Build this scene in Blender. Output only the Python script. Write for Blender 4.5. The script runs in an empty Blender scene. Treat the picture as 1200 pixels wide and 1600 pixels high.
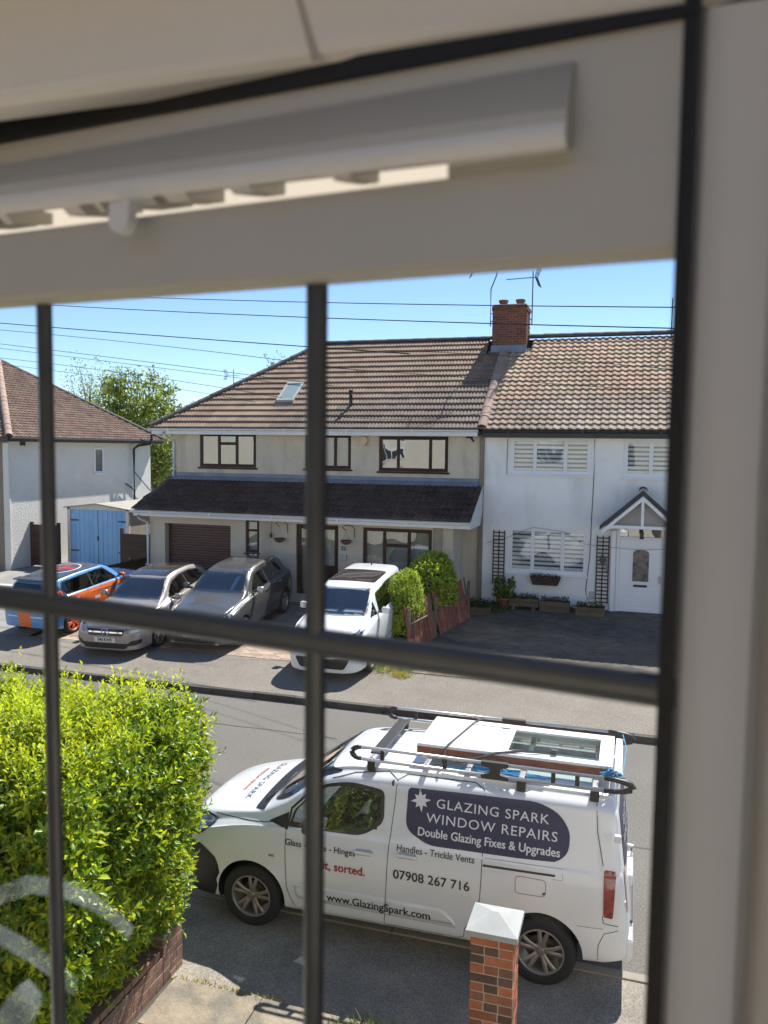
import bpy, bmesh, math, random
import numpy as np
from mathutils import Vector, Matrix, noise
from mathutils.bvhtree import BVHTree

SC = bpy.context.scene
COL = SC.collection
R_ = math.radians
random.seed(7)

# ------------------------------------------------------------------ camera
# The world is laid out along the street: +X runs along it to the right, +Y goes across it,
# Z is up, 0 is the road.  The camera stands at an upstairs window of the near row.
CAM_H, CAM_F, PITCH, ROLL, YAW = 4.98, 1250.0, R_(4.5), 0.012, R_(17.2)
def _axes():
    fw0 = np.array([-math.sin(YAW), math.cos(YAW), 0]); x = np.array([math.cos(YAW), math.sin(YAW), 0]); z = np.array([0, 0, 1.])
    f = math.cos(PITCH)*fw0 - math.sin(PITCH)*z
    u = math.sin(PITCH)*fw0 + math.cos(PITCH)*z
    return math.cos(ROLL)*x + math.sin(ROLL)*u, -math.sin(ROLL)*x + math.cos(ROLL)*u, f
XR, UR, FW = _axes()
cam = bpy.data.cameras.new('camera'); cam_o = bpy.data.objects.new('camera', cam); COL.objects.link(cam_o)
mw = Matrix.Identity(4)
for i in range(3):
    mw[i][0] = XR[i]; mw[i][1] = UR[i]; mw[i][2] = -FW[i]
mw[2][3] = CAM_H
cam_o.matrix_world = mw
cam.sensor_fit = 'HORIZONTAL'; cam.sensor_width = 36.0; cam.lens = CAM_F/1200*36
cam.clip_start = 0.01; cam.clip_end = 2000
cam.dof.use_dof = True; cam.dof.focus_distance = 13.0; cam.dof.aperture_fstop = 14.0
SC.camera = cam_o

# ------------------------------------------------------------------ light
SUN_EL, SUN_AZ = R_(54.0), R_(17.5)          # azimuth from +Y towards +X
W = bpy.data.worlds.new('World'); SC.world = W; W.use_nodes = True
nt = W.node_tree; bg = nt.nodes['Background']
sky = nt.nodes.new('ShaderNodeTexSky'); sky.sky_type = 'NISHITA'; sky.sun_disc = False
sky.sun_elevation = SUN_EL; sky.sun_rotation = SUN_AZ; sky.air_density = 0.8; sky.dust_density = 0.0; sky.ozone_density = 4.0
nt.links.new(sky.outputs[0], bg.inputs[0]); bg.inputs[1].default_value = 0.092
sun = bpy.data.lights.new('sun', 'SUN'); sun.energy = 4.5; sun.angle = R_(0.53); sun.color = (1.0, 0.955, 0.88)
sun_o = bpy.data.objects.new('sun', sun); COL.objects.link(sun_o)
sd = Vector((math.sin(SUN_AZ)*math.cos(SUN_EL), math.cos(SUN_AZ)*math.cos(SUN_EL), math.sin(SUN_EL)))
sun_o.rotation_euler = sd.to_track_quat('Z', 'Y').to_euler(); sun_o.location = (6, 20, 30)
SC.view_settings.view_transform = 'Standard'; SC.view_settings.look = 'None'
SC.view_settings.gamma = 1.0; SC.view_settings.use_curve_mapping = False
SC.view_settings.exposure = 1.04
SC.render.engine = 'CYCLES'
SC.cycles.use_denoising = True
SC.cycles.max_bounces = 8; SC.cycles.transparent_max_bounces = 24
SC.cycles.diffuse_bounces = 4; SC.cycles.glossy_bounces = 4

# ------------------------------------------------------------------ picture <-> place helpers (used only to read real positions off known planes)
C0 = np.array([0, 0, CAM_H])
def ray(px, py): return FW + XR*(px-600)/CAM_F - UR*(py-800)/CAM_F
def onY(px, py, y): r = ray(px, py); return C0 + r*y/r[1]
def onZ(px, py, z): r = ray(px, py); return C0 + r*(z-CAM_H)/r[2]
def onX(px, py, x): r = ray(px, py); return C0 + r*x/r[0]

def lin(c): return tuple(((v/255)/12.92 if v/255 <= .04045 else ((v/255+.055)/1.055)**2.4) for v in c)

# ------------------------------------------------------------------ materials
def _n(t, kind, **kw):
    n = t.nodes.new(kind)
    for k, v in kw.items():
        if k in n.inputs: n.inputs[k].default_value = v
        else: setattr(n, k, v)
    return n
MATS = {}
def M(name, col, rough=.6, var=.12, scale=6., bump=0., bscale=60., metal=0., spec=.5, coat=0., rnd=0., col2=None, c2scale=3., c2lo=.5, c2hi=.65, island=False, trans=0., streak=0., rr=(-.22, .30), macro=0., mscale=.35, grain=0., gscale=110.):
    if name in MATS: return MATS[name]
    m = bpy.data.materials.new(name); m.use_nodes = True; t = m.node_tree
    b = t.nodes['Principled BSDF']; L = t.links.new
    b.inputs['Roughness'].default_value = rough; b.inputs['Metallic'].default_value = metal
    b.inputs['Specular IOR Level'].default_value = spec; b.inputs['Coat Weight'].default_value = coat
    b.inputs['Coat Roughness'].default_value = .04
    geo = _n(t, 'ShaderNodeNewGeometry')
    nz = _n(t, 'ShaderNodeTexNoise', Scale=scale, Detail=6., Roughness=.6); L(geo.outputs['Position'], nz.inputs['Vector'])
    mr = _n(t, 'ShaderNodeMapRange'); mr.inputs['From Min'].default_value = .25; mr.inputs['From Max'].default_value = .75
    mr.inputs['To Min'].default_value = 1-var; mr.inputs['To Max'].default_value = 1+var; L(nz.outputs['Fac'], mr.inputs['Value'])
    val = mr.outputs[0]
    for amp, sc_ in ((macro, mscale), (grain, gscale)):
        if amp:
            nn = _n(t, 'ShaderNodeTexNoise', Scale=sc_, Detail=3., Roughness=.6); L(geo.outputs['Position'], nn.inputs['Vector'])
            mm = _n(t, 'ShaderNodeMapRange'); mm.inputs['From Min'].default_value = .3; mm.inputs['From Max'].default_value = .7; mm.inputs['To Min'].default_value = 1-amp; mm.inputs['To Max'].default_value = 1+amp; L(nn.outputs['Fac'], mm.inputs['Value'])
            mq = _n(t, 'ShaderNodeMath', operation='MULTIPLY'); L(val, mq.inputs[0]); L(mm.outputs[0], mq.inputs[1]); val = mq.outputs[0]
    if rnd:
        oi = _n(t, 'ShaderNodeObjectInfo') if not island else None
        src = oi.outputs['Random'] if oi else geo.outputs['Random Per Island']
        m2 = _n(t, 'ShaderNodeMapRange'); m2.inputs['To Min'].default_value = 1-rnd; m2.inputs['To Max'].default_value = 1+rnd
        L(src, m2.inputs['Value'])
        mu = _n(t, 'ShaderNodeMath', operation='MULTIPLY'); L(val, mu.inputs[0]); L(m2.outputs[0], mu.inputs[1]); val = mu.outputs[0]
    base = None
    if col2 is not None:
        n2 = _n(t, 'ShaderNodeTexNoise', Scale=c2scale, Detail=5., Roughness=.62)
        if streak:
            mp = _n(t, 'ShaderNodeMapping'); mp.inputs['Scale'].default_value = (1, 1, streak); L(geo.outputs['Position'], mp.inputs['Vector']); L(mp.outputs[0], n2.inputs['Vector'])
        else: L(geo.outputs['Position'], n2.inputs['Vector'])
        r2 = _n(t, 'ShaderNodeMapRange'); r2.inputs['From Min'].default_value = c2lo; r2.inputs['From Max'].default_value = c2hi; L(n2.outputs['Fac'], r2.inputs['Value'])
        mx = _n(t, 'ShaderNodeMix', data_type='RGBA'); mx.inputs[6].default_value = (*col, 1); mx.inputs[7].default_value = (*col2, 1)
        if rnd:
            ad = _n(t, 'ShaderNodeMath', operation='ADD'); ad.use_clamp = True
            m3 = _n(t, 'ShaderNodeMapRange'); m3.inputs['To Min'].default_value = rr[0]; m3.inputs['To Max'].default_value = rr[1]
            wn = _n(t, 'ShaderNodeTexWhiteNoise', noise_dimensions='1D'); L(src, wn.inputs['W']); L(wn.outputs['Value'], m3.inputs['Value'])
            L(r2.outputs[0], ad.inputs[0]); L(m3.outputs[0], ad.inputs[1]); L(ad.outputs[0], mx.inputs[0])
        else: L(r2.outputs[0], mx.inputs[0])
        base = mx.outputs[2]
    vm = _n(t, 'ShaderNodeVectorMath', operation='SCALE')
    if base is not None: L(base, vm.inputs[0])
    else: vm.inputs[0].default_value = col
    L(val, vm.inputs['Scale']); L(vm.outputs[0], b.inputs['Base Color'])
    if bump:
        nb = _n(t, 'ShaderNodeTexNoise', Scale=bscale, Detail=4., Roughness=.65); L(geo.outputs['Position'], nb.inputs['Vector'])
        bp = _n(t, 'ShaderNodeBump', Strength=min(1, bump*1.0), Distance=.02*bump); L(nb.outputs['Fac'], bp.inputs['Height']); L(bp.outputs[0], b.inputs['Normal'])
    if trans:
        out = t.nodes['Material Output']; tr = _n(t, 'ShaderNodeBsdfTranslucent'); mxs = _n(t, 'ShaderNodeMixShader'); mxs.inputs[0].default_value = trans
        hv = _n(t, 'ShaderNodeVectorMath', operation='MULTIPLY'); hv.inputs[1].default_value = (1.5, 1.45, .5); L(vm.outputs[0], hv.inputs[0]); L(hv.outputs[0], tr.inputs[0])
        L(b.outputs[0], mxs.inputs[1]); L(tr.outputs[0], mxs.inputs[2]); L(mxs.outputs[0], out.inputs[0])
    MATS[name] = m
    return m

def glass(name, tint=(.6, .65, .66), refl=2.0, rough=.0, wob=0., floor=0.):
    """thin pane: tinted see-through plus a Fresnel reflection"""
    if name in MATS: return MATS[name]
    m = bpy.data.materials.new(name); m.use_nodes = True; t = m.node_tree; L = t.links.new
    t.nodes.remove(t.nodes['Principled BSDF']); out = t.nodes['Material Output']
    tr = _n(t, 'ShaderNodeBsdfTransparent'); tr.inputs[0].default_value = (*tint, 1)
    gl = _n(t, 'ShaderNodeBsdfGlossy', Roughness=rough); gl.inputs[0].default_value = (1, 1, 1, 1)
    geo = _n(t, 'ShaderNodeNewGeometry'); nrm = geo.outputs['Normal']
    if wob:
        nz = _n(t, 'ShaderNodeTexNoise', Scale=1.3, Detail=1.); L(geo.outputs['Position'], nz.inputs['Vector'])
        bp = _n(t, 'ShaderNodeBump', Strength=1., Distance=wob); L(nz.outputs['Fac'], bp.inputs['Height']); L(bp.outputs[0], gl.inputs['Normal']); nrm = bp.outputs[0]
    dt = _n(t, 'ShaderNodeVectorMath', operation='DOT_PRODUCT'); L(geo.outputs['Incoming'], dt.inputs[0]); L(nrm, dt.inputs[1])
    ab = _n(t, 'ShaderNodeMath', operation='ABSOLUTE'); L(dt.outputs['Value'], ab.inputs[0])
    iv = _n(t, 'ShaderNodeMath', operation='SUBTRACT'); iv.use_clamp = True; iv.inputs[0].default_value = 1.; L(ab.outputs[0], iv.inputs[1])
    pw = _n(t, 'ShaderNodeMath', operation='POWER'); pw.inputs[1].default_value = 5.; L(iv.outputs[0], pw.inputs[0])
    mu = _n(t, 'ShaderNodeMath', operation='MULTIPLY_ADD'); mu.use_clamp = True; mu.inputs[1].default_value = .96*min(refl, 1.6); mu.inputs[2].default_value = .04*refl+floor
    L(pw.outputs[0], mu.inputs[0])
    mx = _n(t, 'ShaderNodeMixShader'); L(mu.outputs[0], mx.inputs[0]); L(tr.outputs[0], mx.inputs[1]); L(gl.outputs[0], mx.inputs[2]); L(mx.outputs[0], out.inputs[0])
    MATS[name] = m
    return m

# ------------------------------------------------------------------ mesh building
class MB:
    def __init__(s): s.v = []; s.f = []
    def add(s, vs, fs):
        o = len(s.v); s.v += [tuple(map(float, v)) for v in vs]; s.f += [tuple(i+o for i in f) for f in fs]; return s
    def box(s, x0, x1, y0, y1, z0, z1, m=None):
        vs = [(x, y, z) for z in (z0, z1) for x, y in ((x0, y0), (x1, y0), (x1, y1), (x0, y1))]
        if m is not None: vs = [m @ Vector(v) for v in vs]
        return s.add(vs, [(0, 3, 2, 1), (4, 5, 6, 7), (0, 1, 5, 4), (1, 2, 6, 5), (2, 3, 7, 6), (3, 0, 4, 7)])
    def bbox(s, x0, x1, y0, y1, z0, z1, b=.01, m=None):
        """box with chamfered edges"""
        bm = bmesh.new(); bmesh.ops.create_cube(bm, size=1)
        for v in bm.verts: v.co = Vector(((x0+x1)/2+v.co.x*(x1-x0), (y0+y1)/2+v.co.y*(y1-y0), (z0+z1)/2+v.co.z*(z1-z0)))
        b = min(b, .45*min(abs(x1-x0), abs(y1-y0), abs(z1-z0)))
        bmesh.ops.bevel(bm, geom=bm.edges[:], offset=b, segments=2, profile=.5, affect='EDGES')
        return s.bm(bm, m)
    def bm(s, bm, m=None):
        bm.verts.index_update()
        s.add([(m @ v.co if m is not None else v.co) for v in bm.verts], [tuple(x.index for x in f.verts) for f in bm.faces]); bm.free(); return s
    def prism(s, poly, axis, a, b):
        """polygon (2-d) swept along axis 0/1/2 from a to b"""
        def P(u, v, w): return {0: (w, u, v), 1: (u, w, v), 2: (u, v, w)}[axis]
        n = len(poly); vs = [P(u, v, a) for u, v in poly]+[P(u, v, b) for u, v in poly]
        fs = [tuple(range(n))[::-1], tuple(range(n, 2*n))]+[(i, (i+1) % n, n+(i+1) % n, n+i) for i in range(n)]
        return s.add(vs, fs)
    def tube(s, pts, r, n=8, cap=True):
        pts = [Vector(p) for p in pts]; rs = r if isinstance(r, (list, tuple)) else [r]*len(pts)
        up = Vector((0, 0, 1)); rings = []
        for i, p in enumerate(pts):
            d = (pts[min(i+1, len(pts)-1)]-pts[max(i-1, 0)]).normalized()
            a = d.cross(up)
            if a.length < 1e-3: a = d.cross(Vector((1, 0, 0)))
            a.normalize(); b = d.cross(a)
            rings.append([p+(a*math.cos(2*math.pi*k/n)+b*math.sin(2*math.pi*k/n))*rs[i] for k in range(n)])
        vs = [v for r_ in rings for v in r_]; fs = []
        for i in range(len(pts)-1):
            for k in range(n): fs.append((i*n+k, i*n+(k+1) % n, (i+1)*n+(k+1) % n, (i+1)*n+k))
        if cap: fs += [tuple(range(n)), tuple(range((len(pts)-1)*n, len(pts)*n))[::-1]]
        return s.add(vs, fs)
    def lathe(s, prof, n=24, m=None):
        """profile of (r, h) about local Z"""
        vs = []; fs = []
        for r, h in prof:
            for k in range(n):
                v = Vector((r*math.cos(2*math.pi*k/n), r*math.sin(2*math.pi*k/n), h)); vs.append(m @ v if m is not None else v)
        for i in range(len(prof)-1):
            for k in range(n): fs.append((i*n+k, i*n+(k+1) % n, (i+1)*n+(k+1) % n, (i+1)*n+k))
        return s.add(vs, fs)
    def mesh(s, name, mat=None, smooth=False, off=(0, 0, 0)):
        me = bpy.data.meshes.new(name)
        vs = s.v if off == (0, 0, 0) else [(v[0]-off[0], v[1]-off[1], v[2]-off[2]) for v in s.v]
        me.from_pydata(vs, [], s.f)
        if mat: me.materials.append(mat)
        if smooth: me.polygons.foreach_set('use_smooth', [True]*len(me.polygons))
        return me
    def obj(s, name, mat, parent=None, smooth=False, label=None, world=True, **kw):
        """links the mesh; coordinates are world ones unless world=False (then local to the parent)"""
        off = (0, 0, 0)
        if parent is not None and world: off = tuple(WORLD[parent.name])
        me = s.mesh(name, mat, smooth, off)
        return link(name, me, parent, label=label, **kw)

WORLD = {}
def link(name, me, parent=None, loc=(0, 0, 0), rot=None, label=None, kind=None, **kw):
    o = bpy.data.objects.new(name, me); COL.objects.link(o)
    if parent is not None: o.parent = parent
    o.location = loc
    if rot is not None: o.rotation_euler = rot
    WORLD[o.name] = tuple(np.array(WORLD.get(parent.name, (0, 0, 0)) if parent is not None else (0, 0, 0))+np.array(loc))
    if label: o['label'] = label
    if kind: o['kind'] = kind
    for k, v in kw.items(): o[k] = v
    return o
def thing(name, label, cat, loc=(0, 0, 0), rotz=0., group=None):
    o = link(name, None, None, loc, (0, 0, rotz)); o['label'] = label; o['category'] = cat
    if group: o['group'] = group
    return o
def tag(o, label, cat, group=None):
    o['label'] = label; o['category'] = cat
    if group: o['group'] = group
    return o
def dup(root, loc, rotz=None, label=None, group=None):
    def cp(o, par):
        c = o.copy(); COL.objects.link(c); c.parent = par
        for ch in list(o.children): cp(ch, c)
        return c
    kids = list(root.children); r = root.copy(); COL.objects.link(r); r.location = loc
    for ch in kids: cp(ch, r)
    if rotz is not None: r.rotation_euler = (0, 0, rotz)
    if label: r['label'] = label
    if group: r['group'] = group
    return r
def smooth_angle(o, deg=35):
    me = o.data; me.polygons.foreach_set('use_smooth', [True]*len(me.polygons))
    me.set_sharp_from_angle(angle=R_(deg))

# common materials
ASPH = M('asphalt', (.138, .126, .112), .9, .12, 1.1, .5, 200, col2=(.115, .105, .094), c2scale=.55, c2lo=.4, c2hi=.75, grain=.42, gscale=42., macro=.10, mscale=.25)
PAVE = M('pavement_asphalt', (.205, .18, .152), .92, .12, 1.7, .5, 200, col2=(.18, .16, .138), c2scale=.8, c2lo=.4, c2hi=.75, grain=.40, gscale=42., macro=.10, mscale=.3)
WHITE = M('white_upvc', (.82, .82, .83), .32, .04, 2.)
WHITEP = M('white_plastic_gutter', (.68, .69, .70), .4, .08, 3.)
BROWNF = M('brown_window_frame', (.038, .013, .009), .45, .2, 5., spec=.3)
BLACKP = M('black_plastic', (.018, .018, .02), .45, .1, 5.)
RUBBER = M('tyre_rubber', (.02, .02, .021), .8, .2, 8.)
DARK = M('dark_inside', (.012, .012, .013), .9, 0.)
MORTAR = M('mortar', (.34, .30, .25), .95, .15, 14., .4, 120)
LEAD = M('lead_flashing', (.19, .215, .26), .55, .25, 2.5, .15, 10)
METAL = M('galvanised_metal', (.35, .36, .37), .35, .1, 4., metal=.8)
# ------------------------------------------------------------------ ground
KERB_Y = 14.12
def gz(y):                       # level of the ground across the street
    if y < KERB_Y: return 0.
    if y < 21.7: return .10+(y-KERB_Y)*.0925
    return .80
def sheet(name, xs, ys, mat, dz=0., zf=gz, label=None, kind='structure', parent=None):
    mb = MB(); n = len(ys)
    vs = [(x, y, zf(y)+dz) for y in ys for x in xs]
    fs = [(j*len(xs)+i, j*len(xs)+i+1, (j+1)*len(xs)+i+1, (j+1)*len(xs)+i) for j in range(n-1) for i in range(len(xs)-1)]
    mb.add(vs, fs); return mb.obj(name, mat, parent, kind=kind)
GRASSG = M('rough_ground', (.06, .075, .035), .95, .3, 2., .5, 40)
g = MB()                         # one sheet out to the horizon
for (y0, z0), (y1, z1) in zip(((-300, -.03), (KERB_Y+.05, -.03), (KERB_Y+.2, .06), (21.7, .76), (40, .76)), ((KERB_Y+.05, -.03), (KERB_Y+.2, .06), (21.7, .76), (40, .76), (900, .70))):
    g.add([(-600, y0, z0), (600, y0, z0), (600, y1, z1), (-600, y1, z1)], [(0, 1, 2, 3)])
g.obj('ground', GRASSG, kind='structure')
NEAR_KERB = 7.62
sheet('road', (-90, -30, 0, 30, 90), (NEAR_KERB, 10, 12, KERB_Y-.001), ASPH)
NPAVE = M('near_pavement_asphalt', (.26, .23, .19), .92, .2, 2.5, .5, 200, col2=(.19, .17, .145), c2scale=1.1, c2lo=.4, c2hi=.75, grain=.42, gscale=60., macro=.12, mscale=.5)
sheet('near_pavement', (-90, -10, 0, 90), (6.25, 7.0, NEAR_KERB), NPAVE, .006)
sheet('far_pavement', (-90, -30, -10, 10, 90), (KERB_Y+.12, 15, 16.0), PAVE, .004)
# kerbs: separate stones
KST = M('kerb_stone', (.055, .05, .046), .9, .25, 3., .3, 90, rnd=.25)
kb = thing('kerb', 'dark granite kerb of single stones along the far side of the road', 'kerb', (0, KERB_Y, 0)); kb['kind'] = 'structure'; del kb['category']
km = MB().bbox(-.447, .447, 0, .125, -.05, .116, .008).mesh('kerb_stone', KST)
for i in range(34): link('kerb_stone', km, kb, (-22+i*.905, 0, random.uniform(-.006, .006)))
nk = thing('dropped_kerb', 'flush pale kerb stones between the near pavement and the road', 'kerb', (0, NEAR_KERB, 0)); nk['kind'] = 'structure'; del nk['category']
NKST = M('pale_kerb_stone', (.27, .245, .205), .9, .2, 3., .3, 90, rnd=.12)
km2 = MB().bbox(-.447, .447, -.06, .06, -.05, .022, .01).mesh('kerb_stone', NKST)
for i in range(16): link('kerb_stone', km2, nk, (-9+i*.905, 0, 0))
for (x, y, a, l) in ((-3.6, 11.2, .1, 2.2), (-7.2, 12.6, 0, 5.), (1.6, 10.3, .02, 4.)):      # old tar joints in the road
    mb = MB(); n = 14
    pts = [(x+(i/(n-1)-.5)*l*math.cos(a), y+(i/(n-1)-.5)*l*math.sin(a)+random.uniform(-.02, .02)) for i in range(n)]
    mb.add([(p[0], p[1]-.012, .004) for p in pts]+[(p[0], p[1]+.014, .004) for p in pts], [(i, i+1, n+i+1, n+i) for i in range(n-1)])
    mb.obj('road_joint', M('tar', (.05, .05, .05), .7), kind='structure')

# drives beyond the pavement
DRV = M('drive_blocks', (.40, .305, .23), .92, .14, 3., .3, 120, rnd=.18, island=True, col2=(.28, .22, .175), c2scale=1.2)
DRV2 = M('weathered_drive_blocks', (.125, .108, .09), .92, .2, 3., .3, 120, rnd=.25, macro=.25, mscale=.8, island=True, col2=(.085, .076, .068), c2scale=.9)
DRVP = M('edge_block', (.40, .33, .25), .9, .12, 3., .3, 90, rnd=.16)
JNT = M('drive_joint_sand', (.12, .105, .09), .95, .2, 6.)
def blocks(name, x0, x1, y0, y1, mat, bx=.205, by=.105, parent=None, stagger=True, skip=None):
    """drive of small paving blocks with sunk joints, joined (each far too small to pick out)"""
    vs = []; fs = []; j = 0; y = y0
    while y < y1:
        x = x0-(bx/2 if j % 2 and stagger else 0)
        while x < x1:
            if not skip or not skip(x, y):
                a, b, c, d = max(x, x0), min(x+bx-.008, x1), y, min(y+by-.008, y1)
                if b > a+.02:
                    h = .012+random.uniform(-.003, .003)
                    o = len(vs); vs += [(a, c, gz(c)+h), (b, c, gz(c)+h), (b, d, gz(d)+h), (a, d, gz(d)+h)]; fs.append((o, o+1, o+2, o+3))
            x += bx
        y += by; j += 1
    mb = MB(); mb.v = vs; mb.f = fs
    return mb.obj(name, mat, parent, kind='stuff')
sheet('drive', (-13.9, -4.7), (16.0, 18, 21.7), JNT, .006)
sheet('neighbour_drive', (-4.7, 6), (16.0, 18, 21.7), JNT, .007)
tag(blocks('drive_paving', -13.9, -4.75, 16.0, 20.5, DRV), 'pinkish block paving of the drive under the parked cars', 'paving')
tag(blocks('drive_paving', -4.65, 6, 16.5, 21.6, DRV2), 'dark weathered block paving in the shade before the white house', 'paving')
eb = MB().bbox(0, .097, -.1, .1, 0, .02, .004).mesh('paving_block', DRVP)
ep = thing('block_edging', 'sunlit tan block edging where the drive meets the far pavement', 'paving', (0, 16.0, gz(16.0)))
k = 0
for r in range(4):
    x = -4.3
    while x < 1.9 and k < 290:
        if r == 0:
            link('paving_block', eb, ep, (x, .1, .004+random.uniform(-.002, .002))); x += .105
        else:
            link('paving_block', eb, ep, (x, .255+r*.108-.108, .010+.0100*r), (0, 0, R_(90))); x += .205
        k += 1
# left: strip of sandy ground and the neighbour's forecourt
sheet('forecourt', (-60, -30, -14.1), (16.0, 18, 21.7, 30), M('forecourt_concrete', (.25, .24, .225), .92, .14, 1.5, .3, 90, col2=(.33, .29, .22), c2scale=.6), .004)
# the passage between the houses
sheet('passage', (-19.7, -13.6), (21.7, 24, 31), M('passage_concrete', (.2, .19, .18), .92, .2, 2.), .012)

# near front garden slabs (Indian sandstone)
SLAB = M('sandstone_slab', (.245, .20, .145), .85, .28, 4.2, 1., 12, rnd=.14, col2=(.15, .135, .11), c2scale=2.6, c2lo=.42, c2hi=.6, streak=1., grain=.12, gscale=40.)
patio = thing('front_path_paving', 'large riven sandstone slabs of the near front path beside the brick wall', 'paving', (0, 0, 0)); patio['kind'] = 'structure'; del patio['category']
sheet('front_garden', (-12, 6), (.2, 3, 6.25), M('slab_joint', (.075, .065, .05), .95, .2, 6., .5, 60), .004)
xb = [-3.93, -3.02, -2.13, -1.25, -.6]; 
for ci in range(4):
    y = 6.24-(.0, .05, -.0, .0)[ci]*0; first = (.62, .9, .6, .9)[ci]
    while y > 3.2:
        l = first; first = random.choice((.6, .9, .6)); a, b = xb[ci]+.008, xb[ci+1]-.008; y0 = y-l
        n = 5; mb = MB(); h0 = .028+random.uniform(-.004, .004)
        vs = [(a+(b-a)*i/n+(random.uniform(-.006, .006) if i in (0, n) else 0), y0+.008+(l-.016)*j/n, h0+random.uniform(-.0022, .0022)) for j in range(n+1) for i in range(n+1)]
        fs = [(j*(n+1)+i, j*(n+1)+i+1, (j+1)*(n+1)+i+1, (j+1)*(n+1)+i) for j in range(n) for i in range(n)]
        mb.add(vs, fs)
        edge = [i for i in range(n+1)]+[(n+1)*j+n for j in range(1, n+1)]+[(n+1)*n+i for i in range(n-1, -1, -1)]+[(n+1)*j for j in range(n-1, 0, -1)]
        lo = [(mb.v[e][0], mb.v[e][1], 0.) for e in edge]; o = len(mb.v); ne = len(edge); mb.v += lo
        mb.f += [(edge[i], o+i, o+(i+1) % ne, edge[(i+1) % ne]) for i in range(ne)]
        s = mb.obj('slab', SLAB, patio); smooth_angle(s, 40); y = y0
# ------------------------------------------------------------------ walls, windows, roofs
def wall(name, x0, x1, z0, z1, y, holes, mat, parent, t=.24, back=False):
    """front-facing wall slab (front at y) with real openings"""
    xs = sorted({x0, x1, *[v for h in holes for v in h[:2]]}); zs = sorted({z0, z1, *[v for h in holes for v in h[2:4]]})
    def solid(i, j):
        if not (0 <= i < len(xs)-1 and 0 <= j < len(zs)-1): return False
        cx, cz = (xs[i]+xs[i+1])/2, (zs[j]+zs[j+1])/2
        return not any(h[0] < cx < h[1] and h[2] < cz < h[3] for h in holes)
    mb = MB()
    for i in range(len(xs)-1):
        for j in range(len(zs)-1):
            if not solid(i, j): continue
            a, b, c, d = xs[i], xs[i+1], zs[j], zs[j+1]
            mb.add([(a, y, c), (b, y, c), (b, y, d), (a, y, d)], [(0, 1, 2, 3)])
            mb.add([(a, y+t, c), (b, y+t, c), (b, y+t, d), (a, y+t, d)], [(3, 2, 1, 0)])
            if not solid(i-1, j): mb.add([(a, y, c), (a, y, d), (a, y+t, d), (a, y+t, c)], [(0, 1, 2, 3)])
            if not solid(i+1, j): mb.add([(b, y, c), (b, y+t, c), (b, y+t, d), (b, y, d)], [(0, 1, 2, 3)])
            if not solid(i, j-1): mb.add([(a, y, c), (a, y+t, c), (b, y+t, c), (b, y, c)], [(0, 1, 2, 3)])
            if not solid(i, j+1): mb.add([(a, y, d), (b, y, d), (b, y+t, d), (a, y+t, d)], [(0, 1, 2, 3)])
    return mb.obj(name, mat, parent)

GLW = glass('window_glass', (.90, .92, .92), 1.6, .0, .012, .0)
GLD = glass('dark_window_glass', (.40, .43, .44), 4.5, .0, .012, .02)
NET = M('net_curtain', (.42, .40, .36), .9, .1, 3.)
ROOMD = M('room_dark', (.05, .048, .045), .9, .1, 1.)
BLIND = M('blind_fabric', (.80, .80, .80), .8, .03)
def window(parent, X0, X1, Z0, Z1, Y, lights, fm, name='window', sill=True, fw=.055, inner='net', glassm=None, depth=.09, label=None, hasp=None):
    """lights: list of (u0,u1,v0,v1) fractions of the opening; every light gets its sash and pane"""
    W_, H_ = X1-X0, Z1-Z0
    y = Y+depth
    mb = MB(); mb.bbox(X0, X1, y, y+.07, Z1-fw, Z1, .006); mb.bbox(X0, X1, y, y+.07, Z0, Z0+fw, .006)
    mb.bbox(X0, X0+fw, y+.001, y+.07, Z0+fw, Z1-fw, .006); mb.bbox(X1-fw, X1, y+.001, y+.07, Z0+fw, Z1-fw, .006)
    w = mb.obj(name, fm, parent, label=label)
    for (u0, u1, v0, v1) in lights:
        a, b = X0+fw+(W_-2*fw)*u0, X0+fw+(W_-2*fw)*u1; c, d = Z0+fw+(H_-2*fw)*v0, Z0+fw+(H_-2*fw)*v1
        s = fw*.8; mb = MB(); yy = y-.012
        mb.bbox(a, b, yy, yy+.05, d-s, d, .008); mb.bbox(a, b, yy, yy+.05, c, c+s, .008); mb.bbox(a, a+s, yy+.001, yy+.05, c+s, d-s, .008); mb.bbox(b-s, b, yy+.001, yy+.05, c+s, d-s, .008)
        mb.obj('casement', fm, w)
        MB().box(a+s-.005, b-s+.005, yy+.022, yy+.028, c+s-.005, d-s+.005).obj('pane', glassm or GLW, w)
        if inner == 'net': 
            mb = MB(); n = 22; yb = y+.14
            mb.add([(a+(b-a)*i/n, yb+.012*math.sin(i*2.1+a), z) for z in (c, d) for i in range(n+1)], [(i, i+1, n+2+i, n+1+i) for i in range(n)])
            mb.obj('net_curtain', NET, w, smooth=True)
        if inner == 'blind':
            pitch = .118; key = ('slat', round(b-a, 3)); 
            me = MATS.get(key)
            if me is None:
                me = MB().box(-(b-a)/2+.02, (b-a)/2-.02, 0, .004, 0, .071).mesh('blind_slat', BLIND); MATS[key] = me
            z = d-s-.075
            while z > c+.02:
                link('blind_slat', me, w, ((a+b)/2-WORLD[w.name][0], y+.05-WORLD[w.name][1], z-WORLD[w.name][2])); z -= pitch
            MB().box(a, b, y+.11, y+.113, c, d).obj('blind_mesh', M('blind_mesh', (.12, .13, .15), .9, .05), w)
    if sill:
        mb = MB(); mb.bbox(X0-.05, X1+.05, Y-.06, y+.02, Z0-.055, Z0-.003, .012); mb.obj('window_sill', fm, w)
    return w

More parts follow.
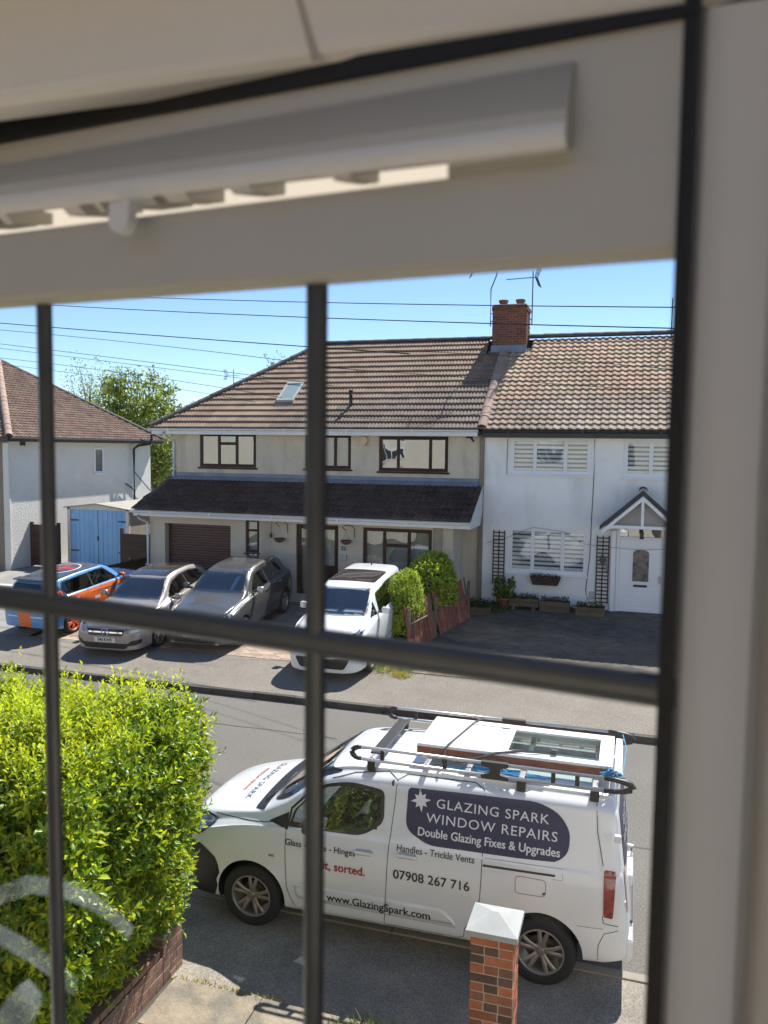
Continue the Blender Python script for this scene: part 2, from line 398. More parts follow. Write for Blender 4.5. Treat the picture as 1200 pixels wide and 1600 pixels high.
def rot_from(U, V, N):
    return Matrix((U, V, N)).transposed().to_euler()
def tile_mesh(name, w, L, mat, rolls=1, rh=.03, lift=.028, th=.02, fine=7):
    n = rolls*fine; prof = []
    for i in range(n+1):
        u = i/fine % 1.0 if i < n else 1.0
        h = rh*math.sin(math.pi*min(1, u/.62))**.75 if u < .62 else 0
        prof.append((w*i/n, h))
    vs = [(x, 0, h+lift) for x, h in prof]+[(x, L, h) for x, h in prof]+[(x, .002, h*.55+lift-th) for x, h in prof]
    m = n+1
    fs = [(i, i+1, m+i+1, m+i) for i in range(n)]+[(2*m+i, 2*m+i+1, i+1, i) for i in range(n)]
    fs += [(0, m, 2*m), (n, 2*m+n, m+n)]
    mb = MB(); mb.add(vs, fs); return mb
def tiles(parent, name, O, U, V, cols, rows, w, g, tmb, matI, matS, inside, limit, stuffname=None, jit=.004):
    O = Vector(O); U = Vector(U).normalized(); V = Vector(V).normalized(); N = U.cross(V)
    spots = []
    for r in range(rows):
        for c in range(cols):
            if inside((c+.5)*w, (r+.5)*g): spots.append((r, c))
    def pos(r, c): return O+U*(c*w)+V*(r*g)+N*.012
    key = lambda rc: (pos(*rc)-Vector((0, 0, CAM_H))).length + (0 if -900 < 0 else 0)
    spots.sort(key=key)
    me = tmb.mesh(name, matI); me.polygons.foreach_set('use_smooth', [False]*len(me.polygons))
    pw = Vector(WORLD[parent.name])
    for i, (r, c) in enumerate(spots[:limit]):
        p = pos(r, c)-pw+N*random.uniform(0, jit)
        M3 = Matrix((U, V, N)).transposed() @ Matrix.Rotation(random.uniform(-.012, .012), 3, 'Z') @ Matrix.Rotation(random.uniform(-.01, .02), 3, 'X')
        link(name, me, parent, p, M3.to_euler())
    rest = spots[limit:]
    if rest:
        tv = np.array(tmb.v); nf = len(tmb.f); B = np.array([list(U), list(V), list(N)])
        mb = MB(); allv = []; allf = []
        for (r, c) in rest:
            p = np.array(pos(r, c)+N*random.uniform(0, jit)); a = random.uniform(-.012, .012)
            t = tv.copy(); t[:, 0], t[:, 1] = tv[:, 0]-a*tv[:, 1], tv[:, 1]+a*tv[:, 0]
            o = len(allv); allv += (t @ B+p).tolist(); allf += [tuple(i+o for i in f) for f in tmb.f]
        mb.v = [tuple(v) for v in allv]; mb.f = allf
        mb.obj(stuffname or name+'s', matS, parent, kind='stuff')
def caps(parent, name, p0, p1, r, seg, mat, lift=.0, up=Vector((0, 0, 1))):
    p0, p1 = Vector(p0), Vector(p1); d = p1-p0; n = max(1, round(d.length/seg)); L = d.length/n
    X = d.normalized(); Y = up.cross(X).normalized(); Z = X.cross(Y)
    k = 8; vs = []
    for (t, rr) in ((0, r*1.06), (L+.03, r*.96)):
        for i in range(k+1):
            a = math.pi*i/k; vs.append((t, rr*math.cos(a), rr*math.sin(a)*.8))
    vs += [(0, r*.92*math.cos(math.pi*i/k), r*.92*math.sin(math.pi*i/k)*.8-.01) for i in range(k+1)]
    m = k+1; fs = [(i, i+1, m+i+1, m+i) for i in range(k)]+[(2*m+i, 2*m+i+1, i+1, i) for i in range(k)]
    mb = MB(); mb.add(vs, fs); me = mb.mesh(name, mat, True); me.set_sharp_from_angle(angle=R_(40))
    pw = Vector(WORLD[parent.name]); e = Matrix((X, Y, Z)).transposed().to_euler()
    for i in range(n): link(name, me, parent, p0+X*(L*i)+Z*(lift+random.uniform(-.004, .004))-pw, e)
def gutter(parent, x0, x1, y, z, mat, r=.06, name='gutter'):
    mb = MB(); k = 8; n = 10
    for t, rr in ((0, r), (1, r-.006)):
        pass
    vs = []
    for x in (x0, x1):
        vs += [(x, y-r+rr_*0+ -r*math.cos(math.pi*i/k)*1.0, z-r*math.sin(math.pi*i/k)) for i in range(k+1) for rr_ in (0,)]
        vs += [(x, y-r-(r-.006)*math.cos(math.pi*i/k), z-(r-.006)*math.sin(math.pi*i/k)) for i in range(k+1)]
    m = k+1; fs = []
    for i in range(k): fs += [(i, i+1, 2*m+i+1, 2*m+i), (m+i, 3*m+i, 3*m+i+1, m+i+1)]
    fs += [(0, 2*m, 3*m, m), (k, m+k, 3*m+k, 2*m+k)]+[(i, m+i, m+i+1, i+1) for i in range(k)]+[(2*m+i, 2*m+i+1, 3*m+i+1, 3*m+i) for i in range(k)]
    mb.add(vs, fs)
    x = x0+.7
    while x < x1: mb.box(x-.03, x+.03, y-2*r-.006, y, z-r-.008, z+.004); x += 1.9
    return mb.obj(name, mat, parent)

# ------------------------------------------------------------------ the pair opposite: one roof slope, two owners
EY, EZ, RY, RZ = 21.28, 5.52, 25.3, 8.40
SL = math.hypot(RY-EY, RZ-EZ); SV = ((0), (RY-EY)/SL, (RZ-EZ)/SL); run = (RY-EY)/SL
XL, XP, XE = -14.0, -3.87, 6.2
CREAM = M('cream_render', (.62, .54, .42), .92, .08, 1.2, .5, 55, col2=(.42, .36, .27), c2scale=1.5, c2lo=.5, c2hi=.75, streak=.25, macro=.06)
CREAMB = M('cream_render_lower', (.58, .51, .41), .92, .08, 1.5, .5, 55, col2=(.35, .31, .25), c2scale=1.1, c2lo=.52, c2hi=.8, streak=.4)
WHT = M('white_render', (.87, .855, .83), .9, .05, 1.5, .55, 60, col2=(.69, .665, .615), c2scale=1.6, c2lo=.52, c2hi=.78, streak=.25, macro=.04)
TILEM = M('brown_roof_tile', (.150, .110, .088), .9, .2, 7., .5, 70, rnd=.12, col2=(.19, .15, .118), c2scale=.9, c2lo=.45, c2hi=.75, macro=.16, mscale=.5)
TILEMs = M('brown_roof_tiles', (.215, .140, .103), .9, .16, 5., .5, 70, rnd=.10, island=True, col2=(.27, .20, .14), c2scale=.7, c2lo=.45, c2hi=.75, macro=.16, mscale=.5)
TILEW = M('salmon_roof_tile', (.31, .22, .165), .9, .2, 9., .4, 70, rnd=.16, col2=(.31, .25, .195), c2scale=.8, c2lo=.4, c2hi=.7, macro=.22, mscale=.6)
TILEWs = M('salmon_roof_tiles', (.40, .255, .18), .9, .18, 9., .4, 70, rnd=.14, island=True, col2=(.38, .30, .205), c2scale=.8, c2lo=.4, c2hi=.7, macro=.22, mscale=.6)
TILEP = M('dark_porch_tile', (.066, .046, .044), .75, .18, 5., .3, 70, rnd=.25, col2=(.09, .06, .052), c2scale=1.8, spec=.25)
TILEPs = TILEP
CAPM = M('ridge_tile', (.10, .082, .078), .85, .15, 5., .3, 50, rnd=.1)
CAPW = M('party_cap_tile', (.34, .235, .185), .85, .15, 5., .3, 50, rnd=.1)
DECK = M('roof_deck', (.05, .04, .035), .95, .1)

mid = thing('house', 'cream rendered semi-detached house with brown windows and a dark tiled lean-to across its front', 'house', (-8.8, 21.7, .8))
whi = thing('house', 'white rendered house with striped window blinds and a gabled canopy over its white door', 'house', (1.2, 21.7, .8))

# --- middle house, upper storey
mb_holes = [(-12.62, -10.73, 4.375, 5.40), (-9.15, -7.73, 4.385, 5.385), (-6.89, -4.88, 4.355, 5.345)]
wall('wall', -13.55, -3.99, 3.6, 5.50, 21.7, mb_holes, CREAM, mid)
mb = MB(); mb.box(-13.549, -13.31, 21.94, 29.0, .8, 5.5); mb.box(-13.55, XP, 29.0, 29.24, .8, 5.5)
mb.obj('side_wall', CREAM, mid)
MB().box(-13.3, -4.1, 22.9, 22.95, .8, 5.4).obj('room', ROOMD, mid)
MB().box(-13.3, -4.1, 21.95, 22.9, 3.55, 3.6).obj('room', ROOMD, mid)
# party strip between the two houses
MB().bbox(-3.985, -3.875, 21.62, 21.9, .8, 5.44, .01).obj('party_pilaster', M('party_strip', (.25, .205, .15), .95, .25, 4., .4, 60), mid)
w = window(mid, -12.62, -10.73, 4.375, 5.40, 21.7, [(0, .333, 0, 1), (.333, .667, 0, .72), (.333, .667, .72, 1), (.667, 1, 0, 1)], BROWNF, depth=.03, inner='net', glassm=GLD)
w = window(mid, -9.15, -7.73, 4.385, 5.385, 21.7, [(0, .335, 0, 1), (.335, .67, 0, 1), (.67, 1, 0, 1)], BROWNF, depth=.03, inner='net')
w = window(mid, -6.89, -4.88, 4.355, 5.345, 21.7, [(0, .27, 0, 1), (.27, .76, 0, 1), (.76, 1, 0, 1)], BROWNF, depth=.03, inner=None, glassm=GLD)
# --- ground-floor extension
LY = 20.42; LX1 = -4.42
lo_holes = [(-13.05, -10.9, .95, 2.745), (-10.43, -10.0, 2.0, 2.965), (-8.88, -7.62, .92, 2.88), (-6.91, -4.99, 1.55, 2.865)]
gzl = gz(LY)
wall('wall', -13.55, LX1, gzl-.05, 3.05, LY, lo_holes, CREAMB, mid)
MB().box(-13.55, -13.31, LY+.24, 21.7, gzl-.05, 3.05).obj('side_wall', CREAMB, mid); MB().box(LX1-.24, LX1, LY+.24, 21.7, gzl-.05, 3.05).obj('side_wall', CREAMB, mid)
wall('wall', LX1, -3.99, .75, 3.6, 21.7, [], CREAMB, mid)
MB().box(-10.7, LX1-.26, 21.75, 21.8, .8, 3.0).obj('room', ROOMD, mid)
MB().box(-4.95, -4.72, LY-.05, LY, gzl, 3.0).obj('pilaster', M('stained_render', (.33, .29, .23), .93, .2, 3., .4, 60), mid)
# garage door with separate slats
gd = MB().box(-13.05, -12.97, LY+.2, LY+.24, .95, 2.745).box(-10.98, -10.9, LY+.2, LY+.24, .95, 2.745).box(-12.97, -10.98, LY+.201, LY+.239, 2.69, 2.745).obj('garage_door', M('maroon_door_guide', (.06, .02, .018), .4), mid)
MARO = M('maroon_slat', (.075, .022, .02), .42, .12, 3.)
sl = MB().prism([(.0, .0), (-.012, .008), (-.014, .035), (-.01, .066), (0, .072)], 0, -1.0, 1.0).mesh('door_slat', MARO)
z = .955
while z < 2.70:
    link('door_slat', sl, gd, (-11.975+8.8, LY+.225-21.7, z-.8)); z += .0765
MB().box(-13.05, -10.9, LY+.23, LY+.25, .95, 2.745).obj('door_backing', DARK, gd)
window(mid, -10.43, -10.0, 2.0, 2.965, LY, [(0, 1, 0, .68), (0, 1, .68, 1)], BROWNF, depth=.03, fw=.045)
window(mid, -6.91, -4.99, 1.55, 2.865, LY, [(0, .30, 0, 1), (.30, .68, 0, .66), (.30, .68, .66, 1), (.68, 1, 0, 1)], BROWNF, depth=.05, inner='net')
# front door and side light
fd = window(mid, -8.88, -7.62, .92, 2.88, LY, [(0, .3, 0, 1), (.32, 1, 0, 1)], BROWNF, name='front_door', sill=False, depth=.08, fw=.075)
MB().bbox(-8.45, -7.7, LY+.06, LY+.1, 1.0, 1.75, .01).obj('door_panel', BROWNF, fd)
# lean-to roof
PY0, PZ0, PY1, PZ1 = 19.98, 3.14, 21.7, 4.02
mb = MB(); mb.add([(-13.78, PY0, PZ0), (-3.90, PY0, PZ0), (-3.99, PY1-.004, PZ1), (-13.52, PY1-.004, PZ1), (-13.78, PY0, PZ0-.14), (-3.90, PY0, PZ0-.14), (-3.99, PY1-.004, PZ0-.14), (-13.52, PY1-.004, PZ0-.14)],
    [(0, 1, 2, 3), (0, 4, 5, 1), (1, 5, 6, 2), (3, 7, 4, 0), (4, 7, 6, 5)])
pr = mb.obj('lean_to_roof', DECK, mid)
pl = math.hypot(PY1-PY0, PZ1-PZ0); pv = (0, (PY1-PY0)/pl, (PZ1-PZ0)/pl)
tiles(pr, 'roof_tile', (-13.78, PY0-.06, PZ0-.01), (1, 0, 0), pv, 33, 6, .30, .295, tile_mesh('roof_tile', .302, .34, TILEP, 2, .040, .065, .058, 5), TILEP, TILEPs,
      lambda a, b: b < pl-.04 and a < 9.87 and a > b*.16, 300)
MB().prism([(PY1-.22, PZ1-.085+.05), (PY1-.001, PZ1+.02+.05), (PY1-.001, PZ1+.18), (PY1-.02, PZ1+.18), (PY1-.03, PZ1+.08)], 0, -13.56, -4.0).obj('lead_flashing', LEAD, pr)
caps(pr, 'hip_tile', (-13.80, PY0, PZ0+.02), (-13.55, PY1, PZ1+.02), .09, .42, CAPM)
MB().box(-13.8, -3.9, PY0-.02, PY0+.0, PZ0-.17, PZ0-.0).obj('fascia', WHITEP, pr)
gutter(pr, -13.85, -3.88, PY0-.024, PZ0-.02, WHITEP)
MB().box(-13.5, -3.95, PY0+.002, LY, PZ0-.17, PZ0-.155).obj('soffit', M('soffit', (.50, .49, .46), .6), pr)
MB().prism([(PY0-.03, PZ0-.18), (PY0-.03, PZ0), (PY1-.005, PZ1+.02), (PY1-.005, PZ1-.55), (PY1-.35, PZ0-.18)], 0, -3.899, -3.878).obj('gable_board', WHITEP, pr)
# downpipes
def pipe(parent, pts, r, mat, name='downpipe', clips=()):
    mb = MB().tube(pts, r, 10)
    for (x, y, z) in clips: mb.box(x-r-.02, x+r+.02, y-r-.01, y+r+.03, z-.02, z+.02)
    return mb.obj(name, mat, parent, smooth=True)
pipe(mid, [(-13.62, 19.90, 3.0), (-13.62, 19.98, 2.9), (-13.58, 20.34, 2.75), (-13.58, 20.35, 2.6), (-13.58, 20.35, gzl)], .036, WHITEP, clips=[(-13.58, 20.35, z) for z in (2.4, 1.5)])
pipe(mid, [(-13.58, 21.2, 5.42), (-13.58, 21.3, 5.3), (-13.5, 21.64, 5.15), (-13.5, 21.65, 5.0), (-13.5, 21.65, 4.05)], .036, WHITEP, clips=[(-13.5, 21.65, z) for z in (4.9, 4.3)])

# --- middle main roof
def slope_deck(name, poly, parent):
    return MB().add(poly, [tuple(range(len(poly)))]).obj(name, DECK, parent)
apx = XL+4.0
mb = MB(); mb.add([(XL, EY, EZ), (XP, EY, EZ), (XP, RY, RZ), (apx, RY, RZ), (XL, 2*RY-EY, EZ), (XP, 2*RY-EY, EZ)], [(0, 1, 2, 3), (0, 3, 4), (4, 3, 2, 5), (0, 4, 5, 1)])
mr = mb.obj('roof', DECK, mid)
tiles(mr, 'roof_tile', (XL, EY-.06, EZ), (1, 0, 0), SV, 34, 16, .30, .31, tile_mesh('roof_tile', .302, .36, TILEM, 3, .024, .055, .048, 4), TILEM, TILEMs,
      lambda a, b: b < SL-.02 and a > b*run*1.0-.16 and a < XP-XL-.05 and not (a > 9.62 and b > 4.15), 110)
caps(mr, 'hip_tile', (XL-.05, EY-.05, EZ+.05), (apx, RY, RZ+.06), .13, .42, CAPM)
caps(mr, 'ridge_tile', (apx, RY, RZ+.05), (-4.25, RY, RZ+.05), .13, .44, CAPM)
MB().box(XL-.02, XP-.12, EY-.02, EY, EZ-.17, EZ+.0).obj('fascia', WHITEP, mr)
MB().box(XL-.02, XP-.12, EY, 21.7, EZ-.17, EZ-.15).obj('soffit', M('soffit', (.50, .49, .46), .6), mr)
MB().box(XL-.02, XL, EY, 29.2, EZ-.17, EZ).obj('fascia', WHITEP, mr)
gutter(mr, XL-.08, XP-.1, EY-.024, EZ+.0, WHITEP, .058)
# skylight
sk = MB(); VV = Vector(SV); UU = Vector((1, 0, 0)); NN = UU.cross(VV)
q = onY(457, 603, 22.6); bpos = Vector((-11.46, EY, EZ))
def plane_pt(px, py):            # a point of the front slope
    r = ray(px, py); t = ((EZ-CAM_H)-(RZ-EZ)/(RY-EY)*EY)/(r[2]-(RZ-EZ)/(RY-EY)*r[1]); return Vector(C0+r*t)
c = plane_pt(455, 618)
Rm = Matrix((UU, VV, NN)).transposed().to_4x4(); Rm.translation = c
skl = MB().bbox(-.28, .28, -.52, -.44, 0, .17, .01, Rm).bbox(-.28, .28, .44, .52, 0, .17, .01, Rm).bbox(-.28, -.22, -.44, .44, 0, .165, .01, Rm).bbox(.22, .28, -.44, .44, 0, .165, .01, Rm).obj('skylight', M('skylight_frame', (.42, .44, .42), .5, .15, 5.), mr)
MB().box(-.23, .23, -.45, .45, .135, .145, Rm).obj('pane', M('skylight_glass', (.30, .36, .35), .06, .1, 2., spec=1.0), skl)
MB().box(-.31, .31, -.70, -.5, .06, .09, Rm).obj('apron_flashing', LEAD, skl)
# soil vent pipe with slate
vp = plane_pt(548, 640)
MB().tube([vp-Vector((0, 0, .1)), vp+Vector((0, 0, .5))], .05, 12).tube([vp+Vector((0, 0, .42)), vp+Vector((0, 0, .56))], .062, 12).obj('vent_pipe', BLACKP, mr, smooth=True)
Rm.translation = vp
MB().box(-.2, .2, -.32, .2, .045, .06, Rm).obj('pipe_flashing', LEAD, mr)
# alarm box, bracket lamp
mb = MB(); k = 6; pos = (-7.32, 21.66, 5.22)
mb.prism([(pos[0]+.12*math.cos(math.pi/3*i), pos[2]+.125*math.sin(math.pi/3*i)) for i in range(6)], 1, pos[1]-.05, pos[1]+.039)
mb.bbox(-7.38, -7.26, 21.6, 21.69, 5.06, 5.11, .01)
mb.obj('alarm_box', M('alarm_box', (.62, .47, .32), .5, .1), mid)
MB().bbox(-4.36, -4.2, 21.55, 21.7, 5.30, 5.36, .01).tube([(-4.25, 21.68, 5.4), (-4.25, 21.5, 5.35), (-4.12, 21.42, 5.22)], .03, 8).obj('security_lamp', BLACKP, mid)
# house number plaques
mb = MB().bbox(-7.55, -7.37, LY-.02, LY-.001, 2.19, 2.34, .004); npl = mb.obj('number_plaque', M('plaque', (.42, .42, .43), .4), mid)
MB().bbox(-7.54, -7.36, LY-.06, LY-.001, 1.93, 2.09, .008).obj('letter_plate', M('plaque', (.42, .42, .43), .4), mid)

def text_mesh(s, size, bold=0., space=1.0, xs=1.0, align='CENTER'):
    cu = bpy.data.curves.new('t', 'FONT'); cu.body = s; cu.size = size; cu.align_x = align; cu.align_y = 'CENTER'; cu.offset = bold; cu.space_character = space
    cu.resolution_u = 3
    o = bpy.data.objects.new('t', cu); COL.objects.link(o)
    dg = bpy.context.evaluated_depsgraph_get(); me = bpy.data.meshes.new_from_object(o.evaluated_get(dg))
    bpy.data.objects.remove(o); bpy.data.curves.remove(cu)
    vs = [(v.co.x*xs, v.co.y) for v in me.vertices]; fs = [tuple(p.vertices) for p in me.polygons]
    bpy.data.meshes.remove(me); return vs, fs
vs, fs = text_mesh('22', .13, .006)
MB().add([(-7.46+u, LY-.024, 2.262+v) for u, v in vs], fs).obj('number', BLACKP, npl)

# --- white house
wh_holes = [(-3.17, -1.04, 4.345, 5.34), (-.23, 1.95, 4.32, 5.31), (-3.16, -1.06, 1.68, 2.92), (-.33, .93, .70, 3.06), (2.3, 4.4, 1.7, 2.9)]
wall('wall', -3.87, 6.0, .70, 5.45, 21.7, wh_holes, WHT, whi)
mb = MB(); mb.box(5.76, 6.0, 21.94, 29.0, .7, 5.45); mb.box(XP+.01, 6.0, 29.0, 29.24, .7, 5.45); mb.add([(6.0, EY+.4, EZ-.1), (6.0, 2*RY-EY-.4, EZ-.1), (6.0, RY, RZ-.2)], [(0, 1, 2)]); mb.obj('side_wall', WHT, whi)
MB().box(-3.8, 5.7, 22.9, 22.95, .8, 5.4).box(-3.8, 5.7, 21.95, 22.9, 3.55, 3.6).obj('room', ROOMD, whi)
three = [(0, .30, 0, 1), (.30, .70, 0, 1), (.70, 1, 0, 1)]
for (a, b, c_, d_) in (wh_holes[0], wh_holes[1], wh_holes[2], wh_holes[4]):
    window(whi, a, b, c_, d_, 21.7, three, WHITE, depth=.02, inner='blind', fw=.06)
# door
dw = MB().bbox(-.33, -.25, 21.66, 21.78, .70, 3.06, .01).bbox(.85, .93, 21.66, 21.78, .70, 3.06, .01).bbox(-.25, .85, 21.66, 21.78, 2.98, 3.06, .01).bbox(-.25, .85, 21.66, 21.78, 2.70, 2.78, .01).obj('front_door', WHITE, whi)
dl = MB().bbox(-.25, .85, 21.70, 21.76, .72, 2.70, .008)
dl.bbox(-.11, .71, 21.688, 21.70, 1.38, 1.42, .003); dl.bbox(-.11, .71, 21.688, 21.70, .86, .90, .003); dl.bbox(-.11, -.07, 21.688, 21.70, .9, 1.38, .003); dl.bbox(.67, .71, 21.688, 21.70, .9, 1.38, .003)
dl.bbox(.02, .6, 21.69, 21.70, .98, 1.12, .003); dl.bbox(.02, .6, 21.69, 21.70, 1.18, 1.32, .003)
dlo = dl.obj('door_leaf', WHITE, dw)
def arch(cx, z0, z1, w_, n=10, grow=0):
    r = w_/2+grow; return [(cx-r, z0-grow), (cx+r, z0-grow)]+[(cx+r*math.cos(math.pi*i/n), z1+.55*r*math.sin(math.pi*i/n)) for i in range(n+1)]
MB().prism(arch(.29, 1.62, 2.35, .40, grow=.035), 1, 21.685, 21.70).obj('glazing_bead', WHITE, dw)
MB().prism(arch(.29, 1.62, 2.35, .40), 1, 21.680, 21.684).obj('leaded_light', M('leaded_light', (.16, .15, .13), .15, .35, 9., col2=(.03, .03, .03), c2scale=7.), dw)
MB().bbox(.12, .46, 21.68, 21.7, 1.47, 1.53, .004).obj('letterbox', BLACKP, dw)
MB().box(-.25, .85, 21.715, 21.722, 2.78, 2.98).obj('fanlight', GLD, dw)
MB().bbox(.75, .79, 21.62, 21.69, 1.6, 1.78, .008).obj('door_handle', METAL, dw)
MB().bbox(-.47, -.335, 21.6, 21.7, .70, 2.95, .02).obj('porch_side', WHITE, whi)
MB().bbox(-.58, -.53, 21.56, 21.6, 1.85, 2.15, .005).obj('doorbell', M('bell', (.2, .2, .22), .3), whi)
# canopy
cn = MB(); cx, pz, hw, ez = .28, 3.99, 1.0, 3.10
ROOFC = M('canopy_tile', (.035, .036, .042), .55, .2, 6., .3, 60)
for s in (-1, 1):
    cn.add([(cx, 20.92, pz), (cx+s*hw, 20.92, ez), (cx+s*hw, 21.7, ez), (cx, 21.7, pz), (cx, 20.92, pz-.07), (cx+s*hw, 20.92, ez-.07), (cx+s*hw, 21.7, ez-.07), (cx, 21.7, pz-.07)],
           [(0, 1, 2, 3), (4, 7, 6, 5), (0, 4, 5, 1), (1, 5, 6, 2), (3, 2, 6, 7)])
cn = cn.obj('door_canopy', ROOFC, whi)
for s in (-1, 1):
    L_ = math.hypot(hw, pz-ez); U_ = Vector((0, -s, 0)) ; V_ = Vector((-s*hw/L_, 0, (pz-ez)/L_))
    O_ = (cx+s*hw, 21.7 if s > 0 else 20.92, ez)
    tiles(cn, 'canopy_tile', O_, U_, V_, 4, 6, .195, .22, tile_mesh('canopy_tile', .197, .25, ROOFC, 1, .02, .022, .018, 5), ROOFC, ROOFC, lambda a, b: b < L_, 99)
caps(cn, 'ridge_tile', (cx, 20.9, pz+.03), (cx, 21.7, pz+.03), .1, .4, ROOFC)
for s in (-1, 1):
    MB().prism([(cx, pz-.10), (cx+s*(hw-.03), ez-.10), (cx+s*(hw-.03), ez-.20), (cx, pz-.22)], 1, 20.93, 20.975).obj('bargeboard', WHITE, cn)
    MB().prism([(cx, pz+.035), (cx+s*(hw+.03), ez+.01), (cx+s*(hw+.03), ez-.10), (cx, pz-.095)], 1, 20.895, 20.925).obj('verge_tile', ROOFC, cn)
MB().bbox(cx-.035, cx+.035, 20.935, 20.99, 3.12, pz-.2, .006).obj('king_post', WHITE, cn)
MB().bbox(cx-.8, cx+.8, 20.94, 20.99, 3.05, 3.13, .006).bbox(cx-.85, cx-.78, 20.99, 21.7, 3.02, 3.12, .006).bbox(cx+.78, cx+.85, 20.99, 21.7, 3.02, 3.12, .006).obj('tie_beam', WHITE, cn)
MB().prism([(cx-.8, 3.12), (cx+.8, 3.12), (cx, 3.86)], 1, 21.3, 21.32).obj('canopy_infill', M('infill', (.5, .48, .44), .8), cn)
MB().tube([(cx, 21.0, 3.06), (cx, 21.0, 2.98)], .012, 6).bbox(cx-.05, cx+.05, 20.95, 21.05, 2.80, 2.98, .012).obj('porch_lantern', BLACKP, cn)
# roof of the white house
mb = MB(); mb.add([(XP, EY, EZ), (XE, EY, EZ), (XE, RY, RZ), (XP, RY, RZ), (XP, 2*RY-EY, EZ), (XE, 2*RY-EY, EZ)], [(0, 1, 2, 3), (4, 3, 2, 5), (0, 4, 5, 1)])
wr = mb.obj('roof', DECK, whi)
tiles(wr, 'roof_tile', (XP+.03, EY-.05, EZ-.01), (1, 0, 0), SV, 50, 21, .2, .243, tile_mesh('roof_tile', .202, .29, TILEW, 1, .036, .046, .046, 6), TILEW, TILEWs,
      lambda a, b: b < SL-.02 and a > .05 and not (a < .72 and b > 4.15), 300)
caps(wr, 'ridge_tile', (-3.2, RY, RZ+.06), (XE, RY, RZ+.06), .15, .44, CAPM)
caps(wr, 'party_cap', (XP-.0, EY-.08, EZ+.06), (XP+.0, 24.55, EZ+(24.55-EY)*(RZ-EZ)/(RY-EY)+.06), .13, .45, CAPW)
BLKG = M('black_gutter', (.02, .02, .022), .4)
MB().box(XP+.02, XE, EY-.02, EY, EZ-.2, EZ-.01).obj('fascia', BLKG, wr)
gutter(wr, XP+.02, XE, EY-.024, EZ-.02, BLKG, .055)
MB().box(XP+.02, XE, EY, 21.7, EZ-.2, EZ-.18).obj('soffit', M('soffit', (.50, .49, .46), .6), wr)

# --- brickwork helper
BRK = M('red_brick', (.27, .105, .062), .92, .22, 12., .4, 90, rnd=.22, col2=(.12, .075, .065), c2scale=6., c2lo=.45, c2hi=.6)
BRKC = M('chimney_brick', (.20, .066, .042), .92, .2, 10., .4, 70, rnd=.25, col2=(.10, .05, .04), c2scale=5., c2lo=.5, c2hi=.7)
BM = {}
def brick_me(l, w_, h, mat):
    k = (round(l, 4), round(w_, 4), round(h, 4), mat.name)
    if k not in BM: BM[k] = MB().bbox(-l/2, l/2, -w_/2, w_/2, 0, h, .004).mesh('brick', mat) if l > .05 else MB().box(-l/2, l/2, -w_/2, w_/2, 0, h).mesh('brick', mat)
    return BM[k]
def brick_run(parent, x0, x1, y0, y1, z0, z1, mat, faces='all', course=.075, sk=0.):
    """bricks of a rectangular shaft or wall, laid singly round a mortar core; long side first, half bond"""
    B, Wd, Hh, J = .215, .1025, .065, .010
    pw = WORLD[parent.name]; n = int(round((z1-z0)/course))
    def put(cx, cy, cz, l, rz): link('brick', brick_me(l, Wd, Hh, mat), parent, (cx-pw[0]+random.uniform(-.0015, .0015), cy-pw[1]+random.uniform(-.0015, .0015), cz-pw[2]), (0, 0, rz+random.uniform(-.004, .004)))
    for j in range(n):
        z = z0+j*course
        for (axis, fixed, a, b, on) in (('x', y0+Wd/2, x0, x1, 'f' in faces or faces == 'all'), ('x', y1-Wd/2, x0, x1, 'b' in faces or faces == 'all'), ('y', x0+Wd/2, y0, y1, 'l' in faces or faces == 'all'), ('y', x1-Wd/2, y0, y1, 'r' in faces or faces == 'all')):
            if not on: continue
            lead = (j % 2 == 0) == (axis == 'x')          # alternate which face owns the corner
            lo, hi = (a, b) if lead else (a+Wd+J, b-Wd-J)
            if hi-lo < .05: continue
            cnt = max(1, round((hi-lo+J)/(B+J))) if hi-lo > .16 else 1
            ln = (hi-lo-(cnt-1)*J)/cnt
            if lead and hi-lo < .36 and hi-lo > .3:       # header + stretcher
                ls = [.1075, hi-lo-.1075-J] if (j//2) % 2 == 0 or True else [hi-lo-.1075-J, .1075]
                if axis == 'x' and j % 4 < 2: ls = ls[::-1]
            elif lead and cnt > 2: ls = [ln]*cnt
            else: ls = [ln]*cnt
            p = lo
            for l in ls:
                c_ = p+l/2
                if axis == 'x': put(c_, fixed, z, l, 0)
                else: put(fixed, c_, z, l, math.pi/2)
                p += l+J
# --- chimney
chim = MB().box(-4.235, -3.225, 24.69, 25.61, 7.6, 9.40).obj('chimney', MORTAR, wr)
# bricks hang as sub-parts of the chimney's roof part would be a level too deep, so the chimney is a part of the house
bpy.data.objects.remove(chim)
chim = MB().box(-4.235, -3.225, 24.715, 25.61, 7.6, 9.34).obj('chimney', MORTAR, whi, label='shared red brick chimney stack with two squat pots')
brick_run(chim, -4.25, -3.21, 24.70, 25.62, 7.80, 9.225, BRKC, 'flr')
brick_run(chim, -4.27, -3.19, 24.68, 25.64, 9.225, 9.375, BRKC, 'flr')
MB().bbox(-4.24, -3.22, 24.71, 25.6, 9.372, 9.42, .02).obj('mortar_cap', MORTAR, chim)
for x in (-3.98, -3.46):
    MB().lathe([(.0, .0), (.13, 0), (.12, .12), (.15, .14), (.15, .2), (.11, .2), (.1, .05)], 16, Matrix.Translation((x, 25.1, 9.4))).obj('chimney_pot', M('pot', (.2, .085, .06), .9, .2, 5.), chim, smooth=True)
def zroof(y): return EZ+(y-EY)*(RZ-EZ)/(RY-EY)
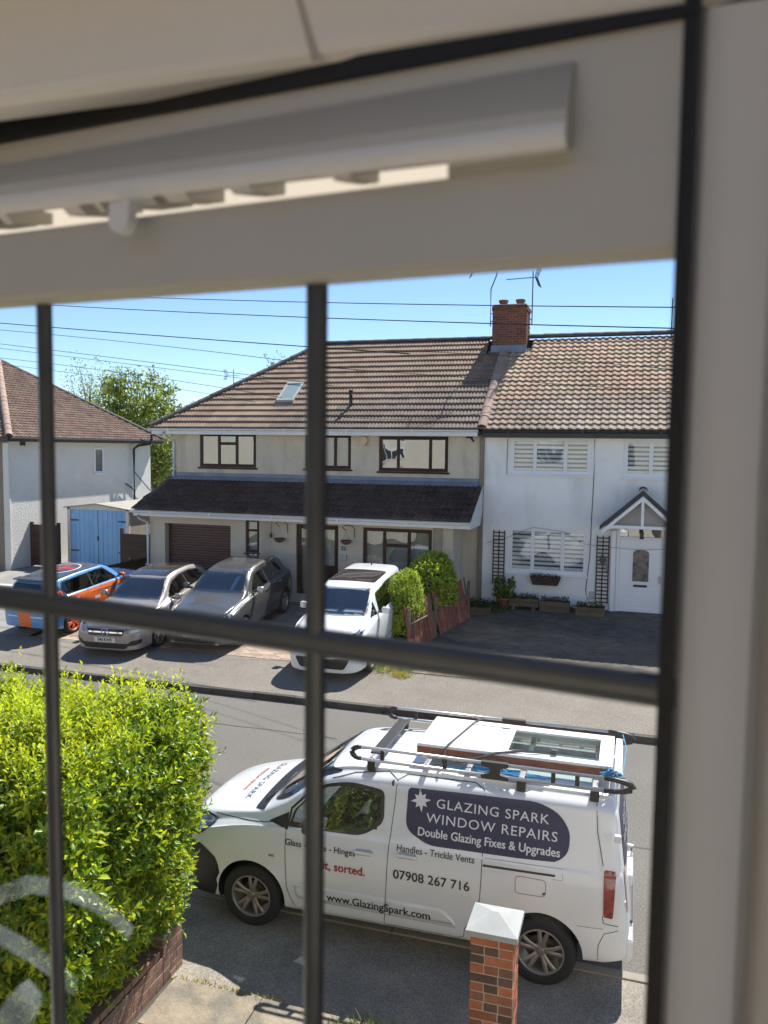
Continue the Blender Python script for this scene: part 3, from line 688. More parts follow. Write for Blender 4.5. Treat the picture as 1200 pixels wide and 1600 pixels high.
MB().box(-4.33, -3.13, 24.55, 24.69, zroof(24.6)+.06, zroof(24.6)+.08).prism([(24.60, zroof(24.55)+.07), (24.69, zroof(24.69)+.05), (24.695, zroof(24.69)+.22), (24.68, zroof(24.69)+.22)], 0, -4.27, -3.19).obj('chimney_flashing', LEAD, chim)

# thin cables running down the white wall
CAB = M('cable', (.03, .03, .03), .6)
MB().tube([(-.97, 21.68, 5.33), (-.96, 21.685, 4.3), (-.985, 21.685, 3.3), (-1.0, 21.685, 2.2), (-1.08, 21.685, 1.3), (-1.02, 21.685, 1.05), (-.93, 21.685, 1.1)], .009, 5).obj('cable', CAB, whi)
MB().tube([(-3.24, 21.685, 5.3), (-3.25, 21.685, 4.35)], .007, 5).obj('cable', CAB, whi)
pts = [(-3.75, 21.66, 2.45), (-3.6, 21.6, 2.5), (-3.2, 21.6, 2.62), (-2.5, 21.62, 2.93), (-1.7, 21.6, 2.85), (-1.2, 21.6, 2.55), (-.5, 21.5, 2.5), (.3, 21.4, 2.48), (1.2, 21.5, 2.55)]
MB().tube(pts, .005, 5).obj('cable', CAB, whi)
MB().bbox(-.98, -.86, 21.66, 21.7, 1.1, 1.28, .01).obj('junction_box', M('jbox', (.45, .45, .45), .5), whi)

# ------------------------------------------------------------------ left house
LHX, LHE = -19.75, 5.22
lh = thing('house', 'white stippled house at the left edge with hipped tiled roof and black soil pipe', 'house', (-26, 21.7, .8))
STIP = M('stippled_white_render', (.74, .715, .66), .92, .08, 2., 1., 16)
TAN = M('tan_render', (.27, .225, .165), .92, .1, 2., .5, 55)
MB().box(-34, LHX, 21.7, 29.85, .7, LHE-.02).obj('wall', STIP, lh)
MB().box(-34, LHX-.02, 21.66, 21.698, .7, LHE-.02).obj('front_render', TAN, lh)
AP = (-23.9, 25.8, 8.27)
mb = MB(); a, b, c_, d_ = (-33, 21.3, LHE), (-19.38, 21.3, LHE), (-19.38, 30.25, LHE), (-33, 30.25, LHE); r2 = (-33, 25.8, 8.27)
mb.add([a, b, c_, d_, AP, r2], [(0, 1, 4, 5), (1, 2, 4), (2, 3, 5, 4), (0, 3, 2, 1)])
lr = mb.obj('roof', DECK, lh)
LT = M('small_roof_tiles', (.155, .092, .07), .88, .2, 4., .4, 60, rnd=.25, island=True, col2=(.20, .14, .10), c2scale=.9, c2lo=.45, c2hi=.7, macro=.12)
s1 = math.hypot(AP[0]-b[0], AP[2]-LHE)
tmb = tile_mesh('roof_tile', .2, .2, LT, 1, .03, .03, .024, 4)
tiles(lr, 'roof_tile', (b[0]+.05, b[1], LHE-.01), (0, 1, 0), ((AP[0]-b[0])/s1, 0, (AP[2]-LHE)/s1), 46, 36, .2, .165, tmb, LT, LT,
      lambda a_, b_: b_ < s1 and a_ > b_/s1*4.5 and a_ < 8.95-b_/s1*4.45, 0, 'roof_tiles')
s2 = math.hypot(AP[1]-b[1], AP[2]-LHE)
tiles(lr, 'roof_tile', (-27, b[1]-.05, LHE-.01), (1, 0, 0), (0, (AP[1]-b[1])/s2, (AP[2]-LHE)/s2), 38, 34, .2, .165, tmb, LT, LT,
      lambda a_, b_: b_ < s2 and a_ < 7.62-b_/s2*4.5, 0, 'roof_tiles')
caps(lr, 'hip_tile', (b[0]+.03, b[1]-.03, LHE+.04), AP, .12, .4, CAPW)
caps(lr, 'hip_tile', (c_[0]+.03, c_[1]+.03, LHE+.04), AP, .12, .4, CAPM)
MB().box(-19.40, -19.37, 21.28, 30.27, LHE-.14, LHE).box(-33, -19.37, 21.26, 21.28, LHE-.14, LHE).obj('fascia', M('dark_fascia', (.05, .03, .025), .5), lr)
MB().tube([(-19.33, 21.3, LHE-.03), (-19.33, 30.2, LHE-.03)], .05, 8).obj('gutter', BLACKP, lr)
MB().box(LHX, -19.4, 21.3, 30.2, LHE-.14, LHE-.12).obj('soffit', M('soffit', (.50, .49, .46), .6), lr)
wn = MB(); Y0, Y1, Z0, Z1 = 26.05, 26.62, 3.93, 4.9
wn.bbox(LHX-.02, LHX+.05, Y0, Y1, Z0, Z0+.07, .008).bbox(LHX-.02, LHX+.05, Y0, Y1, Z1-.07, Z1, .008).bbox(LHX-.02, LHX+.05, Y0, Y0+.07, Z0+.07, Z1-.07, .008).bbox(LHX-.02, LHX+.05, Y1-.07, Y1, Z0+.07, Z1-.07, .008)
wn = wn.obj('window', WHITE, lh); MB().box(LHX+.005, LHX+.012, Y0+.07, Y1-.07, Z0+.07, Z1-.07).obj('pane', M('obscure_pane', (.07, .09, .10), .1, .3, 8., spec=.9), wn)
MB().bbox(LHX, LHX+.14, Y0-.05, Y1+.05, Z0-.06, Z0, .01).obj('window_sill', WHITE, wn)
MB().bbox(LHX-.01, LHX+.02, 22.2, 22.45, 5.0-.05, 5.2-.08, .004).obj('air_brick', BLACKP, lh)
MB().tube([(-19.6, 28.45, 2.3), (-19.6, 28.45, 4.85), (-19.5, 28.6, 5.0), (-19.2, 29.0, 5.08), (-19.15, 29.05, 5.3), (-19.15, 29.05, 6.0)], .055, 10).tube([(-19.6, 28.45, 3.2), (-19.62, 27.9, 3.45)], .035, 8).tube([(-19.6, 28.5, 3.9), (-19.62, 29.6, 3.1), (-19.62, 29.75, 3.15), (-19.62, 29.8, 3.4)], .02, 6).obj('soil_pipe', BLACKP, lh, smooth=True)
MB().bbox(-19.95, LHX+.03, 21.62, 21.72, .7, 5.05, .02).obj('corner_render', STIP, lh)

# ------------------------------------------------------------------ blue-doored garage
gs = thing('garage', 'small garage with light blue double doors between the left house and the cream house', 'garage', (-17.3, 23.0, .82))
GY = 23.0
WD = M('white_timber', (.62, .61, .57), .6, .12, 4.)
MB().box(-18.45, -18.37, GY+.02, GY+5, .8, 2.8).box(-16.15, -16.07, GY+.02, GY+5, .8, 2.8).box(-18.37, -16.15, GY+4.9, GY+5, .8, 2.8).obj('wall', M('asbestos_panel', (.36, .31, .25), .9, .15, 3.), gs)
MB().bbox(-18.52, -18.40, GY-.03, GY+.05, .8, 2.86, .008).bbox(-16.18, -16.06, GY-.03, GY+.05, .8, 2.84, .008).prism([(-18.52, 2.80), (-16.06, 2.80), (-16.06, 2.88), (-17.3, 3.01), (-18.52, 2.9)], 1, GY-.03, GY+.04).obj('door_frame', WD, gs)
BLU = M('light_blue_paint', (.23, .47, .76), .6, .07, 3., .2, 40, rnd=.05, col2=(.27, .50, .77), c2scale=2.5, streak=.25)
for (a, b) in ((-18.40, -17.31), (-17.29, -16.18)):
    d = MB().box(a, b, GY+.03, GY+.05, .86, 2.80).obj('door', BLU, gs)
    n = 6
    pm = MB().bbox(.004, (b-a)/n-.004, 0, .02, 0, 1.94, .004).mesh('plank', BLU)
    for i in range(n): link('plank', pm, d, (a+(b-a)*i/n+17.3, .008+random.uniform(-.002, .002), .04))
    for z in (1.35, 2.4):
        hx = (a, a+.32) if a < -18 else (b-.32, b)
        MB().bbox(hx[0], hx[1], GY-.004, GY+.008, z, z+.06, .003).obj('strap_hinge', M('blue_grey_iron', (.05, .09, .15), .5), d)
MB().bbox(-17.33, -17.27, GY-.02, GY+.005, 1.75, 1.9, .005).obj('door_handle', BLACKP, gs)
gr = MB().add([(-18.6, GY-.12, 2.88), (-17.3, GY-.12, 3.03), (-15.95, GY-.12, 2.86), (-18.6, GY+5.1, 2.88), (-17.3, GY+5.1, 3.03), (-15.95, GY+5.1, 2.86)], [(0, 1, 4, 3), (1, 2, 5, 4)])
gr.add([(-18.6, GY-.12, 2.84), (-17.3, GY-.12, 2.99), (-15.95, GY-.12, 2.82), (-18.6, GY+5.1, 2.84), (-17.3, GY+5.1, 2.99), (-15.95, GY+5.1, 2.82)], [(0, 3, 4, 1), (1, 4, 5, 2)])
gr.add([(-18.6, GY-.12, 2.84), (-17.3, GY-.12, 2.99), (-15.95, GY-.12, 2.82), (-18.6, GY-.12, 2.88), (-17.3, GY-.12, 3.03), (-15.95, GY-.12, 2.86), (-15.95, GY+5.1, 2.82), (-15.95, GY+5.1, 2.86)], [(0, 1, 4, 3), (1, 2, 5, 4), (2, 6, 7, 5)])
gr.obj('roof', M('felt_roof', (.34, .31, .27), .9, .15, 3., .3, 60), gs)

# ------------------------------------------------------------------ fences by the garage
FW_ = M('dark_brown_boards', (.055, .032, .025), .75, .2, 5., .3, 30, rnd=.2)
def board_fence(label, x0, x1, y, z0, z1, horiz=True, group=None, bh=.14, mat=FW_, ax='x'):
    f = thing('fence', label, 'fence', (x0, y, z0))
    L = abs(x1-x0)
    Rz = 0 if ax == 'x' else 90
    pst = MB().bbox(-.045, .045, -.045, .045, 0, z1-z0+.04, .006).mesh('post', mat)
    n = max(1, round(L/1.8))
    for i in range(n+1): link('post', pst, f, (L*i/n, .03, 0))
    bm_ = MB().bbox(0, L, -.008, .008, 0, bh+.012, .003).mesh('board', mat)
    k = int((z1-z0-.05)/bh)
    for i in range(k): link('board', bm_, f, (0, -.025+.006*(i % 2), .05+i*bh), (R_(4), 0, 0))
    f.rotation_euler = (0, 0, R_(Rz)); return f
board_fence('dark brown boarded gate fence between the left house wall and the blue garage', -19.7, -18.6, 22.6, .8, 2.3)
board_fence('dark brown slatted fence in the gap right of the blue garage', -15.95, -13.6, 22.4, .8, 2.25)
lf = board_fence('low dark boarded fence running towards the blue garage behind the striped car', -14.9, -12.1, 20.0, .65, 1.42, ax='y')
# ------------------------------------------------------------------ foliage
RNG = np.random.default_rng(11)
def norm(a): return a/np.maximum(np.linalg.norm(a, axis=1, keepdims=True), 1e-9)
def leaf_mesh(name, P, D, N, L, Wd, mats, fold=.25, curl=.15):
    """P points, D leaf directions, N leaf normals: a folded leaf of four triangles at each"""
    n = len(P); D = norm(D); S = norm(np.cross(D, N)); N = norm(np.cross(S, D))
    L = L[:, None]; Wd = Wd[:, None]
    base = P; tip = P+D*L-N*L*curl; mid = P+D*L*.5
    lft = mid+S*Wd*.5+N*Wd*fold; rgt = mid-S*Wd*.5+N*Wd*fold
    V = np.stack([base, lft, tip, rgt, mid+D*L*0], 1).reshape(-1, 3)
    o = (np.arange(n)*5)[:, None]
    F = np.concatenate([o+np.array([[0, 4, 1]]), o+np.array([[1, 4, 2]]), o+np.array([[4, 3, 2]]), o+np.array([[0, 3, 4]])], 1).reshape(-1, 3)
    me = bpy.data.meshes.new(name); me.vertices.add(len(V)); me.vertices.foreach_set('co', V.astype(np.float32).ravel())
    me.loops.add(F.size); me.loops.foreach_set('vertex_index', F.astype(np.int32).ravel())
    me.polygons.add(len(F)); me.polygons.foreach_set('loop_start', np.arange(0, F.size, 3, dtype=np.int32)); me.polygons.foreach_set('loop_total', np.full(len(F), 3, np.int32))
    for m in mats: me.materials.append(m)
    if len(mats) > 1: me.polygons.foreach_set('material_index', np.repeat(RNG.integers(0, len(mats), n), 4).astype(np.int32))
    me.update(); me.validate(); return me
LEAFY = M('fresh_laurel_leaf', (.40, .48, .026), .55, .2, 3., spec=.35, rnd=.3, island=True, trans=.52, col2=(.42, .46, .035), c2scale=1.6, c2lo=.45, c2hi=.62)
LEAFG = M('green_laurel_leaf', (.13, .23, .02), .4, .2, 3., spec=.5, rnd=.3, island=True, trans=.3)
LEAFD = M('dark_laurel_leaf', (.06, .12, .018), .25, .2, 3., spec=.8, rnd=.3, island=True, trans=.18)
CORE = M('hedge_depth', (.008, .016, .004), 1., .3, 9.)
TWIG = M('twig', (.09, .06, .035), .9, .2, 9.)
BARK = M('bark', (.10, .08, .06), .9, .3, 6., .5, 30)

def shoots(P, D, k, sl, ll):
    """leafy shoots: k leaves up a stem of length sl at each P"""
    n = len(P); a = RNG.uniform(0, 2*np.pi, n); out = ([], [], [], [])
    D = norm(D); ref = np.where(np.abs(D[:, 2:3]) < .9, np.array([[0, 0, 1.]]), np.array([[1., 0, 0]])); A = norm(np.cross(D, ref)); B = np.cross(D, A)
    for i in range(k):
        t = (i+.3)/k; ang = (a+i*2.4)[:, None]; rad = A*np.cos(ang)+B*np.sin(ang)
        spread = .95-.6*t
        out[0].append(P+D*sl[:, None]*t); out[1].append(D*(1-spread*.6)+rad*spread+RNG.normal(0, .12, (n, 3))); out[2].append(D-rad*.4+RNG.normal(0, .15, (n, 3)))
        out[3].append(ll*(1.05-.35*t)*RNG.uniform(.75, 1.2, n))
    return [np.concatenate(o) for o in out]

def hedge_surface(n, x0, x1, y0, y1, z0, z1, faces, bump):
    """random points and outward normals over a bulging box; faces = dict of weights"""
    tot = sum(faces.values()); P = []; N = []
    for f, w in faces.items():
        m = int(n*w/tot); u, v = RNG.random(m), RNG.random(m)
        if f == 'top': p = np.stack([x0+(x1-x0)*u, y0+(y1-y0)*v, np.full(m, z1)], 1); nn = (0, 0, 1)
        if f == 'front': p = np.stack([x0+(x1-x0)*u, np.full(m, y0), z0+(z1-z0)*v], 1); nn = (0, -1, 0)
        if f == 'back': p = np.stack([x0+(x1-x0)*u, np.full(m, y1), z0+(z1-z0)*v], 1); nn = (0, 1, 0)
        if f == 'right': p = np.stack([np.full(m, x1), y0+(y1-y0)*u, z0+(z1-z0)*v], 1); nn = (1, 0, 0)
        if f == 'left': p = np.stack([np.full(m, x0), y0+(y1-y0)*u, z0+(z1-z0)*v], 1); nn = (-1, 0, 0)
        P.append(p); N.append(np.tile(np.array(nn, float), (m, 1)))
    P = np.concatenate(P); N = np.concatenate(N)
    # round the box: pull towards a superellipsoid-like form
    c = np.array([(x0+x1)/2, (y0+y1)/2, (z0+z1)/2]); h = np.array([(x1-x0)/2, (y1-y0)/2, (z1-z0)/2])
    return P, N, c, h

# --- big near hedge
hx0, hx1, hy0, hy1, hz0, hz1 = -9.2, -3.86, 4.6, 6.58, .36, 2.54
def hedge_shape(P, N):
    """profile of the hedge: rounded top edges, a bulging right end, narrower at the foot"""
    P = P.copy(); N = N.copy()
    z = P[:, 2]; t = np.clip((z-hz0)/(hz1-hz0), 0, 1)
    # right end bulges out half-way up and tucks in at the foot
    k = np.clip((P[:, 0]-(hx1-1.0))/1.0, 0, 1)
    P[:, 0] += k*(.20*np.sin(t*np.pi*.75)-.16*(1-t)**1.6-.10*np.clip((t-.82)/.18, 0, 1)**2-.03)
    kf = np.clip((hy0+.8-P[:, 1])/.8, 0, 1); P[:, 1] -= kf*(.18*np.sin(t*np.pi)-.1)
    # top: uneven, dips to the left
    kt = np.clip((t-.6)/.4, 0, 1)
    nz = np.array([noise.noise(Vector((p[0]*.9, p[1]*.9, p[2]*.9+3))) for p in P]); n2 = np.array([noise.noise(Vector((p[0]*2.6, p[1]*2.6, p[2]*2.6+9))) for p in P])
    P[:, 2] += kt*(.10*nz-.30*np.clip((-5.9-P[:, 0])/1.2, 0, 1)-.22*np.clip((hy0+.6-P[:, 1])/.6, 0, 1)**2)
    P += N*(.14*nz+.13*n2)[:, None]
    N = N+np.stack([k*.5, -kf*.2, kt*.35], 1)
    return P, norm(N)
hg = thing('hedge', 'large bright green laurel hedge above the low brick wall at lower left', 'hedge', (-6.4, 5.8, .0))
P, N, c, h = hedge_surface(17500, hx0, hx1, hy0, hy1, hz0, hz1, dict(top=3.2, front=4.6, right=2.2, back=.5), 0)
P, N = hedge_shape(P, N)
P = P-N*RNG.uniform(0, .30, len(P))[:, None]
D = N*.75+np.array([[0, 0, .85]])+RNG.normal(0, .38, P.shape)
kd = RNG.random(len(P))
off = np.array([-6.4, 5.8, 0])
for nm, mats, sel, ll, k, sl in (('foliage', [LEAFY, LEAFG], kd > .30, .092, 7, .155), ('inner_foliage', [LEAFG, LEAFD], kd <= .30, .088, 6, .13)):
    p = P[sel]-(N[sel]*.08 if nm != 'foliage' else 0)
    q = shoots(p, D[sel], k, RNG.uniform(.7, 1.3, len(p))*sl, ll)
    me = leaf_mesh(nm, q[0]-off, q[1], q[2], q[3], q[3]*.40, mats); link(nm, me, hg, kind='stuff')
# taller shoots standing out of the top
m = 1500; P2 = np.stack([RNG.uniform(hx0, hx1, m), RNG.uniform(hy0, hy1, m)**1., np.full(m, hz1)], 1); P2, N2 = hedge_shape(P2, np.tile([[0, 0, 1.]], (m, 1)))
q = shoots(P2, np.array([[0, 0, 1.]])+RNG.normal(0, .14, P2.shape), 9, RNG.uniform(.12, .34, m)*(1+(RNG.random(m) > .96)*.5), .075)
link('young_shoots', leaf_mesh('young_shoots', q[0]-off, q[1], q[2], q[3], q[3]*.36, [LEAFY]), hg, kind='stuff')
# dark solid depth and branches
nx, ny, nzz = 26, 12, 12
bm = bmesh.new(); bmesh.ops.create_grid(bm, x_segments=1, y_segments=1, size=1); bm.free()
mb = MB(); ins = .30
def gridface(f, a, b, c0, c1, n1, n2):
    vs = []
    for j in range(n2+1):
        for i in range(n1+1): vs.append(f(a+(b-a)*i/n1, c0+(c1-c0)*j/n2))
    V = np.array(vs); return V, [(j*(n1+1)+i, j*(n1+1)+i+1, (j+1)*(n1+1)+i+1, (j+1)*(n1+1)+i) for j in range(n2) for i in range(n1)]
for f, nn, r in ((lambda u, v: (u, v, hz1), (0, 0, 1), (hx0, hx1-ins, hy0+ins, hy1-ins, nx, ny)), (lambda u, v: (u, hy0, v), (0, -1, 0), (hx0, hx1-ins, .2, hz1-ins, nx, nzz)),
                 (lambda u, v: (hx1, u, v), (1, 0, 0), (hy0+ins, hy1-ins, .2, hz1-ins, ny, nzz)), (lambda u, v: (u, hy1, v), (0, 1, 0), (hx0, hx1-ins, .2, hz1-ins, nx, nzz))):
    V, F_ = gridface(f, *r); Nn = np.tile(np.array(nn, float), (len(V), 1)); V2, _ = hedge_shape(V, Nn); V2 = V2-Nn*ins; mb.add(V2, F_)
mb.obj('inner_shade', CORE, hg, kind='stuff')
mb = MB()
for i in range(9):
    x = -8.6+i*.55; mb.tube([(x, 5.7, .0), (x+.05, 5.75, .6), (x+random.uniform(-.2, .2), 5.8, 1.6)], [.05, .04, .02], 6)
mb.obj('stem', BARK, hg)

# --- clipped bushes by the picket fence
def bush(label, c_, r_, n, ll, mats, squ=2.6, group=None, top=None):
    b = thing('bush', label, 'bush', (c_[0], c_[1], gz(c_[1]) if c_[1] > 10 else 0), group=group)
    d = norm(RNG.normal(size=(n, 3))); d[:, 2] = np.where(d[:, 2] < -.5, -d[:, 2], d[:, 2]); 
    s = (np.abs(d)**squ).sum(1)**(-1/squ); P = d*s[:, None]*np.array([r_]); nz = np.array([noise.noise(Vector(p*2.2+5)) for p in P]); P = P*(1+.16*nz)[:, None]
    P = P*RNG.uniform(.8, 1.0, n)[:, None]; base = np.array(c_)
    q = shoots(P, d+np.array([[0, 0, .5]])+RNG.normal(0, .3, P.shape), 6, RNG.uniform(.05, .12, n), ll)
    o = base-np.array(WORLD[b.name])
    link('foliage', leaf_mesh('foliage', q[0]+o, q[1], q[2], q[3], q[3]*.5, mats), b, kind='stuff')
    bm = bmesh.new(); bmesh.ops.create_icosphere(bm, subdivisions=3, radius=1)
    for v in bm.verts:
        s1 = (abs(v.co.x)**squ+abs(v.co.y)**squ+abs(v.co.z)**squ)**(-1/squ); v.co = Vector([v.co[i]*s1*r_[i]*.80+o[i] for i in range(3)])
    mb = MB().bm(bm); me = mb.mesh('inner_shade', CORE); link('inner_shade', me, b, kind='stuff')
    MB().tube([(c_[0], c_[1], WORLD[b.name][2]-.05), (c_[0], c_[1], c_[2])], .05, 7).obj('stem', BARK, b)
    return b
YB = M('bright_bush_leaf', (.38, .46, .03), .5, .2, 3., rnd=.3, island=True, trans=.35)
GB = M('privet_leaf', (.20, .31, .025), .45, .2, 3., rnd=.3, island=True, trans=.3)
bush('bright green rounded bush nearest the road between the white car and the picket fence', (-5.08, 18.0, 1.16), (.46, .66, .90), 4200, .06, [GB, YB], 2.3)
bush('sunlit yellow-green laurel bush at the house end of the picket fence', (-4.70, 19.25, 1.56), (.55, .60, .76), 1700, .10, [YB, YB, LEAFG], 2.6)
# weeds at the foot of the fence
def tuft(label, cx, cy, rx, ry, h, n, mat, cat='grass'):
    P = np.stack([RNG.normal(cx, rx, n), RNG.normal(cy, ry, n), np.zeros(n)], 1); P[:, 2] = [gz(y)-.01 for y in P[:, 1]]
    D = np.array([[0, 0, 1.]])+RNG.normal(0, .38, P.shape); N = RNG.normal(size=P.shape)
    L = RNG.uniform(.4, 1.1, n)*h
    o = link('grass', leaf_mesh('grass', P, D, N, L, np.full(n, .012), [mat], .1, .3), None, kind='stuff'); return tag(o, label, cat)
GR = M('grass_blade', (.12, .17, .03), .6, .2, 3., rnd=.3, island=True, trans=.4, col2=(.35, .33, .08), c2scale=3.)
GRY = M('yellow_grass', (.40, .34, .07), .6, .2, 3., rnd=.25, island=True, trans=.4)
tuft('green weeds growing at the foot of the bush beside the white car', -4.95, 16.1, .42, .18, .20, 900, GR)
tuft('small yellow tuft of dry grass at the corner of the block paving', -4.45, 15.75, .12, .06, .13, 220, GRY)
tuft('tuft of grass growing between the sandstone slabs and the near pavement', -1.88, 6.08, .17, .06, .20, 420, GR)
tuft('thin line of weeds in the joint along the edge of the sandstone slabs', -3.4, 6.27, .3, .015, .06, 160, GRY)

# --- trees between the houses
def tree(label, x, y, z0, H, crown, n, mats, ll, twisty=.5, nb=16, cz=.62, dens=1.0, fastig=False):
    t = thing('tree', label, 'tree', (x, y, z0))
    tr = MB(); tr.tube([(0, 0, 0), (.05, 0, H*.3), (0, .05, H*.6), (.05, 0, H*.9)], [.16, .13, .08, .02], 8)
    pts = []
    for i in range(nb):
        a = random.uniform(0, 2*math.pi); h0 = H*random.uniform(.2, .75); r = random.uniform(.5, 1.); e = Vector((math.cos(a)*crown[0]*r, math.sin(a)*crown[1]*r, H*random.uniform(.55, 1.0)-h0*.0))
        s = Vector((0, 0, h0)); mm = s.lerp(e, .5)+Vector((0, 0, -.2)); tr.tube([s, mm, e], [.05, .03, .01], 5)
        for k in range(int(10*dens)):
            pts.append((s.lerp(e, random.uniform(.35, 1.05))+Vector([random.gauss(0, .22) for _ in range(3)])))
        if fastig:
            for k in range(5):
                q = e+Vector((random.gauss(0, .3), random.gauss(0, .3), 0)); hh = random.uniform(.3, .9)
                tr.tube([q, q+Vector((random.uniform(-.12, .12), 0, hh))], [.02, .01], 4)
                for j in range(5): pts.append(q+Vector((0, 0, hh*j/4)))
    tr.obj('trunk', BARK, t, world=False)
    P = np.array([list(p) for p in pts]); per = max(1, n//len(P)); P = np.repeat(P, per, 0)+RNG.normal(0, .20 if not fastig else .13, (len(P)*per, 3))
    D = norm(RNG.normal(size=P.shape))+np.array([[0, 0, .25 if not fastig else .7]]); N = RNG.normal(size=P.shape)+np.array([[0, 0, .8]])
    link('crown', leaf_mesh('crown', P, D, N, RNG.uniform(.7, 1.2, len(P))*ll, RNG.uniform(.7, 1.2, len(P))*ll*.45, mats), t, kind='stuff')
    return t
TL1 = M('chestnut_leaf', (.33, .39, .08), .55, .25, 1., rnd=.35, island=True, trans=.3)
TL2 = M('willow_leaf', (.26, .30, .12), .6, .25, 1., rnd=.3, island=True, trans=.35)
TL3 = M('dark_tree_leaf', (.16, .21, .05), .6, .25, 1., rnd=.3, island=True, trans=.2)
tree('broad green chestnut tree with upright candle shoots behind the blue garage', -23.0, 33.5, .7, 7.05, (1.75, 1.5), 9500, [TL1, TL1, TL3], .21, nb=40, fastig=True, dens=1.5)
tree('thin wispy pale tree showing above the left house roof', -29.8, 39, .7, 8.6, (1.6, 1.4), 5200, [TL2], .15, nb=36, dens=1.6)
tree('dark bushy tree low in the gap beside the cream house', -21.6, 33.0, .7, 5.2, (1.6, 1.2), 9000, [TL3, TL1], .17, nb=30)
tree('distant tree top just showing over the left hip of the cream roof', -31.4, 52, .7, 7.6, (1.8, 1.6), 6000, [TL3, TL2], .22, nb=30)
tree('dark distant tree top peeping over the top of the hip beside the glazing bar', -23.6, 52, .7, 10.6, (1.2, 1.2), 2600, [TL3], .22, nb=22)

# ------------------------------------------------------------------ aerials, wires and poles
ALU = M('dark_aerial_metal', (.05, .055, .06), .5, .1, 5.)
def aerial(label, base, bend, yagi_c, L, ang, group=None):
    a = thing('tv_aerial', label, 'aerial', base)
    MB().tube([(0, 0, 0)]+bend, .019, 6).obj('mast', ALU, a, world=False)
    c = Vector(yagi_c); d = Vector((math.cos(ang), math.sin(ang)*.9, .0)).normalized(); s = Vector((-d.y, d.x, 0))
    mb = MB().tube([c-d*L*.5, c+d*L*.5], .011, 5)
    for i in range(11): p = c+d*L*(-.42+.084*i); mb.tube([p-s*.14, p+s*.14], .006, 4)
    mb.obj('boom', ALU, a, world=False)
    mb = MB(); r = c-d*L*.5
    for sg in (-1, 1):
        e = Vector((-d.x*.12, -d.y*.12, sg*.30))
        for k in range(-3, 4): mb.tube([r+s*.06*k, r+s*.06*k+e], .006, 4)
        for t in (.35, .7, 1.): mb.tube([r+s*-.2+e*t, r+s*.2+e*t], .006, 4)
    mb.obj('reflector', ALU, a, world=False)
    MB().tube([(0, 0, .15), (.16 if bend[0][0] >= 0 and base[0] < -4 else -.16, .06, .15)], .014, 5).tube([(0, 0, .38), (.16 if base[0] < -4 else -.16, .06, .38)], .014, 5).obj('bracket', ALU, a, world=False)
    return a
p = onY(766, 510, 24.72); aerial('television aerial on the bent mast left of the chimney', tuple(p), [(0, 0, 1.12), (.17, 0, 1.55), (.17, 0, 2.1)], (.02, 0, 1.75), 1.1, R_(25))
p = onY(831, 507, 25.4); aerial('television aerial pointing left on the straight mast right of the chimney', tuple(p), [(.0, 0, 1.62)], (-.35, -.1, 1.40), .95, R_(170))
p = onY(365, 603, 42.); aerial('tiny distant aerial above the hip of the cream roof', (p[0], p[1], p[2]-1.), [(0, 0, 1.95)], (0, 0, 1.6), .9, R_(60))
bpy.data.objects[-1] if False else None
# the mast of the distant aerial stands on a far roof hidden behind the near one
dh = thing('house', 'distant house hidden behind the cream house carrying the tiny aerial', 'house', (float(p[0]), float(p[1]), .7))
MB().box(-3, 3, -.2, 7, 0, 3.6).obj('wall', CREAM, dh, world=False)
MB().prism([(-3.2, 3.6), (3.2, 3.6), (0, float(p[2])-1-.7+.05)], 1, -.3, 7.1).obj('roof', DECK, dh, world=False)
p = onY(1049, 520, 25.3); 
pl_ = thing('tv_aerial', 'plain thin mast standing on the ridge by the right edge of the view', 'aerial', (float(p[0]), 25.3, 8.4))
MB().tube([(0, 0, 0), (0, 0, 1.1)], .018, 6).obj('mast', ALU, pl_, world=False)

WIRE = M('overhead_wire', (.012, .013, .018), .6, .05)
PW = thing('telegraph_pole', 'wooden telegraph pole on the far pavement out of view to the right', 'pole', (9.5, 15.2, 0))
MB().tube([(0, 0, -.1), (0, 0, 8.6)], [.14, .10], 12).obj('shaft', BARK, PW, world=False)
PL = thing('telegraph_pole', 'wooden telegraph pole on the far pavement out of view to the left', 'pole', (-34, 15.2, 0))
MB().tube([(0, 0, -.1), (0, 0, 9.4)], [.14, .10], 12).obj('shaft', BARK, PL, world=False)
def wire(label, pts_px, y0, y1, r=.011, ends=True):
    """pts_px: pixels the wire passes; depth runs from y0 to y1 along it"""
    n = len(pts_px); x0, x1 = pts_px[0][0], pts_px[-1][0]
    P = [Vector(onY(px, py, y0+(y1-y0)*(px-x0)/(x1-x0))) for px, py in pts_px]
    # fine samples with a parabola through them
    xs = np.array([p.x for p in P]); ts = np.linspace(0, 1, 24); X = xs[0]+(xs[-1]-xs[0])*ts
    if n >= 3:
        cz = np.polyfit(xs, [p.z for p in P], 2); cy = np.polyfit(xs, [p.y for p in P], 1 if n < 4 else 2); Z = np.polyval(cz, X); Y = np.polyval(cy, X)
    else: Z = np.interp(X, xs, [p.z for p in P]); Y = np.interp(X, xs, [p.y for p in P])
    o = MB().tube([(a, b, c) for a, b, c in zip(X, Y, Z)], r, 5).obj('overhead_wire', WIRE)
    return tag(o, label, 'wire', 'overhead wires crossing the street')
wire('highest black wire crossing the sky, ending above the left pane', [(-60, 452), (270, 467), (500, 472), (780, 477), (1085, 481)], 20, 13, .009)
wire('second black wire crossing just above the ridge, in front of the chimney', [(-60, 468), (85, 477), (475, 496), (800, 506), (1085, 514)], 20, 13, .010)
wire('thickest wire falling from upper left to the hip of the cream roof', [(-80, 498), (0, 505), (240, 523), (475, 543), (640, 552)], 22, 19, .013)
wire('thin wire just below the thickest one, falling towards the hip', [(-80, 509), (0, 516), (240, 538), (430, 563), (560, 578)], 22, 20, .008)
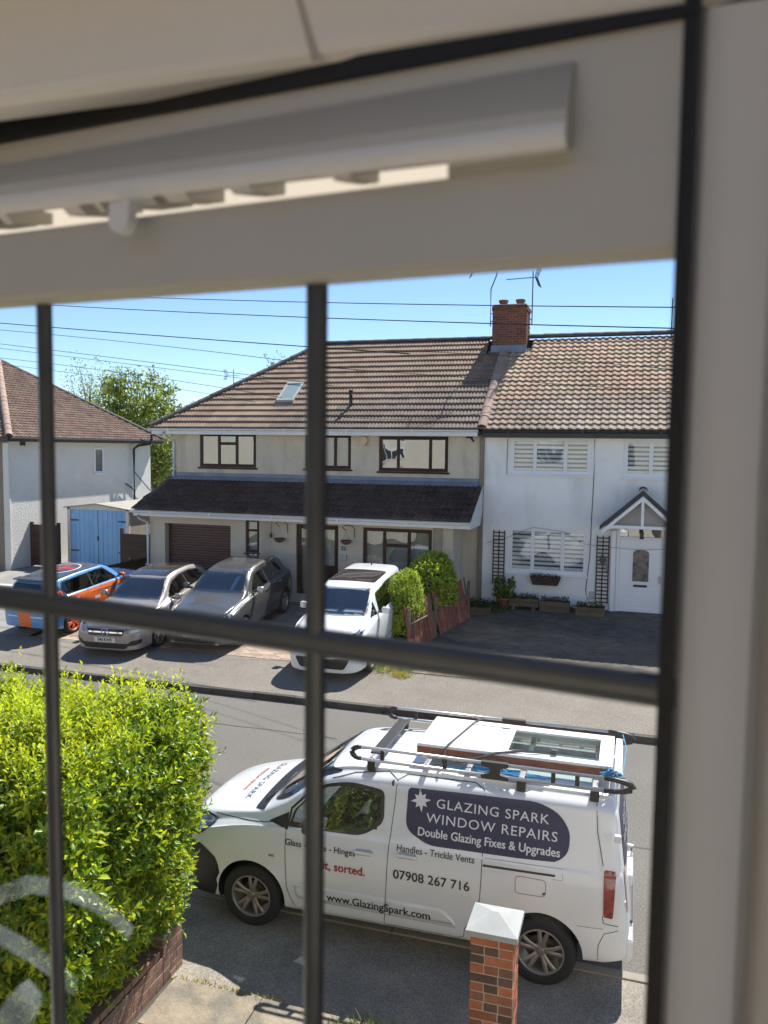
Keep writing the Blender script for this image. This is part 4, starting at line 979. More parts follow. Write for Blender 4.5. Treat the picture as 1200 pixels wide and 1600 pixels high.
wire('thin wire that starts mid-sky at the left edge above the left roof apex', [(-80, 528), (0, 537), (200, 562), (400, 587), (520, 603)], 22, 20, .008)
wire('thin wire level with the far aerial crossing the left pane', [(-80, 535), (0, 544), (200, 568), (380, 593), (500, 606)], 22.4, 20.4, .007)
wire('thin wire crossing just above the apex of the left roof', [(-80, 551), (0, 560), (200, 583), (350, 607), (440, 621)], 22, 20.4, .007)
wire('lowest thin wire in the left sky passing in front of the trees', [(-80, 561), (0, 569), (200, 595), (330, 617), (400, 628)], 22.6, 20.8, .006)
wire('faint upper wire in front of the tiles below the ridge', [(500, 545), (760, 556), (1060, 577)], 19, 15, .006)
wire('faint middle wire in front of the tiles', [(500, 573), (740, 592), (1060, 612)], 19, 15, .006)
wire('faint lowest wire in front of the tiles reaching the party cap', [(500, 648), (640, 655), (790, 640)], 19.5, 20.2, .006)

# ------------------------------------------------------------------ front of the white house: planters, trellises
LATH = M('dark_trellis_wood', (.055, .032, .022), .8, .2, 6.)
def trellis(label, x0, x1, z0, z1, nv, nh, group):
    t = thing('trellis', label, 'trellis', (x0, 21.66, z0), group=group)
    v = MB().bbox(-.014, .014, -.012, .012, 0, z1-z0, .003).mesh('lath', LATH); h = MB().bbox(0, x1-x0, -.01, .01, -.014, .014, .003).mesh('lath', LATH)
    for i in range(nv): link('lath', v, t, ((x1-x0)*i/(nv-1), 0, 0))
    for i in range(nh): link('lath', h, t, (0, -.018, (z1-z0)*(i+.4)/nh))
    return t
trellis('dark square-meshed trellis on the white wall left of the ground-floor window', -3.56, -3.26, 1.33, 2.81, 3, 15, 'wall trellises')
t2 = trellis('dark square-meshed trellis with a diamond ornament beside the white porch', -.82, -.52, .98, 2.78, 3, 18, 'wall trellises')
MB().prism([(.15, 1.35), (.24, 1.18), (.15, .98), (.06, 1.18)], 1, -.05, -.03).obj('wall_ornament', ALU, t2, world=False)
PLW = M('planter_wood', (.13, .10, .065), .9, .25, 5., .3, 40, rnd=.15)
SOIL = M('soil', (.03, .022, .015), 1., .3, 20.)
WGR = M('weed_leaf', (.035, .07, .018), .6, .3, 4., rnd=.35, island=True, trans=.25)
def plants(name, x0, x1, y0, y1, z, h, n, ll, mats, parent=None):
    P = np.stack([RNG.uniform(x0, x1, n), RNG.uniform(y0, y1, n), z+RNG.uniform(0, 1, n)**1.5*h], 1); D = RNG.normal(size=P.shape)+np.array([[0, 0, .8]]); N = RNG.normal(size=P.shape)+np.array([[0, 0, 1.]])
    off = np.array(WORLD[parent.name]) if parent is not None else 0
    return link(name, leaf_mesh(name, P-off, D, N, RNG.uniform(.6, 1.2, n)*ll, RNG.uniform(.6, 1.2, n)*ll*.5, mats), parent, kind='stuff')
def planter(label, x0, x1, y0, y1, z0, z1, legs=False, greens=300):
    p = thing('planter', label, 'planter', ((x0+x1)/2, (y0+y1)/2, z0))
    n = 2; hgt = (z1-z0-(.1 if legs else 0))/n; zb = z0+(.1 if legs else 0)
    for i in range(n):
        MB().bbox(x0, x1, y0, y0+.02, zb+i*hgt, zb+(i+1)*hgt-.006, .004).obj('board', PLW, p); MB().bbox(x0, x1, y1-.02, y1, zb+i*hgt, zb+(i+1)*hgt-.006, .004).obj('board', PLW, p)
        for xx in (x0, x1-.02): MB().bbox(xx, xx+.02, y0+.02, y1-.02, zb+i*hgt, zb+(i+1)*hgt-.006, .004).obj('board', PLW, p)
    if legs:
        for xx in (x0+.08, x1-.16): MB().bbox(xx, xx+.08, y0, y1, z0, zb, .005).obj('foot', PLW, p)
    MB().box(x0+.021, x1-.021, y0+.021, y1-.021, zb, z1-.03).obj('soil', SOIL, p)
    plants('plants', x0+.03, x1-.03, y0+.02, y1-.02, z1-.03, .12, greens, .06, [WGR], p)
    return p
gh = .76
planter('long weathered wooden planter on feet under the left of the window', -3.02, -2.26, 21.1, 21.4, gh, gh+.32, True)
planter('long weathered wooden planter standing right of the one on feet', -2.22, -1.45, 21.15, 21.4, gh, gh+.28, False, 420)
planter('short wooden trough with pale flowers at the foot of the right trellis', -1.28, -.56, 21.0, 21.3, gh-.02, gh+.22, False, 420)
planter('low wooden trough overgrown with weeds at the left end of the white wall', -3.98, -3.42, 20.4, 20.7, gz(20.5), gz(20.5)+.2, False, 600)
FLW = M('pale_flower', (.6, .58, .45), .7); 
f_ = plants('flowers', -1.1, -.6, 20.98, 21.2, gh+.25, .12, 26, .07, [FLW]); tag(f_, 'pale yellow flowers in the short trough by the right trellis', 'flowers')
wg = plants('weeds', -4.3, -1.0, 21.2, 21.6, gh, .16, 1500, .07, [WGR]); tag(wg, 'low green weeds along the foot of the white wall', 'weeds')
wg = plants('weeds', -4.0, -3.1, 20.5, 21.3, gz(20.9), .15, 700, .07, [WGR]); tag(wg, 'weeds spilling around the low trough at the party line', 'weeds')
wb = thing('window_box', 'dark window box of dried brown plants hanging under the ground-floor window', 'window box', (-2.13, 21.6, 1.4))
MB().prism([(-.40, .22), (.41, .22), (.33, 0), (-.33, 0)], 1, -.12, .09).obj('box', M('rusty_box', (.05, .03, .025), .9, .3, 9.), wb, world=False)
plants('dried_plants', -2.52, -1.74, 21.45, 21.7, 1.56, .12, 500, .06, [M('dried_plant', (.10, .045, .03), .9, .3, 8., rnd=.4, island=True)], wb)
pt = thing('plant_pot', 'terracotta pot of a leafy green plant beside the left trellis', 'plant pot', (-3.17, 21.25, .76))
MB().lathe([(.0, 0), (.12, 0), (.16, .24), (.18, .24), (.18, .29), (.15, .29), (.14, .1)], 16).obj('pot', M('terracotta', (.28, .12, .075), .9, .15, 6.), pt, world=False, smooth=True)
P_ = plants('foliage', -3.45, -2.92, 21.05, 21.45, 1.05, .5, 420, .13, [WGR, LEAFG], pt)
MB().tube([(0, 0, .1), (.02, 0, .55)], .015, 5).obj('stem', TWIG, pt, world=False)
bskm = M('basket_coir', (.12, .055, .035), .9, .3, 9.)
def basket(label, x, y, zt, zb):
    b = thing('hanging_basket', label, 'hanging basket', (x, y, zb), group='hanging baskets on the cream wall')
    mb = MB().tube([(.20, .12, zt-zb-.25), (.20, .1, zt-zb)]+[(.2-.17+.17*math.cos(a), .05, zt-zb+.10*math.sin(a)) for a in (.3, .9, 1.5, 2.2, 2.8)]+[(.0, .02, zt-zb-.06)], .012, 6)
    mb.obj('bracket', BLACKP, b, world=False)
    MB().tube([(0, 0, zt-zb-.08), (-.12, 0, .09)], .005, 4).tube([(0, 0, zt-zb-.08), (.12, 0, .09)], .005, 4).obj('chain', METAL, b, world=False)
    MB().lathe([(.0, -.02), (.08, 0), (.14, .06), (.155, .11), (.14, .11), (.1, .05)], 14).obj('bowl', bskm, b, world=False, smooth=True)
    return b
basket('hanging basket beside the small window left of the brown front door', -9.3, LY-.18, 2.86, 2.37)
basket('hanging basket above the number plaque right of the brown front door', -7.33, LY-.18, 2.82, 2.40)
MB()
tag(MB().tube([(-9.62, LY-.02, 2.98), (-9.62, LY-.03, 2.55)], .006, 4).lathe([(.02, -.02), (.04, .05), (.03, .1), (0, .12)], 8, Matrix.Translation((-9.62, LY-.045, 2.48))).obj('wall_bell', BLACKP), 'small bell hanging on a cord left of the hanging basket', 'bell')

# ------------------------------------------------------------------ leaning picket fence
RP = M('worn_red_paint', (.25, .062, .04), .85, .25, 4., .3, 30, rnd=.25, col2=(.22, .15, .10), c2scale=7., c2lo=.5, c2hi=.7)
GP = M('bare_grey_wood', (.15, .12, .09), .9, .2, 6., .3, 30, rnd=.15)
pf = thing('picket_fence', 'leaning picket fence of worn red pickets below the bushes', 'fence', (-5.0, 17.9, gz(17.9)))
a0, a1 = Vector((-4.66, 17.3, gz(17.3))), Vector((-3.86, 20.2, gz(20.2))); Lf = (a1-a0).length; df = (a1-a0).normalized()
pk = MB().bbox(-.036, .036, -.009, .009, -.03, 1.04, .004).mesh('picket', RP); pk2 = MB().bbox(-.033, .033, -.009, .009, -.03, 1.08, .004).mesh('picket', GP)
ang = math.atan2(df.y, df.x); s_ = 0.; i = 0
while s_ < Lf:
    gap = 1.18 < s_ < 1.34
    if not gap:
        pos = a0+df*s_; lean = -.20 if s_ > 1.3 else -.10
        link('picket', pk2 if i % 11 == 3 else pk, pf, Vector((pos.x, pos.y, gz(pos.y)))-Vector(WORLD[pf.name]), (R_(-9)+random.uniform(-.03, .03), lean*.6+random.uniform(-.03, .03), ang))
    s_ += .082; i += 1
for (sa, sb) in ((0, 1.2), (1.34, Lf)):
    for z in (.2, .62):
        p0, p1 = a0+df*sa, a0+df*sb
        MB().tube([(p0.x-.05, p0.y, gz(p0.y)+z), (p1.x-.05, p1.y, gz(p1.y)+z)], .022, 4).obj('rail', GP, pf)
for sa in (.02, 1.27, Lf):
    p0 = a0+df*sa; MB().bbox(p0.x-.12, p0.x-.05, p0.y-.035, p0.y+.035, gz(p0.y)-.05, gz(p0.y)+.95, .006).obj('post', GP, pf)

# ------------------------------------------------------------------ far left: low wall and railing in front of the left house
lw = thing('low_wall', 'low pale coped wall in front of the left house behind the striped car', 'wall', (-18.4, 18.5, gz(18.5)))
MB().bbox(-30, -16.4, 18.4, 18.55, gz(18.4), gz(18.4)+.42, .01).obj('wall', M('low_wall_render', (.2, .19, .18), .9, .15, 3.), lw)
MB().bbox(-30, -16.35, 18.34, 18.6, gz(18.4)+.42, gz(18.4)+.48, .012).obj('coping', M('coping', (.46, .44, .40), .8, .1, 3.), lw)
rl = thing('railing', 'short black metal railing at the left edge of the view beside the pavement', 'railing', (-17.6, 16.1, gz(16.1)))
for i in range(14): link('bar', BM.setdefault('bar', MB().tube([(0, 0, 0), (0, 0, .62)], .012, 6).mesh('bar', BLACKP)), rl, (-.13*i, 0, 0))
MB().box(-1.8, .02, -.015, .015, .6, .63).box(-1.8, .02, -.015, .015, .08, .11).obj('rail', BLACKP, rl, world=False)
MB().bbox(-19.6, -17.5, 16.0, 16.2, gz(16.1)-.02, gz(16.1)+.09, .01).obj('kerb_edge', M('pale_edge', (.42, .40, .36), .85, .12, 3.), rl)
# ------------------------------------------------------------------ vehicles
def pchip(tab):
    xs = np.array([t[0] for t in tab], float); ys = np.array([t[1] for t in tab], float)
    h = np.diff(xs); d = np.diff(ys)/h; m = np.zeros(len(xs)); m[0], m[-1] = d[0], d[-1]
    for i in range(1, len(xs)-1):
        m[i] = 0 if d[i-1]*d[i] <= 0 else 2*d[i-1]*d[i]/(d[i-1]+d[i])
    def f(x):
        i = int(np.clip(np.searchsorted(xs, x)-1, 0, len(h)-1)); t = np.clip((x-xs[i])/h[i], 0, 1)
        return (2*t**3-3*t**2+1)*ys[i]+(t**3-2*t**2+t)*h[i]*m[i]+(-2*t**3+3*t**2)*ys[i+1]+(t**3-t**2)*h[i]*m[i+1]
    return f
def rpoly(pts, r=.04, seg=4):
    out = []; n = len(pts); rr = r if isinstance(r, (list, tuple)) else [r]*n
    for i in range(n):
        p0, p, p1 = Vector(pts[i-1]), Vector(pts[i]), Vector(pts[(i+1) % n])
        a, b = (p0-p), (p1-p); q = min(rr[i], a.length*.45, b.length*.45)
        if q < 1e-4: out.append(tuple(p)); continue
        A, B = p+a.normalized()*q, p+b.normalized()*q
        for k in range(seg+1):
            t = k/seg; out.append(tuple(A*(1-t)**2+p*2*t*(1-t)+B*t*t))
    return out
def shrink(poly, m):
    us = [p[0] for p in poly]; vs = [p[1] for p in poly]; cu, cv = (min(us)+max(us))/2, (min(vs)+max(vs))/2; w, h = max(us)-min(us), max(vs)-min(vs)
    return [(cu+(u-cu)*(1-2*m/w), cv+(v-cv)*(1-2*m/h)) for u, v in poly]
def inpoly(u, v, poly):
    c = False; n = len(poly)
    for i in range(n):
        (x1, y1), (x2, y2) = poly[i-1], poly[i]
        if (y1 > v) != (y2 > v) and u < (x2-x1)*(v-y1)/(y2-y1)+x1: c = not c
    return c
class Vehicle:
    """a shell lofted along its length (local x from nose to tail, y across, z up) with real openings for glass"""
    DIRS = {'L': (Vector((0, -3, 0)), Vector((0, 1, 0)), lambda u, v: Vector((u, 0, v))), 'R': (Vector((0, 3, 0)), Vector((0, -1, 0)), lambda u, v: Vector((u, 0, v))),
            'F': (Vector((-3, 0, 0)), Vector((1, 0, 0)), lambda u, v: Vector((0, u, v))), 'B': (Vector((9, 0, 0)), Vector((-1, 0, 0)), lambda u, v: Vector((0, u, v))),
            'T': (Vector((0, 0, 4)), Vector((0, 0, -1)), lambda u, v: Vector((u, v, 0)))}
    def __init__(s, root, L, zb, zs, zt, ws, wt, shear, crown, wheels, wr, paint, r_top=.09, tuck=.965, archr=None, nst=100, belly=.985):
        s.root = root; s.L = L; s.W = max(v for _, v in ws); s.wheels = wheels; s.wr = wr
        fb, fs_, ft, fw, fwt, fsh, fc = [pchip(t) for t in (zb, zs, zt, ws, wt, shear, crown)]
        st = sorted(set([round(L*i/nst, 4) for i in range(nst+1)]+[.012, .025, .06, .08, L-.012, L-.025, L-.06, L-.08]))
        rings = []
        for x in st:
            b, sh, t, w, w2, sx, cr = fb(x), fs_(x), ft(x), fw(x), fwt(x), fsh(x), fc(x)
            sh = min(sh, t-.03); w2 = min(w2, w*.975); g = max(t-sh, .03); rt = min(r_top, g*.5)
            half = [(0, b), (w*.6, b), (w*.90, b+.01), (w*.965, b+.05), (w*belly, b+.16), (w, b+(sh-b)*.55), (w*.997, b+(sh-b)*.8), (w*tuck, sh-.0)]
            base = w*tuck-.012
            for k in (.12, .5, .85): half.append((base+(w2-base)*k, sh+(g-rt)*k))
            half += [(w2-.015, t-rt*.6), (w2-rt*.75, t-rt*.16), (w2*.78, t+cr*.25), (w2*.42, t+cr*.8), (0, t+cr)]
            P = [Vector(p) for p in half]; D = []
            for i in range(len(P)-1):
                p0, p1, p2, p3 = P[max(i-1, 0)], P[i], P[i+1], P[min(i+2, len(P)-1)]
                for k in range(3):
                    u = k/3; D.append(.5*((2*p1)+(-p0+p2)*u+(2*p0-5*p1+4*p2-p3)*u*u+(-p0+3*p1-3*p2+p3)*u**3))
            D.append(P[-1])
            ring = [(x+sx*(z-.6), y, z) for y, z in D]+[(x+sx*(z-.6), -y, z) for y, z in D[-2:0:-1]]
            rings.append(ring)
        n = len(rings[0]); vs = [v for r in rings for v in r]; f = []
        for i in range(len(rings)-1):
            for k in range(n): f.append((i*n+k, i*n+(k+1) % n, (i+1)*n+(k+1) % n, (i+1)*n+k))
        for r, base in ((rings[0], 0), (rings[-1], (len(rings)-1)*n)):
            # cap made of shrinking rings so that it shades smoothly
            c = np.mean(np.array(r), 0); prev = base; sgn = -1 if base == 0 else 1
            for q, bulge in ((.72, .018), (.4, .026)):
                o = len(vs); vs += [tuple(c+(np.array(p)-c)*q+np.array([sgn*bulge, 0, 0])) for p in r]
                for k in range(n): f.append((prev+k, o+k, o+(k+1) % n, prev+(k+1) % n) if base == 0 else (prev+k, prev+(k+1) % n, o+(k+1) % n, o+k))
                prev = o
            vs.append(tuple(c+np.array([sgn*.028, 0, 0]))); e = len(vs)-1
            for k in range(n): f.append((prev+(k+1) % n, prev+k, e) if base != 0 else (prev+k, prev+(k+1) % n, e))
        me = bpy.data.meshes.new('body'); me.from_pydata(vs, [], f)
        bm = bmesh.new(); bm.from_mesh(me); bmesh.ops.recalc_face_normals(bm, faces=bm.faces); bm.to_mesh(me); bm.free()
        o = bpy.data.objects.new('body', me); COL.objects.link(o)
        ar = archr or wr+.045; cut = MB()
        for xw in wheels:
            for sg in (-1, 1):
                Mx = Matrix.Translation((xw, sg*(s.W+.1), wr)) @ Matrix.Rotation(R_(90)*sg, 4, 'X'); k = 40; V = []
                cut.tube([(xw, sg*(s.W-.34), wr+.01), (xw, sg*(s.W+.12), wr+.01)], ar, 40)
        co = bpy.data.objects.new('cut', cut.mesh('cut')); COL.objects.link(co)
        bmc = bmesh.new(); bmc.from_mesh(co.data); bmesh.ops.recalc_face_normals(bmc, faces=bmc.faces); bmc.to_mesh(co.data); bmc.free()
        md = o.modifiers.new('b', 'BOOLEAN'); md.operation = 'DIFFERENCE'; md.object = co; md.solver = 'EXACT'
        dg = bpy.context.evaluated_depsgraph_get(); me2 = bpy.data.meshes.new_from_object(o.evaluated_get(dg)); me2.name = 'body'
        bpy.data.objects.remove(o); bpy.data.objects.remove(co)
        me2.materials.clear(); me2.materials.append(paint); me2.materials.append(DARK); s.paint = paint
        bm = bmesh.new(); bm.from_mesh(me2)
        for fc_ in bm.faces:
            c = fc_.calc_center_median(); fc_.smooth = True; fc_.material_index = 0
            for xw in wheels:
                if math.hypot(c.x-xw, c.z-wr-.01) < ar-.0005 and abs(c.y) > s.W-.36: fc_.material_index = 1; fc_.smooth = False
        bm.to_mesh(me2); s.me = me2; s.bvh = BVHTree.FromBMesh(bm); s.bm = bm; s.holes = []
    def hit(s, ax, u, v, eps=.003):
        o, d, P = s.DIRS[ax]; r = s.bvh.ray_cast(P(u, v)+o, d)
        if r[0] is None: return None
        n = r[1]
        if n.dot(d) > 0: n = -n
        return r[0]+n*eps
    def grid(s, poly, nu=14, nv=8, byv=True):
        """scanline fill of a convex outline"""
        vv = [p[1] for p in poly]; v0, v1 = min(vv), max(vv); rows = []
        # cluster rows towards both ends for rounded corners
        for j in range(nv+1):
            t = .5-.5*math.cos(math.pi*j/nv); v = v0+(v1-v0)*(t*.999+.0005); xs = []
            for i in range(len(poly)):
                (x1, y1), (x2, y2) = poly[i-1], poly[i]
                if (y1 > v) != (y2 > v): xs.append((x2-x1)*(v-y1)/(y2-y1)+x1)
            a, b = min(xs), max(xs); rows.append([(a+(b-a)*i/nu, v) for i in range(nu+1)])
        return rows
    def patch(s, ax, poly, name, mat, eps=.003, nu=14, nv=8, parent=None, label=None):
        rows = s.grid(poly, nu, nv); vs = []; last = None
        for r in rows:
            for (u, v) in r:
                p = s.hit(ax, u, v, eps)
                if p is None: p = last or Vector((0, 0, 0))
                last = p; vs.append(p)
        m = nu+1; fs = [(j*m+i, j*m+i+1, (j+1)*m+i+1, (j+1)*m+i) for j in range(nv) for i in range(nu)]
        o = MB().add(vs, fs).obj(name, mat, parent or s.root, smooth=True, world=False, label=label)
        return o
    def ring(s, ax, outer, m, name, mat, eps=.005, parent=None):
        inner = shrink(outer, m); n = len(outer); vs = []; k = 3
        for t in range(k+1):
            for a, b in zip(outer, inner):
                u, v = a[0]+(b[0]-a[0])*t/k, a[1]+(b[1]-a[1])*t/k
                p = s.hit(ax, u, v, eps); vs.append(p if p is not None else (vs[-1] if vs else Vector()))
        fs = [(t*n+i, t*n+(i+1) % n, (t+1)*n+(i+1) % n, (t+1)*n+i) for t in range(k) for i in range(n)]
        return MB().add(vs, fs).obj(name, mat, parent or s.root, smooth=True, world=False)
    def line(s, ax, pts, name, mat, w=.007, eps=.002, closed=False, step=.04, parent=None):
        """a thin gap or trim strip following the surface"""
        P = [Vector(p) for p in pts]; P = P+[P[0]] if closed else P; D = []
        for a, b in zip(P[:-1], P[1:]):
            k = max(1, int((b-a).length/step)); D += [a.lerp(b, i/k) for i in range(k)]
        D.append(P[-1]); vs = []; 
        for i, p in enumerate(D):
            t = (D[min(i+1, len(D)-1)]-D[max(i-1, 0)]).normalized(); nn = Vector((-t.y, t.x))*w*.5
            for q in (p+nn, p-nn):
                h = s.hit(ax, q.x, q.y, eps); vs.append(h if h is not None else (vs[-2] if len(vs) > 1 else Vector()))
        fs = [(2*i, 2*i+1, 2*i+3, 2*i+2) for i in range(len(D)-1)]
        return MB().add(vs, fs).obj(name, mat, parent or s.root, smooth=True, world=False)
    def window(s, ax, poly, name, gm, nu=14, nv=8, frit=.035, mat=None):
        s.holes.append((ax, shrink(poly, frit*.6)))
        g = s.patch(ax, poly, name, gm, .003, nu, nv)
        s.ring(ax, poly, frit, 'window_border', BLACKP, .0045, parent=g); return g
    def text(s, ax, txt, u, v, size, mat, bold=0., space=1., xs=1., name='lettering', flip=False, rot=0., eps=.006, align='CENTER', parent=None, slope=0.):
        vs, fs = text_mesh(txt, size, 0., space, xs, align); out = []; ca, sa = math.cos(rot), math.sin(rot)
        copies = [(0, 0, 0)]+([(bold*q, 0, .0004*(k+1)) for k, q in enumerate((-1, 1))]+[(0, bold*q, .0004*(k+3)) for k, q in enumerate((-.7, .7))] if bold > .0004 else [])
        base = vs; nb = len(base); vs = [(a+dx, b+dy, de) for dx, dy, de in copies for a, b in base]; f0 = fs; fs = [tuple(i+nb*k for i in f) for k in range(len(copies)) for f in f0]
        for a, b, de in vs:
            if flip: a = -a
            b += a*slope
            a, b = a*ca-b*sa, a*sa+b*ca
            p = s.hit(ax, u+a, v+b, eps+de)
            if p is None: p = Vector(out[-1]) if out else Vector()
            out.append(p)
        if flip: fs = [f[::-1] for f in fs]
        return MB().add(out, fs).obj(name, mat, parent or s.root, world=False)
    def finish(s, name='body', label=None):
        dead = []
        for f in s.bm.faces:
            c = f.calc_center_median(); n = f.normal
            for ax, poly in s.holes:
                o, d, P = s.DIRS[ax]
                if n.dot(d) > -.12: continue
                uv = (c.x, c.z) if ax in 'LR' else (c.y, c.z) if ax in 'FB' else (c.x, c.y)
                if ax in 'FB' and abs(n.x) < .2: continue
                if inpoly(*uv, poly): dead.append(f); break
        bmesh.ops.delete(s.bm, geom=dead, context='FACES'); s.bm.to_mesh(s.me); s.bm.free()
        o = link(name, s.me, s.root, label=label); s.me.set_sharp_from_angle(angle=R_(42)); return o

def paint(name, col, rough=.28, metal=0., coat=1., inside=(.03, .03, .03), flake=0.):
    if name in MATS: return MATS[name]
    m = M(name, col, rough, .03, 3., metal=metal, coat=coat, spec=.5); t = m.node_tree
    # the inner face of the panel is dark trim
    geo = _n(t, 'ShaderNodeNewGeometry'); d = _n(t, 'ShaderNodeBsdfDiffuse'); d.inputs[0].default_value = (*inside, 1); mx = _n(t, 'ShaderNodeMixShader')
    t.links.new(geo.outputs['Backfacing'], mx.inputs[0]); t.links.new(t.nodes['Principled BSDF'].outputs[0], mx.inputs[1]); t.links.new(d.outputs[0], mx.inputs[2]); t.links.new(mx.outputs[0], t.nodes['Material Output'].inputs[0])
    return m
CARG = glass('car_glass', (.62, .68, .70), 2.6, .0, .0, .08)
CARGD = glass('privacy_glass', (.10, .11, .12), 1.7, .0, .0, .03)
TRIM = M('interior_trim', (.045, .045, .05), .8, .1, 5.)
SEATM = M('seat_fabric', (.05, .05, .055), .9, .1, 9.)
PLATEW = M('number_plate_white', (.66, .67, .66), .35, .03)
PLATEY = M('number_plate_yellow', (.62, .45, .06), .35, .03)
INK = M('black_lettering', (.012, .012, .013), .4, 0.)
SEAM = M('panel_gap', (.03, .03, .032), .7, 0.)
CHROME = M('chrome', (.62, .63, .65), .12, .05, 3., metal=1.)
LENS = M('headlamp_lens', (.30, .33, .36), .06, .5, 14., col2=(.03, .03, .035), c2scale=11., c2lo=.45, c2hi=.55, spec=1., coat=1.)
REDL = M('red_lamp_lens', (.32, .012, .012), .12, .3, 12., spec=.9, coat=1., col2=(.07, .004, .005), c2scale=9.)

def wheel(v, xw, sg, rim, r, width, rimr, spokes, double=True, tw=.012, bright=1.):
    W_ = v.W; hub = link('wheel', MB().lathe([(0, .0), (rimr*.62, 0), (rimr*.62, .02), (0, .02)], 20, Matrix.Rotation(R_(90)*(1 if sg < 0 else -1), 4, 'X')).mesh('wheel', M('brake_disc', (.10, .09, .08), .5, .2, 20., metal=.6)), v.root, (xw, sg*(W_-.105), r))
    Rm = Matrix.Rotation(R_(90)*(1 if sg < 0 else -1), 4, 'X')      # local +Z -> outwards
    off = .085
    prof = [(rimr-.01, -width+.03), (rimr, -width+.01), (r*.93, -width), (r, -width+.04), (r+.002, -.05), (r*.985, -.018), (r*.93, .0), (rimr+.022, .004), (rimr+.004, -.006), (rimr-.006, -.03)]
    tp = [(a, b+off) for a, b in prof]
    link('tyre', MB().lathe(tp, 44, Rm).mesh('tyre', RUBBER, True), hub)
    mb = MB(); mb.lathe([(rimr+.006, off-.004), (rimr-.006, off-.002), (rimr-.016, off-.012), (rimr-.022, off-.05), (rimr-.03, off-width+.03)], 44, Rm)
    dish = off-.035
    for k in range(spokes):
        a0 = 2*math.pi*k/spokes+.2
        for da in ((-.20, .20) if double else (0,)):
            a = a0+da*(1 if double else 0); ai = a0+da*.45
            wi, wo = (.020, .018) if double else (.028, .045); wi, wo = wi*rimr/.2, wo*rimr/.2
            pi_, po = Vector((math.cos(ai)*rimr*.20, math.sin(ai)*rimr*.20, dish+.0)), Vector((math.cos(a)*(rimr-.012), math.sin(a)*(rimr-.012), off-.016))
            pm_ = pi_.lerp(po, .5)+Vector((0, 0, .012)); t = (po-pi_).normalized(); sd_ = Vector((-t.y, t.x, 0)).normalized(); vs = []
            for p, w_ in ((pi_, wi), (pm_, (wi+wo)/2), (po, wo)):
                vs += [p-sd_*w_, p-sd_*w_*.55+Vector((0, 0, .008)), p+sd_*w_*.55+Vector((0, 0, .008)), p+sd_*w_, p-Vector((0, 0, .022))]
            vs = [Rm @ x for x in vs]; fs = []
            for q in (0, 5):
                for i in range(5): fs.append((q+i, q+(i+1) % 5, q+5+(i+1) % 5, q+5+i))
            mb.add(vs, fs)
    mb.lathe([(0, dish+.016), (rimr*.12, dish+.014), (rimr*.16, dish+.004), (rimr*.30, dish+.0), (rimr*.33, dish-.02)], 20, Rm)
    o = link('rim', mb.mesh('rim', rim), hub); smooth_angle(o, 40)
    mb = MB()
    for k in range(5):
        a = 2*math.pi*k/5; mb.lathe([(0, dish+.006), (.011, dish+.006), (.012, dish-.01)], 8, Rm @ Matrix.Translation((math.cos(a)*rimr*.235, math.sin(a)*rimr*.235, .001)))
    link('wheel_bolts', mb.mesh('wheel_bolts', BLACKP), hub)
def cabin(v, x0, x1, zf, zd, wd, seats, steer_side=1):
    """simple but solid interior: floor, dashboard, seats, wheel"""
    r = v.root
    MB().box(x0+.05, x1, -wd, wd, zf, zf+.03).obj('cabin_floor', TRIM, r, world=False)
    MB().bbox(x0-.25, x0+.28, -wd, wd, zd-.22, zd, .07).obj('dashboard', M('dashboard_grey', (.16, .16, .165), .8, .1, 5.), r, world=False)
    for (sx, sy) in seats:
        MB().bbox(sx-.5, sx, sy-.24, sy+.24, zf+.25, zf+.42, .06).bbox(sx-.08, sx+.08, sy-.24, sy+.24, zf+.35, zf+.98, .07, Matrix.Identity(4)).bbox(sx-.02, sx+.08, sy-.12, sy+.12, zf+1.0, zf+1.17, .05).obj('seat', SEATM, r, world=False)
    c = Vector((x0+.36, steer_side*wd*.5, zd+.02)); mb = MB(); n = 20; Rt = Matrix.Translation(c) @ Matrix.Rotation(R_(-65), 4, 'Y')
    pts = [Rt @ Vector((.18*math.cos(2*math.pi*i/n), .18*math.sin(2*math.pi*i/n), 0)) for i in range(n+1)]
    mb.tube(pts, .014, 6, False).tube([Rt @ Vector((0, -.17, 0)), Rt @ Vector((0, .17, 0))], .014, 6).obj('steering_wheel', BLACKP, r, world=False)
def mirror(v, x, z, sg, mat, w=.2, y=None):
    y = y or v.W*.985; s = sg
    cap = MB(); cap.bbox(x-.05, x+.06, s*y+(0 if s > 0 else -w-.05), s*y+(w+.05 if s > 0 else 0), z-.07, z+.09, .045) if False else cap.bbox(x-.05, x+.06, min(s*(y+.04), s*(y+.04+w)), max(s*(y+.04), s*(y+.04+w)), z-.065, z+.085, .045)
    o = cap.obj('wing_mirror', mat, v.root, world=False); smooth_angle(o, 60)
    MB().tube([(x, s*(y-.04), z-.03), (x, s*(y+.09), z-.035)], .028, 8).obj('mirror_arm', BLACKP, o, world=False)
    MB().bbox(x+.058, x+.066, min(s*(y+.055), s*(y+.025+w)), max(s*(y+.055), s*(y+.025+w)), z-.05, z+.07, .003).obj('mirror_glass', CHROME, o, world=False)

